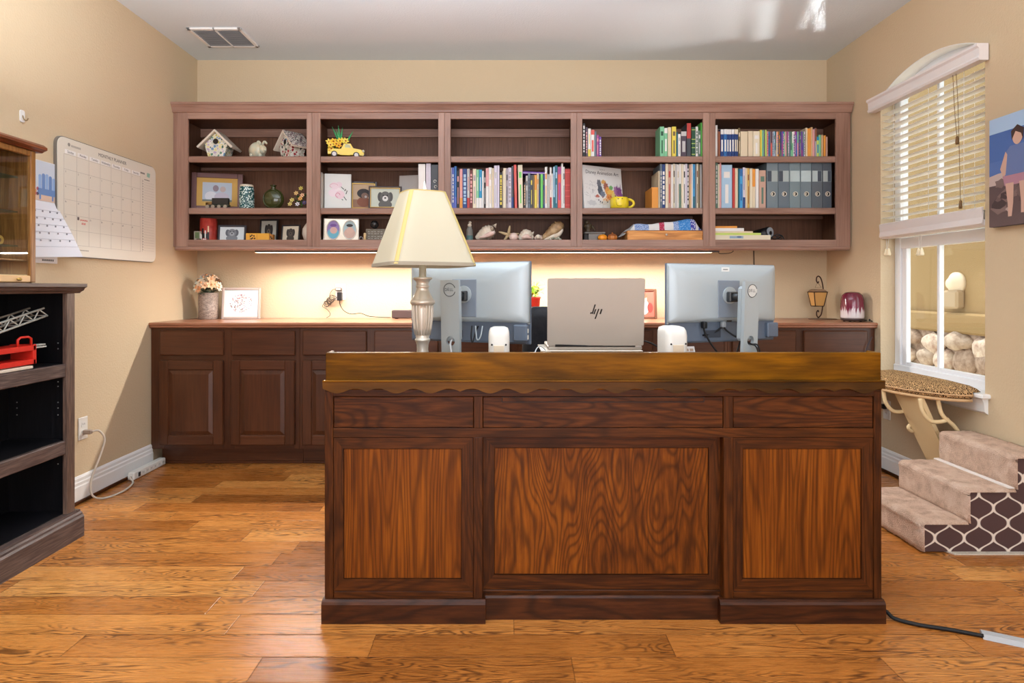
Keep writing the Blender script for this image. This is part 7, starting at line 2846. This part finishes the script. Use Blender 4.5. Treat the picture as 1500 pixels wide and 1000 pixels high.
# outlet with black plug behind the desk corner
Yo = XR * F / (1300 - CX)
To = Matrix.Translation((XR - .0005, Yo, PZ(600, Yo))) @ Matrix.Rotation(radians(-90), 4, 'Z')
outlet('wall_outlet', 'white wall outlet under the leopard perch beside the desk', To)
t = thing('black_plug', 'black plug in the wall outlet under the leopard perch', 'plug', (XR - .03, Yo, PZ(600, Yo)))
b = MB(To)
b.box(-.014, .014, -.035, -.008, .006, .034, M_BLACK, .004)
b.part('body', t)

# leopard window perch
YP0, YP1, ycn = 2.985, 3.72, 3.352
t = thing('cat_window_perch', 'half-round leopard print cat perch at the window sill on cream scroll brackets', 'cat perch', (2.15, ycn, .2))
ax, ay = .235, .372


def half(k, z, x0=XR - .046):
    pts = [(x0, ycn + ay * k, z)]
    for i in range(25):
        a = pi / 2 + pi * i / 24
        pts.append((x0 + ax * k * cos(a), ycn + ay * k * sin(a), z))
    pts.append((x0, ycn - ay * k, z))
    return pts[1:-1]


xw, xs_ = XR - .006, XR - .045
b = MB()
b.loft([half(.97, .566, xs_), half(1.0, .572, xs_), half(1.012, .588, xs_), half(1.008, .6005, xs_), half(1.0, .602, xw), half(.93, .614, xw), half(.8, .622, xw), half(.4, .627, xw)], M_LEOPARD, True)
b.part('cushion', t)
b = MB()
b.loft([half(.99, .552, xs_), half(1.0, .554, xs_), half(1.0, .5655, xs_), half(.98, .566, xs_)], mat('tan_piping', (206, 166, 120), .6), True)
b.part('platform', t)
b = MB()
b.tube([Vector(p) for p in half(1.014, .585, xs_)], .004, mat('tan_piping'), 6)
b.part('piping', t)
b = MB()
xa = XR - .22
b.add([(xa, 3.10, .552), (xa, 3.31, .552), (XR - .012, 3.33, .145), (XR - .012, 3.14, .145), (xa + .022, 3.10, .552), (xa + .022, 3.31, .552), (XR - .001, 3.33, .165), (XR - .001, 3.14, .165)],
      [(0, 1, 2, 3), (4, 5, 6, 7), (0, 1, 5, 4), (2, 3, 7, 6), (1, 2, 6, 5), (0, 3, 7, 4)], M_CREAM)
b.part('support_board', t)


def flatpath(b, pts, wid, m):
    b.tube(spline(pts, 8), .010, m, 8)


for yy in (3.335, 3.085):
    b = MB()
    x0 = XR - .235 - (.03 if yy > 3.2 else 0.0)
    flatpath(b, [(x0 - .0, yy - .012, .553), (x0 + .012, yy - .012, .49), (x0 + .05, yy - .012, .445), (x0 + .1, yy - .012, .44), (x0 + .14, yy - .012, .452)], .02, M_CREAM)
    flatpath(b, [(x0 + .085, yy - .014, .553), (x0 + .1, yy - .014, .49), (x0 + .125, yy - .014, .455), (x0 + .165, yy - .014, .42), (x0 + .19, yy - .014, .38), (x0 + .18, yy - .014, .345), (x0 + .15, yy - .014, .338), (x0 + .132, yy - .014, .356), (x0 + .146, yy - .014, .372)], .02, M_CREAM)
    b.part('scroll_bracket', t)
b = MB()
b.tube(spline([(XR - .30, 3.40, .53), (XR - .31, 3.40, .51), (XR - .28, 3.40, .5), (XR - .26, 3.4, .52), (XR - .28, 3.4, .535)]), .005, M_PLAST_W, 6)
b.part('clip', t)

# pet steps
YS0, YS1 = 2.58, 3.03
sx = [1.732, 1.922, 2.118, 2.272]
sz = [.1285, .262, .402]
t = thing('pet_steps', 'three-step pet stairs with taupe plush treads and brown trellis sides by the window', 'pet stairs', (2.0, 2.8, 0))
b = MB()
poly = [(sx[0], .006), (sx[0], sz[0] - .012), (sx[1], sz[0] - .012), (sx[1], sz[1] - .012), (sx[2], sz[1] - .012), (sx[2], sz[2] - .012), (sx[3], sz[2] - .012), (sx[3], .006)]
b.prism([(x + (.004 if i < 2 else .0), z) for i, (x, z) in enumerate(poly)], 'y', YS0 + .003, YS1 - .003, M_TRELLIS)
b.part('foam_core', t)
rp = random.Random(8)


def plush(x0, x1, z0, z1):
    """rounded plush pad covering one step: tread and riser as a sheet with soft noisy surface"""
    b = MB()
    prof = [(x0 - .004, z0)] + [(x0 - .006, z0 + (z1 - z0) * q) for q in (.2, .4, .6, .8)] + [(x0 + .02 - .028 * cos(a * pi / 12), z1 - .02 + .026 * sin(a * pi / 12)) for a in range(0, 7)]
    L = x1 - x0 - .02
    prof += [(x0 + .02 + L * q, z1 + .006) for q in (.1, .2, .3, .4, .5, .6, .7, .8, .9, 1.0)]
    inner = []
    for i, (x, z) in enumerate(prof):
        inner.append((x + .012, min(z, z1 - .008)) if i < 8 else (max(x, x0 + .012), z1 - .008))
    loop = prof + inner[::-1]
    no = len(prof)
    ny = 40
    rings = []
    for j in range(ny + 1):
        q = j / ny
        y = YS0 - .006 + (YS1 - YS0 + .012) * q
        ed = min(1, q * 22, (1 - q) * 22)
        r = (1 - sqrt(max(0, 1 - (1 - ed) ** 2))) * .010
        ring = []
        for i, (x, z) in enumerate(loop):
            if i < no:
                n_ = rp.uniform(-.0018, .0018)
                ring.append((x + n_ + (r if i < 8 else 0), y, z + n_ - (r if i >= 6 else 0)))
            else:
                ring.append((x, y, z))
        rings.append(ring)
    b.loft(rings, M_CARPET, True, True)
    return b


for k in range(3):
    plush(sx[k], sx[k + 1] + (.0 if k < 2 else -.004), (.008 if k == 0 else sz[k - 1] + (.004 if k == 2 else -.004)), sz[k]).part('step_pad', t)
b = MB()
b.box(sx[2] - .028, sx[2] - .004, YS0 - .002, YS1, sz[1] + .0065, sz[1] + .011, mat('white_felt', (236, 228, 220), .8))
b.part('velcro_strip', t, 'white strip below the top step')
b = MB()
b.prism([(sx[0] + .12, YS0 - .02), (sx[3] - .002, YS0 - .02), (sx[3] - .002, YS0 + .1), (sx[0] + .06, YS0 + .1)], 'z', .0005, .0055, noisy('white_nonslip_mesh', (222, 212, 196), (196, 184, 166), 300, .8, .5))
b.part('nonslip_mat', t, 'white nonslip mat under the steps')

# floor cord in its grey cover
b = MB()
pts = [(1.244, 2.10, .02), (PX(1297, 2.08), 2.08, .02), (PX(1312, 2.05), 2.055, .008), (PX(1345, 2.02), 2.02, .0065), (PX(1390, 1.99), 1.992, .0065), (PX(1444, 1.945), 1.955, .0065)]
b.tube(spline(pts), .0065, M_DARK, 8)
t = b.top('floor_cord', 'black cord running from the desk into a flat grey floor cover', 'cord')
b = MB()
p0, p1 = Vector((PX(1440, 1.965), 1.972, 0)), Vector((PX(1560, 1.88), 1.875, 0))
d = (p1 - p0).normalized()
nn_ = Vector((-d.y, d.x, 0))
vs = []
for p in (p0, p1):
    for (o, z) in ((-.03, .0005), (-.014, .011), (.014, .011), (.03, .0005)):
        q = p + nn_ * o
        vs.append((q.x, q.y, z))
b.add(vs, [(0, 1, 5, 4), (1, 2, 6, 5), (2, 3, 7, 6), (0, 3, 7, 4), (0, 1, 2, 3), (4, 5, 6, 7)], mat('grey_cord_cover', (176, 178, 180), .5))
b.top('cord_cover', 'flat pale grey cable cover strip on the oak floor', 'cable cover')
